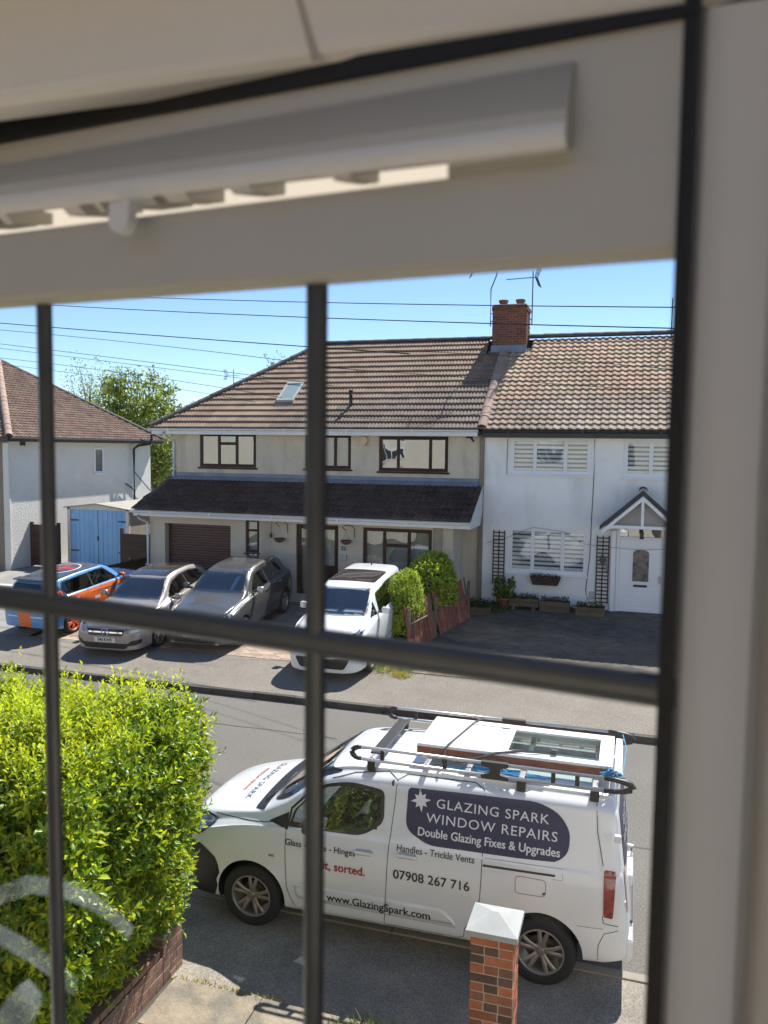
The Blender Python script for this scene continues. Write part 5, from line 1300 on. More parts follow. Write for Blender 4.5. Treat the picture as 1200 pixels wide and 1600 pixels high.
# ================================================================== the van
VX, VY = -4.53, 8.13
van = thing('van', 'white signwritten window repair van with a loaded roof rack parked at the near kerb', 'van', (VX, VY, 0))
WPAINT = paint('white_van_paint', (.74, .75, .765), .3)
V = Vehicle(van, 4.64,
    zb=[(0, .27), (.3, .22), (.9, .24), (3.2, .27), (4.4, .30), (4.64, .36)],
    zs=[(0, .80), (.3, .93), (.9, 1.07), (1.3, 1.10), (2.5, 1.12), (4.64, 1.12)],
    zt=[(0, .93), (.035, .985), (.1, 1.03), (.35, 1.10), (.7, 1.165), (.93, 1.215), (1.15, 1.35), (1.45, 1.555), (1.72, 1.705), (1.95, 1.745), (2.4, 1.77), (3.4, 1.79), (4.3, 1.79), (4.51, 1.775), (4.60, 1.75), (4.64, 1.70)],
    ws=[(0, .66), (.03, .74), (.09, .80), (.2, .855), (.45, .90), (.8, .918), (1.4, .924), (3.6, .924), (4.3, .915), (4.51, .895), (4.60, .865), (4.64, .82)],
    wt=[(0, .55), (.1, .66), (.5, .76), (.93, .80), (1.2, .79), (1.72, .745), (2.4, .745), (4.2, .74), (4.6, .70), (4.64, .64)],
    shear=[(0, .10), (.3, .03), (.6, 0), (4.0, 0), (4.5, -.06), (4.64, -.115)],
    crown=[(0, .05), (.5, .06), (.95, .05), (1.8, .035), (4.6, .035), (4.64, .02)],
    wheels=[.892, 3.865], wr=.326, paint=WPAINT, r_top=.16, archr=.385, nst=118)
RIMV = M('van_alloy', (.30, .27, .24), .35, .12, 6., metal=.55)
for xw in V.wheels:
    for sg in (-1, 1): wheel(V, xw, sg, RIMV, .326, .2, .215, 5)
# glass
sw = rpoly([(1.30, 1.125), (2.10, 1.155), (2.31, 1.30), (2.29, 1.60), (1.93, 1.635), (1.62, 1.565), (1.34, 1.28)], [.02, .10, .08, .06, .12, .1, .04])
V.window('L', sw, 'side_window', CARG, 16, 9); V.window('R', sw, 'side_window', CARG, 16, 9)
V.patch('L', [(1.06, 1.135), (1.285, 1.105), (1.285, 1.25)], 'quarter_panel', BLACKP, .004, 6, 6)
V.line('L', [(1.29, 1.10), (1.31, 1.29), (1.6, 1.58)], 'window_seal', BLACKP, .022, .006)
ws_ = rpoly([(-.72, 1.30), (.72, 1.30), (.655, 1.70), (-.655, 1.70)], [.06, .06, .05, .05])
V.window('F', ws_, 'windscreen', CARG, 20, 10, .05)
V.patch('T', rpoly([(.86, -.73), (.99, -.77), (.99, .77), (.86, .73)], .03), 'scuttle', BLACKP, .004, 6, 20)
for y0, y1 in ((-.62, .05), (.0, .6)): MB().tube([(.93, y0, 1.245), (1.0, y0+.1, 1.295), (1.08, y1, 1.36)], .010, 5).obj('wiper', BLACKP, van, world=False)
# lower front in black plastic, lamps, grille, plate
V.patch('L', rpoly([(.10, .25), (.46, .25), (.54, .48), (.50, .68), (.30, .80), (.07, .80)], [.02, .02, .08, .06, .06, .02]), 'bumper_panel', BLACKP, .004, 12, 10)
V.patch('F', rpoly([(-.72, .27), (.72, .27), (.78, .74), (-.78, .74)], .05), 'front_bumper', BLACKP, .006, 20, 8)
V.patch('F', rpoly([(-.45, .74), (.45, .74), (.42, .90), (-.42, .90)], .04), 'grille', M('grille_mesh', (.02, .02, .022), .3, .5, 40.), .006, 16, 5)
for sg in (-1, 1):
    V.patch('F', rpoly([(sg*.50, .80), (sg*.80, .76), (sg*.82, .96), (sg*.58, .98)] if sg > 0 else [(-.80, .76), (-.50, .80), (-.58, .98), (-.82, .96)], .03), 'headlight', LENS, .007, 10, 8)
V.patch('L', rpoly([(.08, .90), (.27, .885), (.45, 1.035), (.30, 1.045), (.12, .99)], .02), 'headlight', LENS, .007, 10, 8)
V.line('L', [(.09, .90), (.27, .88), (.455, 1.04), (.28, 1.05)], 'headlight_surround', BLACKP, .014, .008)
V.line('L', [(.40, 1.075), (.8, 1.10), (1.02, 1.12), (1.12, 1.14)], 'panel_gap', SEAM, .007)
# bonnet lettering, read from the front
LETR = M('red_lettering', (.42, .03, .03), .4, 0.)
V.text('T', 'GLAZING SPARK', .66, -.02, .10, M('navy_lettering', (.05, .05, .10), .4, 0.), .0, 1.1, 1.25, rot=R_(-90), name='bonnet_lettering')
V.text('T', 'WINDOW REPAIRS', .53, -.02, .06, LETR, .001, 1.1, 1.15, rot=R_(-90), name='bonnet_lettering')
# doors: gaps
V.line('L', [(1.285, 1.09), (1.29, .8), (1.30, .52), (1.34, .40), (1.40, .31)], 'panel_gap', SEAM)
V.line('L', [(2.345, .31), (2.365, .7), (2.38, 1.1), (2.405, 1.5), (2.41, 1.70), (2.30, 1.745), (1.95, 1.70), (1.72, 1.63)], 'panel_gap', SEAM)
V.line('L', [(2.41, 1.70), (2.5, 1.745), (3.18, 1.755), (3.28, 1.72), (3.30, 1.6), (3.30, .95), (3.29, .75), (3.23, .56), (3.15, .42), (3.14, .335), (3.08, .315), (2.36, .305)], 'panel_gap', SEAM)
V.line('L', [(4.32, 1.76), (4.34, 1.5), (4.40, 1.22)], 'panel_gap', SEAM)
V.line('L', [(4.41, .79), (4.42, .72), (4.55, .70)], 'panel_gap', SEAM)
V.line('L', [(4.38, .30), (4.38, .5), (4.43, .62), (4.55, .66)], 'panel_gap', SEAM, .006)
V.line('L', [(4.19, .66), (4.42, .665)], 'panel_gap', SEAM, .004)
V.line('L', [(3.31, 1.075), (3.98, 1.085)], 'slide_rail', BLACKP, .020, .003)
V.line('L', [(3.32, 1.14), (4.04, 1.15), (4.05, 1.055), (3.95, 1.05)], 'panel_gap', M('soft_gap_and_shade', (.30, .31, .32), .6, 0.), .005)
V.line('L', rpoly([(3.62, .875), (3.90, .88), (3.90, 1.03), (3.62, 1.035)], .04), 'fuel_flap', M('soft_gap_and_shade2', (.16, .165, .17), .6, 0.), .006, closed=True)
V.patch('L', rpoly([(3.865, .895), (3.89, .90), (3.90, .925), (3.88, .92)], .004), 'flap_catch', BLACKP, .006, 4, 4)
V.line('L', [(1.4, .30), (3.08, .315)], 'sill_gap', M('soft_gap_and_shade', (.30, .31, .32), .6, 0.), .006)
V.line('L', [(1.42, .235), (3.40, .255)], 'sill_shadow_line', M('soft_gap_and_shade2', (.16, .165, .17), .6, 0.), .008)
# side moulding: a pressed raised panel
def pressed(poly, name, mat, h=.014):
    inner = shrink(poly, .028); n = len(poly)
    o = [V.hit('L', u, v, .001) for u, v in poly]; i_ = [V.hit('L', u, v, h) for u, v in inner]
    rows = V.grid(inner, 20, 4); vs = [V.hit('L', u, v, h) for r in rows for (u, v) in r]
    mb = MB().add(o+i_, [(k, (k+1) % n, n+(k+1) % n, n+k) for k in range(n)]); mb.add(vs, [(j*21+i, j*21+i+1, (j+1)*21+i+1, (j+1)*21+i) for j in range(4) for i in range(20)])
    ob = mb.obj(name, mat, van, world=False); smooth_angle(ob, 30); return ob
pressed(rpoly([(1.40, .42), (2.335, .425), (2.345, .59), (1.37, .57)], .03), 'door_moulding', WPAINT)
pressed(rpoly([(2.365, .425), (3.07, .43), (3.05, .47), (2.93, .585), (2.37, .585)], .03), 'door_moulding', WPAINT)
V.line('L', [(1.42, .415), (3.06, .42)], 'moulding_shade_line', M('soft_gap_and_shade', (.30, .31, .32), .6, 0.), .006, .004)
# handles
for (hx, hz) in ((2.13, 1.01), (2.57, 1.045)):
    p = V.hit('L', hx, hz, 0)
    V.patch('L', rpoly([(hx-.10, hz-.035), (hx+.10, hz-.03), (hx+.09, hz+.035), (hx-.09, hz+.03)], .03), 'handle_recess_shade', M('handle_shade', (.42, .43, .45), .5, .05), .002, 8, 6)
    MB().bbox(p.x-.10, p.x+.10, p.y-.035, p.y-.008, p.z-.014, p.z+.018, .012).obj('door_handle', WPAINT, van, world=False)
V.patch('L', rpoly([(1.10, .81), (1.17, .81), (1.165, .835), (1.105, .835)], .01), 'side_repeater', M('repeater', (.3, .3, .3), .3), .006, 4, 4)
# signwriting
NAVY = M('navy_vinyl', (.026, .030, .085), .35, .06, 2., spec=.3)
VW = M('white_vinyl', (.72, .73, .76), .35, 0.)
pan = rpoly([(2.53, 1.64), (2.53, 1.33), (2.57, 1.26), (2.76, 1.165), (3.97, 1.185), (4.09, 1.28), (4.10, 1.47), (3.99, 1.62), (3.80, 1.69), (2.56, 1.665)], [.02, .05, .05, .08, .08, .07, .07, .1, .1, .02])
V.patch('L', pan, 'sign_panel', NAVY, .004, 40, 20, label='navy blue vinyl sign panel')
V.text('L', 'GLAZING SPARK', 3.36, 1.545, .122, VW, -.0012, 1.10, 1.10)
V.text('L', 'WINDOW REPAIRS', 3.36, 1.405, .122, VW, -.0012, 1.10, 1.12)
V.text('L', 'Double Glazing Fixes & Upgrades', 3.335, 1.275, .108, VW, .0022, 1.0, .93)
star = []
for i in range(16):
    a = math.pi/2+i*math.pi/8+.15; r = (.108, .05, .085, .05)[i % 4]; star.append((2.665+r*math.cos(a)*.95, 1.555+r*math.sin(a)))
vs = [V.hit('L', 2.665, 1.555, .007)]+[V.hit('L', u, v, .007) for u, v in star]
MB().add(vs, [(0, i+1, (i+1) % 16+1) for i in range(16)]).obj('star_emblem', VW, van, world=False)
V.text('L', 'Glass - Locks - Hinges', 1.665, .985, .088, INK, .0012, 1.0, .96)
V.text('L', 'Fix it, sorted.', 1.84, .815, .125, LETR, .003, 1.0, .92)
V.text('L', 'Handles - Trickle Vents', 2.845, 1.105, .088, INK, .0006, 1.0, .92)
V.text('L', '07908 267 716', 2.815, .85, .128, INK, .002, 1.0, .98)
V.text('L', 'www.GlazingSpark.com', 2.285, .492, .112, INK, .0022, 1.0, 1.0, eps=.018)
# rear
V.patch('L', rpoly([(4.41, 1.19), (4.415, .78), (4.50, .77), (4.515, 1.18)], .02), 'tail_light', REDL, .008, 6, 10)
V.patch('B', rpoly([(-.79, .78), (-.72, .78), (-.69, 1.17), (-.76, 1.17)], .02), 'tail_light', REDL, .008, 6, 10)
V.patch('B', rpoly([(.72, .78), (.79, .78), (.76, 1.17), (.69, 1.17)], .02), 'tail_light', REDL, .008, 6, 10)
V.patch('B', rpoly([(-.66, 1.14), (.66, 1.14), (.58, 1.66), (-.58, 1.66)], .06), 'rear_sign_panel', NAVY, .006, 20, 12)
V.text('B', 'GLAZING SPARK', 0, 1.50, .12, VW, .001, 1.0, 1.1, flip=False, eps=.012)
V.text('B', 'WINDOW REPAIRS', 0, 1.36, .12, VW, .001, 1.0, 1.1, eps=.012)
V.text('B', 'Double Glazing', 0, 1.23, .09, VW, .0015, 1.0, .9, eps=.012)
V.line('B', [(-.05, .42), (-.05, 1.74)], 'panel_gap', SEAM)
MB().bbox(4.50, 4.685, -.84, .84, .34, .58, .045).obj('rear_bumper', WPAINT, van, world=False)
MB().bbox(4.60, 4.68, -.60, .60, .585, .62, .012).obj('bumper_step', BLACKP, van, world=False)
MB().bbox(4.62, 4.67, -.30, .20, .78, .90, .02).obj('plate_housing', WPAINT, van, world=False)
MB().tube([(4.60, -.12, 1.0), (4.65, -.12, 1.0), (4.65, -.12, 1.11), (4.60, -.12, 1.11)], .018, 8).obj('rear_handle', WPAINT, van, world=False)
for z in (.85, 1.45): MB().bbox(4.55-(z-.85)*.1, 4.61-(z-.85)*.1, -.84, -.79, z, z+.07, .01).obj('door_hinge', WPAINT, van, world=False)
mirror(V, 1.56, 1.22, -1, BLACKP, .17, .86); mirror(V, 1.32, 1.19, 1, WPAINT, .19, .90)
cabin(V, 1.25, 2.35, .42, 1.12, .72, [(2.15, -.40), (2.15, .0), (2.15, .42)])
MB().box(2.36, 2.38, -.74, .74, .4, 1.7).obj('bulkhead', TRIM, van, world=False)
for i in range(5): V.line('T', [(2.0, -.44+.22*i), (4.35, -.44+.22*i)], 'roof_rib', M('soft_gap_and_shade', (.30, .31, .32), .6, 0.), .008, .003, step=.2)
V.finish()
# roof rack
rk = MB(); ALUM = M('rack_aluminium', (.52, .52, .53), .32, .08, 8., metal=.7)
rack = MB().box(2.1, 2.102, -.1, .1, 1.9, 1.902)
BARX = (2.12, 2.68, 3.10, 3.62, 4.30)
rack = MB()
for x in BARX: rack.bbox(x-.028, x+.028, -.66, .58, 1.845, 1.882, .008)
rack = rack.obj('roof_rack', ALUM, van, world=False)
for sy in (-.69, .60):
    for z in (1.865, 1.985): MB().tube([(2.02, sy, z), (4.38, sy, z)], .017, 10).obj('side_rail', ALUM, rack, world=False, smooth=True)
    for (xa, d, n) in ((2.02, -1, 8), (4.38, 1, 8)):
        ln = .10 if d < 0 else .26
        pts = [(xa, sy, 1.865)]+[(xa+d*ln*math.sin(math.pi*i/n), sy, 1.925-.06*math.cos(math.pi*i/n)) for i in range(n+1)]+[(xa, sy, 1.985)]
        MB().tube(pts, [.019]+[.019+.010*math.sin(math.pi*i/n) for i in range(n+1)]+[.019], 10).obj('rail_end_cap', BLACKP, rack, world=False, smooth=True)
    for x in (2.24, 2.88, 3.92, 4.14): MB().bbox(x-.020, x+.020, sy-.011, sy+.011, 1.87, 1.98, .005).obj('post', BLACKP, rack, world=False)
    MB().prism([(3.24, 1.84), (3.50, 1.84), (3.50, 1.875), (3.42, 1.89), (3.42, 1.95), (3.50, 1.97), (3.50, 2.005), (3.24, 2.005), (3.24, 1.97), (3.32, 1.95), (3.32, 1.89), (3.24, 1.875)], 1, sy-.026, sy+.026).obj('rack_bracket', BLACKP, rack, world=False)
    for x in (2.12, 3.62, 4.30): MB().bbox(x-.042, x+.042, sy*.95-.03, sy*.95+.03, 1.74, 1.85, .01).obj('foot', BLACKP, rack, world=False)
MB().bbox(2.07, 2.20, -.56, .52, 1.875, 1.895, .008).obj('wind_deflector', BLACKP, rack, world=False)
# the half-glazed door lying on the rack, and the frame beneath it
def vw(x, y, z=0): return (VX+x, VY+y, z)
dp = thing('door', 'white half-glazed door with a red-brown edge lying flat on the van roof rack', 'door', vw(3.43, -.01, 1.885))
DX0, DX1, DY0, DY1, DZ = -.90, 1.02, -.42, .44, .115
WOODE = M('red_brown_edge', (.26, .085, .045), .7, .25, 8., col2=(.16, .05, .03), c2scale=14., streak=6.)
UPW = M('door_white', (.80, .80, .79), .35, .03)
MB().box(DX0, DX1, DY0-.005, DY0+.012, 0, .085).box(DX0, DX1, DY1-.012, DY1+.004, 0, .085).obj('timber_edge', WOODE, dp, world=False)
gx0, gx1 = -.02, .91
fr = MB().bbox(DX0, gx0, DY0, DY1, .03, DZ, .008).bbox(gx1, DX1, DY0, DY1, .03, DZ, .008).bbox(gx0, gx1, DY0, DY0+.10, .031, DZ-.001, .008).bbox(gx0, gx1, DY1-.10, DY1, .031, DZ-.001, .008)
fr.bbox(DX0+.12, gx0-.12, DY0+.10, DY1-.10, DZ-.001, DZ+.006, .003)
fr.obj('door_frame', UPW, dp, world=False)
MB().box(gx0-.01, gx1+.01, DY0+.09, DY1-.09, .06, .075).obj('pane', glass('unit_glass', (.66, .74, .72), .8, .06, 0, .05), dp, world=False)
mb = MB()
for a, b, c_, d_ in ((gx0, gx1, DY0+.10, DY0+.125), (gx0, gx1, DY1-.125, DY1-.10), (gx0, gx0+.025, DY0+.125, DY1-.125), (gx1-.025, gx1, DY0+.125, DY1-.125)): mb.bbox(a, b, c_, d_, DZ-.03, DZ-.008, .004)
mb.obj('glazing_bead', UPW, dp, world=False)
MB().bbox(DX0+.45, DX0+.85, DY1-.16, DY1-.10, DZ+.005, DZ+.012, .002).obj('letterbox', M('letterbox_grey', (.45, .45, .46), .4), dp, world=False)
bar2 = thing('window_frame', 'loose white window frame bar lying across the back of the rack beside the door', 'frame', vw(4.50, .0, 1.885))
MB().bbox(-.035, .035, -.5, .42, 0, .10, .006).bbox(-.045, .045, -.5, -.42, -.0, .085, .006).obj('bar', UPW, bar2, world=False)
STR = M('strap_webbing', (.06, .055, .055), .8)
st = MB(); a = [(-.60, -.55, .0), (-.60, -.45, .10), (-.60+.02, -.40, .128), (-.46, .30, .128), (-.42, .46, .125), (-.41, .60, .08), (-.41, .66, .10)]
tag(MB().tube([vw(3.43+p[0], -.01+p[1], 1.885+p[2]) for p in a], .013, 4).obj('ratchet_strap', STR), 'dark strap tied across the solid half of the white door', 'strap')
a = [(-.35, -.60, .05), (-.1, -.50, .09), (.0, -.43, .11), (.25, -.36, .135), (.55, -.30, .13)]
tag(MB().tube([vw(3.33+p[0], -.01+p[1], 1.885+p[2]) for p in a], .013, 4).bbox(*[v for v in (VX+3.86, VX+3.92, VY-.34, VY-.28, 2.005, 2.055)], .01).obj('ratchet_strap', STR), 'dark strap end with a buckle reaching onto the door glass', 'strap')
ROPE = M('blue_rope', (.05, .28, .50), .8, .2, 30.)
def coil(cx, cy, cz, n, sx, sy, sz, r=.006):
    pts = []; p = Vector((cx, cy, cz)); 
    for i in range(n): pts.append((cx+random.gauss(0, sx), cy+random.gauss(0, sy), cz+abs(random.gauss(0, sz))))
    return pts
tag(MB().tube([vw(*p) for p in coil(3.50, -.55, 1.835, 60, .22, .05, .02)], .007, 5).obj('rope', ROPE), 'tangle of blue rope on the van roof under the near rack rail', 'rope')
tag(MB().tube([vw(*p) for p in coil(4.42, -.52, 1.94, 34, .05, .04, .03)], .008, 5).tube([vw(4.54, -.48, 1.97), vw(4.57, .05, 2.02), vw(4.53, .45, 2.02)], .005, 5).obj('rope', ROPE), 'blue rope knotted at the rear corner of the door on the rack', 'rope')

# ================================================================== parked cars
def plate(v, ax, u, z, txt, mat, w=.52, h=.112, off=.012):
    p = v.hit(ax, u, z, .0); x = p.x-off if ax == 'F' else p.x+off
    o = MB().bbox(min(x, x-.008), max(x, x-.008)+.006, u-w/2, u+w/2, z-h/2, z+h/2, .002).obj('number_plate', mat, v.root, world=False)
    vs, fs = text_mesh(txt, .098, .003, 1.0, .92)
    sg = -1 if ax == 'F' else 1
    xx = x-.0105 if ax == 'F' else x+.0085
    MB().add([(xx, u+(-a if ax == 'F' else a), z+b) for a, b in vs], fs).obj('plate_lettering', INK, o, world=False)
def saloon(root, sp):
    return Vehicle(root, sp['L'], wheels=sp['wheels'], wr=sp['wr'], paint=sp['paint'], **{k: sp[k] for k in ('zb', 'zs', 'zt', 'ws', 'wt', 'shear', 'crown')}, **{k: sp[k] for k in ('r_top', 'tuck', 'archr') if k in sp})

# --- silver-pink hatchback
c1 = thing('car', 'pinkish silver hatchback with a black roof and star badge next to the striped car', 'car', (-11.25, 15.22, gz(15.3)), R_(95))
c1.rotation_euler = (0, -math.atan(.0925), R_(95))
PA = paint('pinkish_silver_paint', (.31, .275, .26), .32, .25)
S = saloon(c1, dict(L=4.40, wheels=[.86, 3.59], wr=.325, paint=PA, r_top=.10,
    zb=[(0, .18), (.5, .15), (4, .18), (4.4, .25)], zs=[(0, .55), (.3, .66), (1.0, .83), (1.8, .90), (3.6, .95), (4.4, .90)],
    zt=[(0, .60), (.03, .655), (.1, .70), (.4, .79), (.8, .87), (1.15, .94), (1.35, 1.02), (1.8, 1.27), (2.1, 1.39), (2.5, 1.43), (3.0, 1.42), (3.5, 1.36), (3.9, 1.22), (4.15, 1.06), (4.3, 1.0), (4.4, .93)],
    ws=[(0, .58), (.04, .68), (.12, .77), (.3, .84), (.7, .885), (1.5, .898), (3.6, .898), (4.1, .86), (4.3, .80), (4.4, .70)],
    wt=[(0, .5), (.3, .68), (1.1, .74), (1.5, .70), (2.1, .60), (3.2, .59), (3.9, .62), (4.4, .58)],
    shear=[(0, .12), (.4, 0), (4.0, 0), (4.4, -.1)], crown=[(0, .03), (.6, .05), (1.3, .04), (2.5, .025), (4.4, .02)]))
for xw in S.wheels:
    for sg in (-1, 1): wheel(S, xw, sg, M('silver_alloy', (.48, .46, .44), .3, .1, 6., metal=.7), .325, .21, .235, 5)
S.window('F', rpoly([(-.68, 1.0), (.68, 1.0), (.55, 1.36), (-.55, 1.36)], .05), 'windscreen', CARG, 18, 10, .04)
swn = rpoly([(1.55, .965), (3.35, 1.01), (3.62, 1.10), (3.45, 1.27), (3.0, 1.345), (2.4, 1.35), (2.0, 1.27)], [.04, .06, .05, .08, .1, .1, .1])
for a in 'LR': S.window(a, swn, 'side_window', CARGD, 18, 8, .03)
S.line('L', [(2.62, .22), (2.60, .6), (2.60, .96), (2.62, 1.35)], 'door_pillar', BLACKP, .05, .007)
S.line('L', [(1.33, .25), (1.32, .6), (1.42, .90)], 'panel_gap', SEAM, .008); S.line('L', [(2.61, .2), (2.61, .95)], 'panel_gap', SEAM, .008)
S.patch('T', rpoly([(2.02, -.50), (3.55, -.50), (3.55, .50), (2.02, .50)], .08), 'roof_panel', M('black_roof_gloss', (.03, .027, .027), .12, .05, 2., coat=1.), .004, 14, 12)
S.window('B', rpoly([(-.55, 1.08), (.55, 1.08), (.48, 1.30), (-.48, 1.30)], .05), 'rear_window', CARGD, 12, 6, .03)
GRM = M('black_grille', (.015, .015, .016), .3, .2, 30.)
S.patch('F', rpoly([(-.42, .50), (.42, .50), (.47, .64), (-.47, .64)], .04), 'grille', GRM, .006, 16, 6)
S.line('F', [(-.42, .575), (.42, .575)], 'grille_bar', CHROME, .028, .014)
mb = MB(); p = S.hit('F', 0, .575, .02); n = 18
mb.tube([(p.x, .085*math.cos(2*math.pi*i/n), p.z+.085*math.sin(2*math.pi*i/n)) for i in range(n+1)], .010, 6, False)
for k in range(3):
    a = math.pi/2+k*2*math.pi/3; mb.tube([(p.x, 0, p.z), (p.x, .08*math.cos(a), p.z+.08*math.sin(a))], [.014, .004], 5)
mb.obj('star_badge', CHROME, c1, world=False)
S.patch('F', rpoly([(-.50, .22), (.50, .22), (.60, .34), (-.60, .34)], .03), 'lower_intake', GRM, .006, 16, 5)
for sg in (-1, 1):
    q = [(sg*.46, .62), (sg*.74, .66), (sg*.78, .74), (sg*.50, .70)]; q2 = [(sg*.52, .28), (sg*.78, .30), (sg*.80, .42), (sg*.60, .40)]
    S.patch('F', rpoly(q, .02), 'headlight', LENS, .007, 10, 6); S.patch('F', rpoly(q2, .02), 'side_intake', GRM, .007, 8, 5)
S.patch('L', rpoly([(.12, .63), (.38, .69), (.42, .74), (.2, .73)], .015), 'headlight', LENS, .007, 8, 5)
plate(S, 'F', 0, .415, 'S40 KWE', PLATEW)
mirror(S, 1.62, 1.0, -1, PA, .17, .86); mirror(S, 1.62, 1.0, 1, PA, .17, .86)
S.patch('B', rpoly([(-.8, .72), (-.5, .74), (-.5, .84), (-.8, .86)], .02), 'tail_light', REDL, .006, 6, 5); S.patch('B', rpoly([(.5, .74), (.8, .72), (.8, .86), (.5, .84)], .02), 'tail_light', REDL, .006, 6, 5)
cabin(S, 1.55, 3.7, .22, .93, .66, [(2.55, -.36), (2.55, .36), (3.4, -.33), (3.4, .33)])
S.finish()

# --- grey crossover
c2 = thing('car', 'grey compact crossover parked in the middle of the drive with its rear half in shade', 'car', (-9.42, 15.95, gz(15.95)), R_(93))
c2.rotation_euler = (0, -math.atan(.0925), R_(93))
PB = paint('graphite_grey_paint', (.072, .073, .074), .3, .12)
S = saloon(c2, dict(L=4.20, wheels=[.80, 3.40], wr=.335, paint=PB, r_top=.10,
    zb=[(0, .22), (.5, .20), (3.8, .22), (4.2, .30)], zs=[(0, .70), (.3, .80), (1.0, .95), (1.8, 1.0), (3.4, 1.04), (4.2, 1.0)],
    zt=[(0, .76), (.03, .82), (.1, .87), (.4, .94), (.8, 1.0), (1.1, 1.06), (1.3, 1.15), (1.7, 1.40), (1.95, 1.50), (2.4, 1.55), (3.2, 1.54), (3.6, 1.50), (3.9, 1.38), (4.05, 1.20), (4.15, 1.08), (4.2, 1.0)],
    ws=[(0, .60), (.04, .70), (.12, .80), (.3, .86), (.7, .895), (1.5, .90), (3.5, .90), (3.9, .87), (4.1, .81), (4.2, .72)],
    wt=[(0, .5), (.3, .70), (1.1, .76), (1.5, .72), (2.0, .63), (3.4, .61), (3.9, .62), (4.2, .58)],
    shear=[(0, .08), (.4, 0), (3.8, 0), (4.2, -.08)], crown=[(0, .03), (.6, .05), (1.3, .04), (2.5, .02), (4.2, .02)]))
for xw in S.wheels:
    for sg in (-1, 1): wheel(S, xw, sg, M('silver_alloy', (.48, .46, .44), .3, .1, 6., metal=.7), .335, .21, .235, 5, False)
S.window('F', rpoly([(-.68, 1.12), (.68, 1.12), (.57, 1.475), (-.57, 1.475)], .05), 'windscreen', CARG, 18, 10, .04)
swn = rpoly([(1.48, 1.075), (3.3, 1.11), (3.5, 1.20), (3.35, 1.44), (2.5, 1.475), (1.95, 1.42)], [.04, .06, .05, .06, .1, .1])
for a in 'LR': S.window(a, swn, 'side_window', CARGD, 18, 8, .03)
S.line('L', [(2.45, 1.08), (2.47, 1.47)], 'door_pillar', BLACKP, .06, .007)
S.line('L', [(1.25, .3), (1.25, .7), (1.38, 1.03)], 'panel_gap', SEAM, .008); S.line('L', [(2.45, .28), (2.45, 1.06)], 'panel_gap', SEAM, .008); S.line('L', [(3.05, .5), (3.35, .95), (3.3, 1.1)], 'panel_gap', SEAM, .008)
S.patch('L', rpoly([(1.2, .24), (3.0, .25), (3.0, .34), (1.2, .33)], .02), 'sill_panel', BLACKP, .004, 14, 4)
S.line('L', [(1.25, .36), (2.98, .38)], 'sill_trim', CHROME, .02, .006)
S.line('L', [(1.6, 1.50), (2.0, 1.50), (3.5, 1.5)], 'roof_rail', CHROME, .02, .01)
for hx in (2.25, 3.05):
    p = S.hit('L', hx, .98, 0); MB().bbox(p.x-.09, p.x+.09, p.y-.03, p.y-.005, p.z-.012, p.z+.014, .01).obj('door_handle', CHROME, c2, world=False)
S.window('B', rpoly([(-.58, 1.16), (.58, 1.16), (.50, 1.45), (-.50, 1.45)], .05), 'rear_window', CARGD, 12, 6, .03)
S.patch('F', rpoly([(-.38, .52), (.38, .52), (.50, .76), (-.50, .76)], .04), 'grille', GRM, .006, 16, 6)
S.line('F', rpoly([(-.38, .52), (.38, .52), (.50, .76), (-.50, .76)], .04), 'grille_surround', CHROME, .018, .009, closed=True)
S.patch('F', rpoly([(-.50, .27), (.50, .27), (.58, .38), (-.58, .38)], .03), 'lower_intake', GRM, .006, 16, 5)
S.line('F', [(-.6, .25), (.6, .25)], 'skid_trim', CHROME, .02, .01)
for sg in (-1, 1):
    S.patch('F', rpoly([(sg*.50, .72), (sg*.76, .75), (sg*.79, .85), (sg*.54, .80)], .02), 'headlight', LENS, .007, 10, 6); S.patch('F', rpoly([(sg*.58, .36), (sg*.78, .38), (sg*.80, .52), (sg*.66, .50)], .02), 'side_intake', GRM, .007, 8, 5)
S.patch('L', rpoly([(.10, .76), (.34, .80), (.38, .86), (.14, .85)], .015), 'headlight', LENS, .007, 8, 5)
plate(S, 'F', 0, .45, 'EX17 HHV', PLATEW)
mirror(S, 1.55, 1.13, -1, M('satin_silver_cap', (.5, .5, .5), .3, metal=.6), .17, .86); mirror(S, 1.55, 1.13, 1, PB, .17, .86)
S.patch('L', rpoly([(3.9, .93), (4.08, .95), (4.08, 1.07), (3.92, 1.06)], .02), 'tail_light', REDL, .007, 6, 5)
S.patch('B', rpoly([(-.82, .92), (-.5, .94), (-.5, 1.05), (-.82, 1.06)], .02), 'tail_light', REDL, .006, 6, 5); S.patch('B', rpoly([(.5, .94), (.82, .92), (.82, 1.06), (.5, 1.05)], .02), 'tail_light', REDL, .006, 6, 5)
MB().tube([(3.4, 0, 1.54), (3.55, 0, 1.66)], [.012, .004], 5).obj('aerial', BLACKP, c2, world=False)
cabin(S, 1.5, 3.6, .28, 1.04, .66, [(2.45, -.36), (2.45, .36), (3.3, -.33), (3.3, .33)])
S.finish()

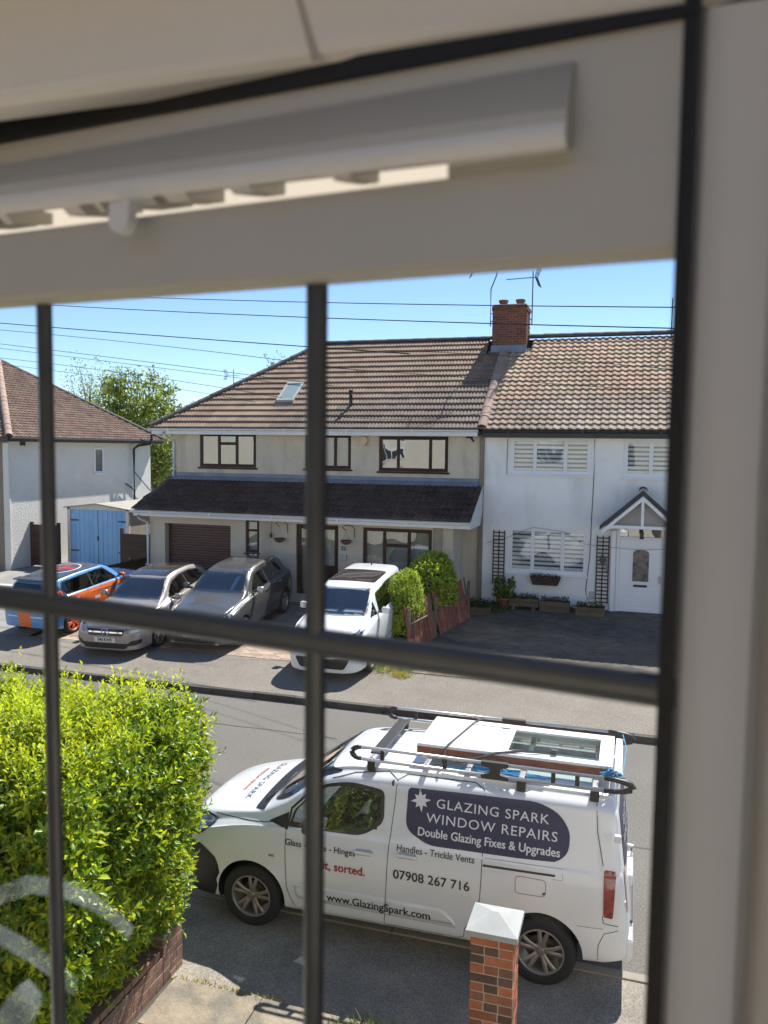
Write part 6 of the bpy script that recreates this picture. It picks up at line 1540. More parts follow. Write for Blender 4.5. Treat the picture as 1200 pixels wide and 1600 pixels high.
# --- white compact people carrier
c3 = thing('car', 'white compact people carrier with a glass roof parked beside the bright green bush', 'car', (-5.96, 15.12, gz(15.2)), R_(91))
c3.rotation_euler = (0, -math.atan(.0925), R_(91))
PC = paint('white_car_paint', (.76, .77, .78), .28)
S = saloon(c3, dict(L=4.10, wheels=[.78, 3.33], wr=.31, paint=PC, r_top=.10,
    zb=[(0, .20), (.4, .18), (3.8, .2), (4.1, .3)], zs=[(0, .66), (.3, .82), (.9, .98), (1.8, 1.02), (3.4, 1.05), (4.1, 1.0)],
    zt=[(0, .74), (.03, .82), (.1, .90), (.35, 1.0), (.7, 1.08), (.9, 1.14), (1.2, 1.30), (1.5, 1.46), (1.75, 1.56), (2.1, 1.62), (3.0, 1.63), (3.7, 1.60), (3.95, 1.52), (4.05, 1.35), (4.1, 1.2)],
    ws=[(0, .58), (.04, .68), (.12, .76), (.3, .82), (.7, .86), (1.5, .865), (3.6, .865), (3.9, .84), (4.04, .79), (4.1, .72)],
    wt=[(0, .5), (.3, .66), (.9, .72), (1.3, .71), (1.8, .64), (3.4, .62), (3.95, .60), (4.1, .56)],
    shear=[(0, .10), (.4, 0), (3.8, 0), (4.1, -.06)], crown=[(0, .03), (.6, .05), (1.3, .03), (2.5, .02), (4.1, .02)]))
for xw in S.wheels:
    for sg in (-1, 1): wheel(S, xw, sg, M('silver_alloy', (.48, .46, .44), .3, .1, 6., metal=.7), .31, .2, .21, 5, False)
S.window('F', rpoly([(-.665, 1.15), (.665, 1.15), (.59, 1.55), (-.59, 1.55)], .05), 'windscreen', CARG, 18, 10, .04)
for a in 'LR':
    S.window(a, rpoly([(1.02, 1.08), (1.36, 1.085), (1.36, 1.36)], [.02, .02, .02]), 'quarter_window', CARG, 8, 6, .02)
    S.window(a, rpoly([(1.46, 1.07), (3.35, 1.10), (3.65, 1.18), (3.6, 1.48), (2.6, 1.53), (1.62, 1.46)], [.03, .06, .05, .06, .1, .06]), 'side_window', CARGD, 18, 8, .03)
S.line('L', [(2.42, 1.08), (2.45, 1.53)], 'door_pillar', BLACKP, .06, .007)
S.line('L', [(1.15, .3), (1.15, .7), (1.30, 1.05)], 'panel_gap', SEAM, .008); S.line('L', [(2.42, .24), (2.42, 1.06)], 'panel_gap', SEAM, .008)
S.line('L', [(1.1, .45), (3.0, .45)], 'side_moulding', M('soft_gap_and_shade2', (.16, .165, .17), .6, 0.), .02, .005)
S.patch('T', rpoly([(1.95, -.55), (2.95, -.55), (2.95, .55), (1.95, .55)], .06), 'glass_roof', M('glass_roof', (.05, .035, .032), .04, .1, 2., spec=.9, coat=1.), .005, 14, 12)
S.window('B', rpoly([(-.6, 1.2), (.6, 1.2), (.52, 1.52), (-.52, 1.52)], .05), 'rear_window', CARGD, 12, 6, .03)
S.patch('F', rpoly([(-.48, .28), (.48, .28), (.60, .50), (-.60, .50)], .05), 'lower_grille', GRM, .007, 16, 6)
S.line('F', [(-.30, .70), (-.1, .745), (0, .78), (.1, .745), (.30, .70)], 'badge_bar', CHROME, .025, .01)
for sg in (-1, 1): S.patch('F', rpoly([(sg*.44, .74), (sg*.70, .80), (sg*.76, .98), (sg*.56, .90)], .03), 'headlight', LENS, .007, 10, 6)
S.patch('L', rpoly([(.10, .80), (.32, .86), (.50, 1.0), (.24, .95)], .02), 'headlight', LENS, .007, 8, 6)
plate(S, 'F', 0, .545, 'LR59 XVA', PLATEW)
mirror(S, 1.42, 1.15, -1, PC, .17, .83); mirror(S, 1.42, 1.15, 1, PC, .17, .83)
for hx in (2.2, 3.1):
    p = S.hit('L', hx, .98, 0); MB().bbox(p.x-.09, p.x+.09, p.y-.03, p.y-.005, p.z-.014, p.z+.016, .01).obj('door_handle', PC, c3, world=False)
S.patch('B', rpoly([(-.8, .9), (-.66, .9), (-.62, 1.2), (-.78, 1.2)], .02), 'tail_light', REDL, .006, 6, 5); S.patch('B', rpoly([(.66, .9), (.8, .9), (.78, 1.2), (.62, 1.2)], .02), 'tail_light', REDL, .006, 6, 5)
MB().tube([(3.5, 0, 1.63), (3.56, 0, 1.72)], [.02, .006], 5).obj('aerial', BLACKP, c3, world=False)
cabin(S, 1.25, 3.6, .28, 1.10, .64, [(2.4, -.34), (2.4, .34), (3.3, -.33), (3.3, .33)])
MB().bbox(1.06, 1.42, -.55, -.05, 1.10, 1.15, .02).bbox(1.1, 1.4, .1, .5, 1.10, 1.13, .01).obj('papers', M('papers', (.5, .5, .48), .9), c3, world=False)
MB().bbox(1.62, 1.66, -.1, .1, 1.44, 1.51, .012).obj('rear_view_mirror', BLACKP, c3, world=False)
S.finish()

# --- striped small car seen from behind
c4 = thing('car', 'small blue and orange striped racing hatchback with number 73 seen from behind', 'car', (-13.85, 19.7, gz(19.7)), R_(-95))
c4.rotation_euler = (0, math.atan(.0925), R_(-92))
PD = paint('navy_grey_paint', (.035, .04, .055), .25); BLUEP = paint('sky_blue_paint', (.10, .30, .62), .28); ORP = M('orange_vinyl', (.75, .16, .025), .3, .05, coat=.6); BLV = M('blue_vinyl', (.10, .31, .64), .3, .05, coat=.6)
S = saloon(c4, dict(L=3.82, wheels=[.72, 3.20], wr=.305, paint=BLUEP, r_top=.08,
    zb=[(0, .2), (.4, .17), (3.5, .19), (3.82, .27)], zs=[(0, .66), (.3, .78), (.9, .90), (1.5, .93), (3.2, .96), (3.82, .90)],
    zt=[(0, .70), (.03, .78), (.1, .85), (.4, .92), (.9, .97), (1.1, 1.02), (1.35, 1.2), (1.55, 1.33), (1.8, 1.40), (2.5, 1.42), (3.3, 1.39), (3.55, 1.32), (3.7, 1.15), (3.78, .98), (3.82, .90)],
    ws=[(0, .58), (.04, .68), (.12, .76), (.3, .82), (.7, .86), (1.5, .85), (3.2, .865), (3.55, .84), (3.75, .77), (3.82, .68)],
    wt=[(0, .5), (.3, .62), (.9, .70), (1.2, .69), (1.6, .62), (3.2, .61), (3.6, .60), (3.82, .56)],
    shear=[(0, .08), (.4, 0), (3.5, 0), (3.82, -.08)], crown=[(0, .03), (.6, .04), (1.3, .03), (2.5, .02), (3.82, .02)]))
for xw in S.wheels:
    for sg in (-1, 1): wheel(S, xw, sg, M('orange_alloy', (.80, .16, .06), .35, .08, 6.), .305, .2, .215, 5)
ROOFD = M('dark_roof_wrap', (.05, .055, .07), .16, .05, coat=1.)
S.patch('T', rpoly([(1.72, -.57), (3.45, -.57), (3.45, .57), (1.72, .57)], .08), 'roof_panel', ROOFD, .004, 14, 12)
RW = M('red_vinyl', (.50, .04, .05), .3, 0., coat=.5)
el = [(2.5+.52*math.cos(2*math.pi*i/28), .42*math.sin(2*math.pi*i/28)) for i in range(28)]
S.patch('T', el, 'roof_roundel', VW, .008, 12, 14); S.patch('T', shrink(el, .04), 'roof_roundel', ROOFD, .010, 12, 14)
S.patch('T', rpoly([(2.08, -.07), (2.92, -.07), (2.92, .07), (2.08, .07)], .01), 'roof_cross', RW, .013, 10, 4); S.patch('T', rpoly([(2.43, -.34), (2.57, -.34), (2.57, .34), (2.43, .34)], .01), 'roof_cross', RW, .013, 4, 10)
for a in 'LR': S.window(a, rpoly([(1.35, .98), (3.3, 1.0), (3.45, 1.1), (3.3, 1.32), (1.75, 1.34)], [.03, .06, .05, .06, .08]), 'side_window', CARGD, 18, 8, .03)
S.window('F', rpoly([(-.64, 1.02), (.64, 1.02), (.56, 1.34), (-.56, 1.34)], .05), 'windscreen', CARG, 16, 8, .04)
S.window('B', rpoly([(-.56, 1.02), (.56, 1.02), (.50, 1.30), (-.50, 1.30)], .05), 'rear_window', CARGD, 12, 6, .03)
S.line('R', [(2.35, 1.0), (2.35, 1.34)], 'door_pillar', BLACKP, .05, .007)
for a in 'LR':
    S.patch(a, rpoly([(1.10, .28), (2.95, .28), (3.0, .62), (2.75, .86), (1.5, .80), (1.12, .62)], .04), 'orange_stripe', ORP, .005, 16, 6); S.patch(a, rpoly([(.35, .72), (1.25, .78), (1.5, .93), (.6, .88)], .03), 'orange_stripe', ORP, .005, 12, 6)
    S.patch(a, rpoly([(3.32, .92), (3.68, .93), (3.60, 1.24), (3.42, 1.24)], .02), 'dark_corner', ROOFD, .006, 8, 8)
    S.patch(a, rpoly([(2.9, .66), (3.5, .78), (3.66, .90), (2.4, .90)], .02), 'orange_stripe', ORP, .006, 12, 5)
    S.patch(a, rpoly([(3.30, .70), (3.52, .70), (3.52, .82), (3.30, .82)], .004), 'race_sticker', M('yellow_vinyl', (.75, .40, .03), .4, 0.), .008, 4, 4)
    S.patch(a, rpoly([(2.95, .80), (3.2, .80), (3.2, .88), (2.95, .88)], .004), 'race_sticker', VW, .009, 4, 4); S.patch(a, rpoly([(2.2, .66), (2.4, .66), (2.4, .74), (2.2, .74)], .004), 'race_sticker', VW, .009, 4, 4)
S.patch('R', rpoly([(1.15, .80), (1.9, .86), (3.25, .88), (3.28, .97), (1.9, .96), (1.25, .93)], .02), 'orange_stripe', ORP, .0065, 16, 4)
S.patch('R', rpoly([(.15, .74), (.7, .80), (1.1, .88), (.5, .90), (.2, .84)], .02), 'orange_stripe', ORP, .0065, 12, 4)
S.text('R', '73', 3.50, 1.02, .26, M('red_number', (.75, .10, .06), .4, 0.), .006, 1., .8, flip=True, eps=.012)
S.patch('B', rpoly([(-.70, .86), (.70, .86), (.68, .99), (-.68, .99)], .03), 'tailgate_band', ROOFD, .005, 12, 4)
S.patch('B', rpoly([(-.25, .28), (.12, .28), (.12, .84), (-.25, .84)], .01), 'orange_stripe', ORP, .006, 4, 10)
S.patch('B', rpoly([(.10, .52), (.5, .52), (.5, .55), (.10, .55)], .004), 'white_stripe', VW, .008, 4, 2)
S.patch('B', rpoly([(-.6, .52), (-.28, .52), (-.28, .55), (-.6, .55)], .004), 'white_stripe', VW, .008, 4, 2)
plate(S, 'B', 0, .91, 'M23 NNY', PLATEY, .5)
for s1_ in ((-.74, -.60), (.60, .74)): S.patch('B', rpoly([(s1_[0], .68), (s1_[1], .68), (s1_[1], .90), (s1_[0], .90)], .03), 'tail_light', REDL, .008, 5, 6)
MB().bbox(3.38, 3.62, -.56, .56, 1.375, 1.41, .012).obj('roof_spoiler', ROOFD, c4, world=False)
ORC = M('orange_cap', (.80, .15, .03), .3, .05)
mirror(S, 1.38, 1.05, -1, ORC, .16, .83); mirror(S, 1.38, 1.05, 1, ORC, .16, .83)
cabin(S, 1.25, 3.3, .25, .98, .62, [(2.25, -.34), (2.25, .34), (3.0, -.3), (3.0, .3)])
S.finish()
# ------------------------------------------------------------------ near garden: wall and gate pillar
BRN = M('garden_brick', (.38, .125, .06), .9, .25, 9., .45, 80, rnd=.25, col2=(.115, .07, .055), c2scale=1.2, c2lo=.3, c2hi=1.3, rr=(-.9, 1.2))
BRW = M('weathered_garden_brick', (.235, .135, .095), .92, .25, 9., .45, 80, rnd=.2, col2=(.15, .10, .08), c2scale=3.)
pl = thing('gate_pillar', 'red and brown brick gate pillar with a pale stone pyramid cap in front of the van', 'pillar', (-.92, 5.95, 0))
PX0, PX1, PYa, PYb, PH = -1.065, -.735, 5.82, 6.15, 1.275
core = MB().box(PX0+.004, PX1-.004, PYa+.004, PYb-.004, 0, PH).obj('mortar_core', M('pale_mortar', (.42, .33, .24), .95, .15, 14., .4, 120), pl)
brick_run(pl, PX0, PX1, PYa, PYb, .0, PH, BRN, 'all')
cx, cy, hw = (PX0+PX1)/2, (PYa+PYb)/2, .198
CAP = M('cast_stone_cap', (.33, .335, .33), .8, .12, 6., .25, 60, col2=(.34, .34, .33), c2scale=5.)
MB().add([(cx-hw, cy-hw, PH), (cx+hw, cy-hw, PH), (cx+hw, cy+hw, PH), (cx-hw, cy+hw, PH), (cx-hw, cy-hw, PH+.045), (cx+hw, cy-hw, PH+.045), (cx+hw, cy+hw, PH+.045), (cx-hw, cy+hw, PH+.045),
          (cx-.02, cy, PH+.115), (cx+.02, cy, PH+.115)], [(3, 2, 1, 0), (0, 1, 5, 4), (1, 2, 6, 5), (2, 3, 7, 6), (3, 0, 4, 7), (4, 5, 9, 8), (5, 6, 9), (6, 7, 8, 9), (7, 4, 8)]).obj('cap_stone', CAP, pl)
gw = thing('garden_wall', 'low red-brown brick wall under the big hedge with a higher end pier by the pavement', 'wall', (-4.1, 6.0, 0))
MB().box(-4.19, -3.979, 3.104, 6.12, 0, .29).box(-4.196, -3.979, 6.134, 6.451, 0, .448).obj('mortar_core', MORTAR, gw)
brick_run(gw, -4.2, -3.975, 3.1, 6.12, .0, .30, BRW, 'rfb')
brick_run(gw, -4.2, -3.975, 6.13, 6.455, .0, .45, BRW, 'all')
MB().box(-9.5, -4.2, 6.25, 6.44, 0, .29).obj('mortar_core', MORTAR, gw)
brick_run(gw, -9.5, -4.21, 6.24, 6.455, .0, .30, BRW, 'b')
cm = MB().bbox(-.05, .05, -.107, .107, 0, .065, .005).mesh('coping_brick', BRW)
y = 3.2
while y < 6.08: link('coping_brick', cm, gw, (-4.0875+4.1, y-6.0, .30), (0, 0, random.uniform(-.02, .02)) if False else (0, 0, R_(90)+random.uniform(-.015, .015))); y += .109
# a few fallen bits on the pavement
tag(MB().add([(-2.98, 6.82, .012), (-2.86, 6.80, .012), (-2.84, 6.86, .016), (-2.93, 6.90, .03)], [(0, 1, 2, 3)]).obj('paper_scrap', M('paper', (.45, .44, .40), .9)), 'small pale scrap of paper on the dark pavement in front of the van', 'litter')
# soil strip under the hedge
MB().add([(-9.3, 4.4, .02), (-4.2, 4.4, .02), (-4.2, 6.24, .02), (-9.3, 6.24, .02)], [(0, 1, 2, 3)]).obj('flower_bed', SOIL, kind='structure')
# ------------------------------------------------------------------ the window we look through
PVC = M('shaded_cream_pvc', (.56, .535, .475), .38, .05, 6.)  # one plastic in several tones; this one darkened for the shaded sash rail
PVCW = M('vent_white_and_lit_lip_pvc', (.84, .82, .77), .35, .04, 6.)
JPV = M('jamb_pvc', (.78, .775, .76), .4, .05, 6.)
GASK = M('black_gasket', (.006, .006, .007), .6, 0.)
CAME = M('lead_strip', (.085, .09, .095), .33, .15, 30., metal=.55)
# the sash: its plane is turned a little from the street, it stands ajar
SA = R_(24.7)                                   # turn against the camera's own line of sight
aw = np.array([math.cos(SA)*math.cos(YAW)+math.sin(SA)*math.sin(YAW), math.cos(SA)*math.sin(YAW)-math.sin(SA)*math.cos(YAW), 0.])   # along the sash, to the right
nw = np.array([-aw[1], aw[0], 0.])              # outwards
rm = ray(490, 700); dist0 = .36
PO = C0+rm*(dist0/float(rm@FW))                 # a point of the pane at the middle strip
def sp(px, py, off=0.):
    """pixel -> (along, up) on the plane parallel to the pane at offset off outwards"""
    r = ray(px, py); t = ((PO-C0)@nw+off)/(r@nw); p = C0+r*t
    return float((p-PO)@aw), float(p[2])
phi = math.atan2(aw[1], aw[0])
sash = thing('sash_window', 'cream plastic window sash standing ajar with leaded strips and a vent', 'window', (float(PO[0]), float(PO[1]), 0.), phi)
def L(name, mat, mb, parent=None, **k): return mb.obj(name, mat, parent or sash, world=False, **k)
xr_, _ = sp(1062, 700)                          # right edge of the pane
xl_ = -.62
_, ztop = sp(600, 436)
def topz(x):                                    # the head of the pane sags a hair to the left
    a0, z0 = sp(20, 478); a1, z1 = sp(1040, 404); return z0+(z1-z0)*(x-a0)/(a1-a0)
zb_ = ztop-.60
GLN = glass('near_pane', (.96, .97, .97), .16, .0, 0, .0)
L('pane', GLN, MB().box(xl_, xr_+.03, .004, .008, zb_, ztop+.035))
# leaded strips
ws_px = [(62, 26), (490, 33)]
a_l, _ = sp(63, 500); a_m, _ = sp(490, 500)
pitch = a_m-a_l; bw = .0112
def strip(x, z0, z1, name='leaded_strip'):
    pr = [(-bw/2, 0), (-bw*.42, -.0015), (-bw*.2, -.0024), (bw*.2, -.0024), (bw*.42, -.0015), (bw/2, 0)]
    mb = MB().prism([(x+u, .003+v) for u, v in pr], 2, z0, z1); o = L(name, CAME, mb); smooth_angle(o, 50); return o
for x in (a_l-pitch, a_l, a_m): strip(x, zb_, topz(x)+.004)
h0, h1 = sp(0, 936), sp(1020, 1081)
hl = (xl_, h0[1]+(h1[1]-h0[1])*(xl_-h0[0])/(h1[0]-h0[0])); hr = (xr_+.002, h0[1]+(h1[1]-h0[1])*(xr_+.002-h0[0])/(h1[0]-h0[0]))
hw_ = bw*.60
pr = [(-hw_, 0.), (-hw_*.84, -.0017), (-hw_*.4, -.0027), (hw_*.4, -.0027), (hw_*.84, -.0017), (hw_, 0.)]
mb = MB(); mb.add([(hl[0], .0028+v, hl[1]+u) for u, v in pr]+[(hr[0], .0028+v, hr[1]+u) for u, v in pr], [(i, i+1, 7+i, 6+i) for i in range(5)]); smooth_angle(L('leaded_strip', CAME, mb), 50)
xs0, _ = sp(1051, 450, -.012)
# top rail of the sash: bead, face, slanted air slots behind the vent
def band(px0, py0, px1, py1, off):               # straight line on a plane: returns z at xl_ and xr_
    a0, z0 = sp(px0, py0, off); a1, z1 = sp(px1, py1, off); g = (z1-z0)/(a1-a0); return z0+g*(xl_-a0), z0+g*(xr_+.010-a0)
def rail(name, mat, rows, x0=xl_, x1=None, **k):
    """rows: (zL, zR, n) running up the profile"""
    x1 = x1 if x1 is not None else xs0+.004; mb = MB(); n = len(rows)
    mb.add([(x0, r[2], r[0]) for r in rows]+[(x1, r[2], r[1]) for r in rows], [(i, i+1, n+i+1, n+i) for i in range(n-1)]+[(n-1, 0, n, 2*n-1), tuple(range(n))[::-1], tuple(range(n, 2*n))])
    o = L(name, mat, mb, **k); smooth_angle(o, 25); return o
gl = band(0, 480, 1055, 402, 0.); be = band(0, 466, 1055, 388, -.010)
lo = band(0, 354, 870, 240, -.012)               # under the vent
hi = band(0, 224, 1065, 28, -.012)
rail('glazing_bead', PVC, [(gl[0], gl[1], .004), (gl[0]+.0006, gl[1]+.0006, -.002), (be[0]-.001, be[1]-.001, -.0085), (be[0]+.0015, be[1]+.0015, -.0105), (be[0]+.006, be[1]+.006, .004)])
rail('lower_rail', PVC, [(be[0]+.0005, be[1]+.0005, -.0125), (lo[0]-.004, lo[1]-.004, -.0125), (lo[0]+.008, lo[1]+.010, .05), (be[0]+.03, be[1]+.034, .05)])
sl_lo = band(0, 346, 870, 231, -.014); sl_hi = band(0, 318, 870, 205, -.014)
rail('upper_rail', PVC, [(sl_hi[0]+.0045, sl_hi[1]+.0045, -.0118), (hi[0], hi[1], -.0118), (hi[0]+.005, hi[1]+.005, .02), (sl_hi[0]+.035, sl_hi[1]+.035, .05)])
# vent housing: long rounded box with a slotted underside
def vz(px, py, off): return sp(px, py, off)
xe, _ = sp(880, 200, -.028)
v0 = band(0, 326, 870, 219, -.022); v1 = band(0, 262, 870, 100, -.016); 
vent = rail('trickle_vent', PVC, [(v0[0]+.001, v0[1]+.001, -.012), (v0[0], v0[1], -.020), (v0[0]+.0016, v0[1]+.0016, -.0228), (v0[0]+.005, v0[1]+.005, -.0236), (v0[0]+.012, v0[1]+.012, -.0225), (v1[0], v1[1], -.0155), (v1[0]+.001, v1[1]+.001, -.014), (v1[0]+.0015, v1[1]+.0015, -.012)], x1=xe)
def lit_vent_lip():  # lip whiter than the housing: light from below put into the colour
    r0 = (v0[0], v0[1]); mb = MB(); xs = xl_, xe
    vs = []
    prof = [(-.003, -.0225), (-.0008, -.0250), (.0035, -.0250), (.0060, -.0232)]
    for (x, z) in ((xl_, v0[0]), (xe, v0[0]+(v0[1]-v0[0])*(xe-xl_)/(xr_+.010-xl_))):
        vs += [(x, n, z+dz) for dz, n in prof]
    mb.add(vs, [(i, i+1, 5+i, 4+i) for i in range(3)]+[(3, 0, 4, 7), (0, 1, 2, 3), (7, 6, 5, 4)]); o = mb.obj('lit_vent_lip', PVCW, vent, world=False); smooth_angle(o, 50)
lit_vent_lip()
def zz(b, x): return b[0]+(b[1]-b[0])*(x-xl_)/(xr_+.010-xl_)
# slotted grille between housing and rail: ribs leave slots, backed by an added glowing sheet
edges = [(-60, -20), (-8, 4), (92, 118), (142, 150), (180, 232), (250, 284), (352, 384), (512, 540), (694, 880)]
for (p0, p1) in edges:
    a, _ = sp(p0, 320-.13*p0, -.02); b, _ = sp(p1, 320-.13*p1, -.02)
    mb = MB(); za, zb2 = zz(v0, a), zz(v0, b); la, lb = zz(lo, a), zz(lo, b)
    mb.add([(a, -.022, za), (b, -.022, zb2), (b, -.0135, lb), (a, -.0135, la), (a, -.022, za+.004), (b, -.022, zb2+.004), (b, .012, lb+.012), (a, .012, la+.012), (a, .012, la+.006), (b, .012, lb+.006)],
           [(0, 1, 2, 3), (0, 4, 5, 1), (4, 7, 6, 5), (3, 2, 9, 8), (0, 3, 8, 7, 4), (1, 5, 6, 9, 2)])
    mb.obj('vent_rib', PVCW, vent, world=False)
MB().prism([(-.0118, 0), (.03, 0), (.03, .03), (-.0118, .03)], 0, 0, .001) if False else None
xq, _ = sp(700, 250, -.0118); za_ = zz(sl_lo, xq)-.012; zb_q = zz(sl_hi, xq)+.014; zc_ = zz(sl_lo, xr_+.010)-.012; zd_ = zz(sl_hi, xr_+.010)+.014
MB().add([(xq, -.0117, za_), (xs0+.004, -.0117, zc_), (xs0+.004, -.0117, zd_), (xq, -.0117, zb_q), (xq, .045, za_+.01), (xs0+.004, .045, zc_+.01), (xs0+.004, .045, zd_+.02), (xq, .045, zb_q+.02)], [(0, 1, 2, 3), (4, 7, 6, 5), (0, 4, 5, 1), (3, 2, 6, 7), (0, 3, 7, 4), (1, 5, 6, 2)]).obj('rail_infill', PVC, sash, world=False)
VFL = bpy.data.materials.new('backlit_sheet_plastic'); VFL.use_nodes = True; _t = VFL.node_tree; _t.nodes.remove(_t.nodes['Principled BSDF'])
_tr = _n(_t, 'ShaderNodeBsdfTranslucent'); _tr.inputs[0].default_value = (.44, .38, .30, 1); _t.links.new(_tr.outputs[0], _t.nodes['Material Output'].inputs[0])
MB().add([(xl_, .0495, zz(lo, xl_)+.007), (xs0, .0495, zz(lo, xs0)+.007), (xs0, .0495, zz(sl_hi, xs0)+.036), (xl_, .0495, zz(sl_hi, xl_)+.034)], [(0, 1, 2, 3)]).obj('vent_backlit_sheet', VFL, vent, world=False)  # translucent sheet added so the slots glow with sun from behind
# small round toggle under the vent
tx, tz = sp(172, 338, -.034); n = 20
MB().prism([(tx+.0058*math.cos(2*math.pi*i/n), tz+.0058*math.sin(2*math.pi*i/n)) for i in range(n)]+[], 1, -.029, -.023).prism([(tx-.0058, tz), (tx+.0058, tz), (tx+.0058, tz+.008), (tx-.0058, tz+.008)], 1, -.0285, -.0235).obj('vent_toggle', PVCW, vent, world=False)
# black weather seal along the top of the sash: a wedge of dark between sash and head
hi2 = band(0, 186, 1065, 25, -.012)
rail('weather_seal', GASK, [(hi[0]-.0005, hi[1]-.0005, -.0150), (hi2[0]+.002, hi2[1]+.003, -.0150), (hi2[0]+.07, hi2[1]+.012, .03), (hi[0], hi[1], .02)])
# right-hand stile edge and its seal
L('weather_seal', GASK, MB().box(xs0+.0005, xs0+.0050, -.0145, .002, zb_, ztop+.16))
L('weather_seal', GASK, MB().box(xs0+.0006, xs0+.026, .0021, .055, zb_, ztop+.16))

# ---- fixed frame, parallel to the street wall
FY = float((C0+ray(1085, 700)*(.300/float(ray(1085, 700)@FW)))[1])-.004   # plane of its inner face
frame = thing('window_frame', 'cream plastic fixed frame round the open sash, its jamb filling the right edge of the view', 'window frame', (0, FY, 0))
def fp(px, py, y=FY): return onY(px, py, y)
jx0 = fp(1079, 700)[0]-.0032; jx1 = fp(1203, 700)[0]
hz = lambda px, py: fp(px, py)[2]
g0, g1 = fp(0, 168), fp(1200, 4)
def headz(x): return g0[2]+(g1[2]-g0[2])*(x-g0[0])/(g1[0]-g0[0])
zmid = headz(.05)
WX0 = -.75
prf = [(0., .0), (-.003, .0025), (-.004, .006), (-.004, .070), (.0, .075), (.06, .075), (.06, .03), (.013, .0)]
hmb = MB(); nn_ = len(prf); hmb.add([(WX0, FY+a, headz(WX0)+b) for a, b in prf]+[(jx1, FY+a, headz(jx1)+b) for a, b in prf], [tuple(range(nn_)), tuple(range(nn_, 2*nn_))[::-1]]+[(i, nn_+i, nn_+(i+1) % nn_, (i+1) % nn_) for i in range(nn_)])
hmb.obj('head', M('lit_head_pvc', (.88, .83, .74), .4, .05, 6.), frame)  # same plastic made lighter for the stronger light on the head
MB().prism([(jx0, FY), (jx0+.003, FY-.004), (jx1-.004, FY-.004), (jx1, FY), (jx1, FY+.06), (jx0+.01, FY+.06)], 2, CAM_H-.62, zmid-.0005).obj('jamb', JPV, frame)
MB().box(jx0-.0045, jx0-.0005, FY-.0025, FY+.012, CAM_H-.62, zmid-.001).obj('seal', GASK, frame)
qa, qb = fp(466, -20), fp(500, 104)      # mitre joint running across the head
MB().add([(qa[0]-.0012, FY-.0045, qa[2]), (qa[0]+.0012, FY-.0045, qa[2]), (qb[0]+.0016, FY-.0045, qb[2]), (qb[0]-.0016, FY-.0045, qb[2])], [(0, 1, 2, 3)]).obj('head_joint_shade', M('joint_shade', (.50, .46, .40), .6), frame)
q = fp(330, 10); MB().lathe([(0, -.004), (.008, -.0035), (.010, 0)], 20, Matrix.Translation((q[0], FY-.004, q[2])) @ Matrix.Rotation(R_(90), 4, 'X')).obj('screw_cap', PVCW, frame, smooth=True)
MB().prism([(FY-.06, CAM_H-.62), (FY+.06, CAM_H-.62), (FY+.06, CAM_H-.56), (FY-.0, CAM_H-.56), (FY-.06, CAM_H-.58)], 0, WX0, jx1).obj('sill_rail', PVC, frame)
MB().box(WX0-.06, WX0, FY, FY+.06, CAM_H-.62, zmid+.07).obj('jamb', PVC, frame)

# ---- the room behind and the wall round the window
PLAS = M('room_plaster', (.62, .56, .47), .9, .05, 3., .2, 60)
CEIL = M('room_ceiling', (.80, .79, .75), .9, .03)
CARP = M('room_carpet', (.48, .43, .35), 1., .1, 40.)
home = thing('house', 'the near house whose upstairs room and window we look out of', 'house', (0, FY, 0))
rx0, rx1, ry0, zf, zc = -1.9, 1.5, -3.4, 3.45, 5.75
wt_ = .10
OUT = M('home_render', (.78, .73, .62), .9, .06, 2.)
IN0 = jx1; yI = FY-.0; 
def shell(name, mat, x0, x1, y0, y1, z0, z1): return MB().box(x0, x1, y0, y1, z0, z1).obj(name, mat, home)
wy0, wy1 = FY-.085, FY+.055
HT = zmid+.075
# inner leaf
shell('inner_wall', PLAS, IN0, rx1, wy0, wy0+.10, zf, zc); shell('inner_wall', PLAS, rx0, WX0-.06, wy0, wy0+.10, zf, zc)
shell('inner_wall', PLAS, WX0-.06, IN0, wy0, wy0+.10, HT, zc); shell('inner_wall', PLAS, WX0-.06, IN0, wy0, wy0+.10, zf, CAM_H-.62)
# outer leaf
oy0, oy1 = wy0+.102, wy0+.24
shell('outer_wall', OUT, IN0+.02, 40, oy0, oy1, 0, 5.9); shell('outer_wall', OUT, -45, WX0-.06, oy0, oy1, 0, 5.9)
shell('outer_wall', OUT, WX0-.06, IN0+.02, oy0, oy1, HT+.12, 5.9); shell('outer_wall', OUT, WX0-.06, IN0+.02, oy0, oy1, 0, CAM_H-.63)
shell('room_wall', PLAS, rx0-.1, rx0, ry0, wy0, zf, zc); shell('room_wall', PLAS, rx1, rx1+.1, ry0, wy0, zf, zc); shell('room_wall', PLAS, rx0-.1, rx1+.1, ry0-.1, ry0, zf, zc)
shell('ceiling', CEIL, rx0-.1, rx1+.1, wy0-.25, wy0+.1, zc, zc+.1); shell('ceiling', CEIL, rx0-.1, rx1+.1, ry0-.1, -2.2, zc, zc+.1)   # opening between is added to let daylight onto the window frame
shell('ceiling', CEIL, rx0-.1, rx0+.15, -2.2, wy0-.25, zc, zc+.1); shell('ceiling', CEIL, rx1-.15, rx1+.1, -2.2, wy0-.25, zc, zc+.1); shell('floor', CARP, rx0-.1, rx1+.1, ry0-.1, wy0+.1, zf-.1, zf)
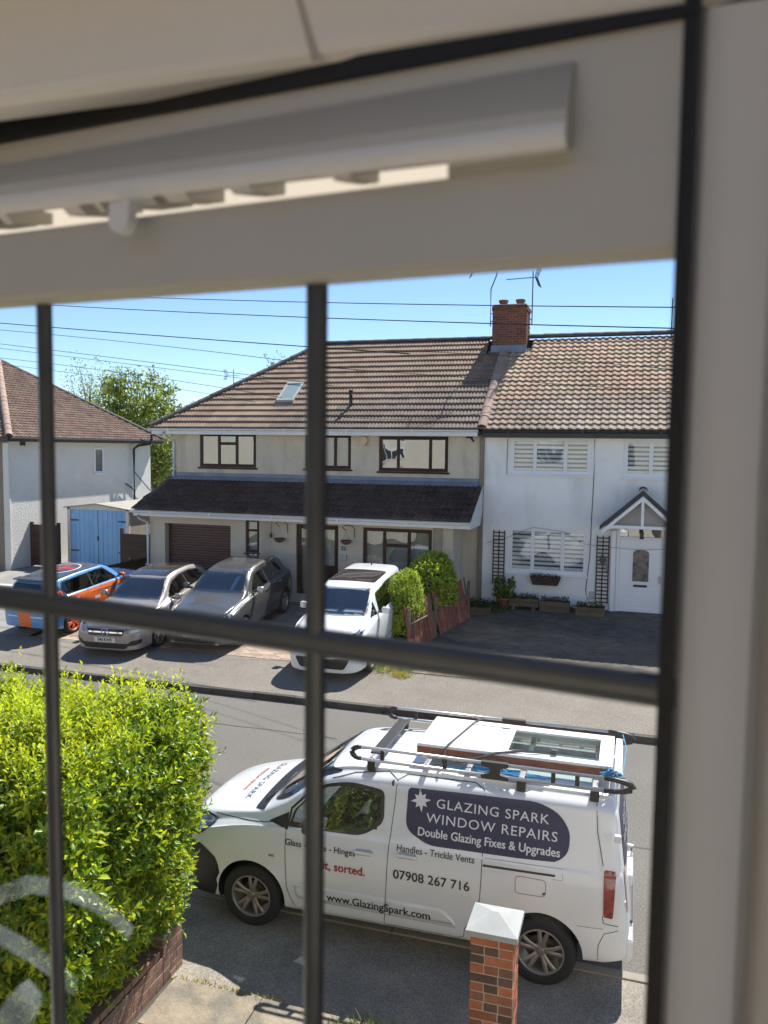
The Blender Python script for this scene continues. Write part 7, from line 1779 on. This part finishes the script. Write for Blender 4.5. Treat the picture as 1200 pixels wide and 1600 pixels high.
# roof of the near row, and the red bay roof and white windows that its opposite neighbours mirror
RT = M('home_roof', (.16, .09, .07), .9, .2, 3.)
for (x0, x1, y0, y1) in ((-16.5, rx0+.1, -4, oy1+.12), (rx1-.1, 8.5, -4, oy1+.12), (rx0+.1, rx1-.1, wy0-.2, oy1+.12), (rx0+.1, rx1-.1, -4, -2.3)):
    MB().bbox(x0, x1, y0, y1, 5.9, 6.05, .01).obj('roof', RT, home)
for x in (-13, -8.6, -4.4, 3.2):
    f = MB().bbox(x-.9, x+.9, oy1, oy1+.03, 4.25, 5.35, .01).obj('facade_window', WHITE, home)
    for k in range(3): MB().box(x-.82+.56*k, x-.34+.56*k, oy1+.03, oy1+.036, 4.35, 5.25).obj('pane', GLD if False else M('dull_pane', (.05, .06, .07), .05, spec=.9), f)
BR = M('bay_roof_tiles', (.30, .10, .055), .9, .25, 9.)
for (x0, x1) in ((-15, -9.6), (-7.6, -2.2), (1.2, 6.)):
    MB().prism([(oy1, 3.55), (oy1+.8, 2.85), (oy1+.8, 2.75), (oy1, 2.75)], 0, x0, x1).obj('bay_roof', BR, home)
    MB().bbox(x0+.2, x1-.2, oy1, oy1+.6, .1, 2.75, .02).obj('bay', OUT, home)

# pale arcs imitating the window handle's reflection, put on the pane low left
SM = bpy.data.materials.new('painted_reflection'); SM.use_nodes = True; _t = SM.node_tree; _L = _t.links.new; _t.nodes.remove(_t.nodes['Principled BSDF'])
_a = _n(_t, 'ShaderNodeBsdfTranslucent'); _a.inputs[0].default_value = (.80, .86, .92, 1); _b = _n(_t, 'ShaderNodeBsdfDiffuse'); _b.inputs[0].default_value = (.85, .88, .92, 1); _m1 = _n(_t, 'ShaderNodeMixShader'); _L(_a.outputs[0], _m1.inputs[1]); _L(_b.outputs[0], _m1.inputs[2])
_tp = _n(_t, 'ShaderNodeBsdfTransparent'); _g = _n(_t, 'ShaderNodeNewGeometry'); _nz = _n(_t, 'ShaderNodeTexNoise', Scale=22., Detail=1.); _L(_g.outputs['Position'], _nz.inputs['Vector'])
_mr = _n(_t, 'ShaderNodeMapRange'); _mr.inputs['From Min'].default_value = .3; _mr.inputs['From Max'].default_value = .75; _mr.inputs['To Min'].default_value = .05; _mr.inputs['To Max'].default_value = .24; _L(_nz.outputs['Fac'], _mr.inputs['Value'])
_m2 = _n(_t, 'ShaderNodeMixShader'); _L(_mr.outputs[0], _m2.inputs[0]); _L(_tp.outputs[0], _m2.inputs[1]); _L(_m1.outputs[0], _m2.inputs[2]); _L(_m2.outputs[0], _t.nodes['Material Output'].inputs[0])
def reflection_arc(path, label, n=.0026):
    """path: (px, py, width px) along the arc, unprojected onto the pane"""
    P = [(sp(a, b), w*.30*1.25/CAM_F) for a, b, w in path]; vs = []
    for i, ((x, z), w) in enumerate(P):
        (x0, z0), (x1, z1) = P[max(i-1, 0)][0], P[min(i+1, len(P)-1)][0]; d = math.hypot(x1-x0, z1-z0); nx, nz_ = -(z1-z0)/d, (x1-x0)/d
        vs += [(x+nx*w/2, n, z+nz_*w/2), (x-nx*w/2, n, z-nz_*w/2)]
    o = MB().add(vs, [(2*i, 2*i+1, 2*i+3, 2*i+2) for i in range(len(P)-1)]).obj('painted_reflection_arc', SM, sash, world=False, label=label); return o
reflection_arc([(-40, 1420, 30), (0, 1400, 34), (40, 1385, 36), (90, 1392, 36), (140, 1412, 34), (175, 1440, 30), (200, 1462, 30)], 'upper curved pale painted reflection')
reflection_arc([(-50, 1450, 40), (0, 1468, 44), (40, 1490, 44), (80, 1520, 42), (112, 1548, 40)], 'lower broad pale painted reflection')
reflection_arc([(0, 1620, 70), (22, 1590, 74), (42, 1560, 60), (50, 1545, 40)], 'blunt pale painted reflection at the bottom')
# clipped shrubs in the near front garden, mirrored in the van's windows
bush('rounded laurel in the near front garden left of our window, out of view below', (-4.3, 2.2, 1.1), (1.2, .8, 1.2), 2600, .10, [LEAFG, LEAFD], 2.4)
bush('rounded laurel in the near front garden under our window, out of view below', (-1.9, 2.0, 1.0), (1.0, .7, 1.1), 2400, .10, [LEAFG, LEAFD], 2.4)
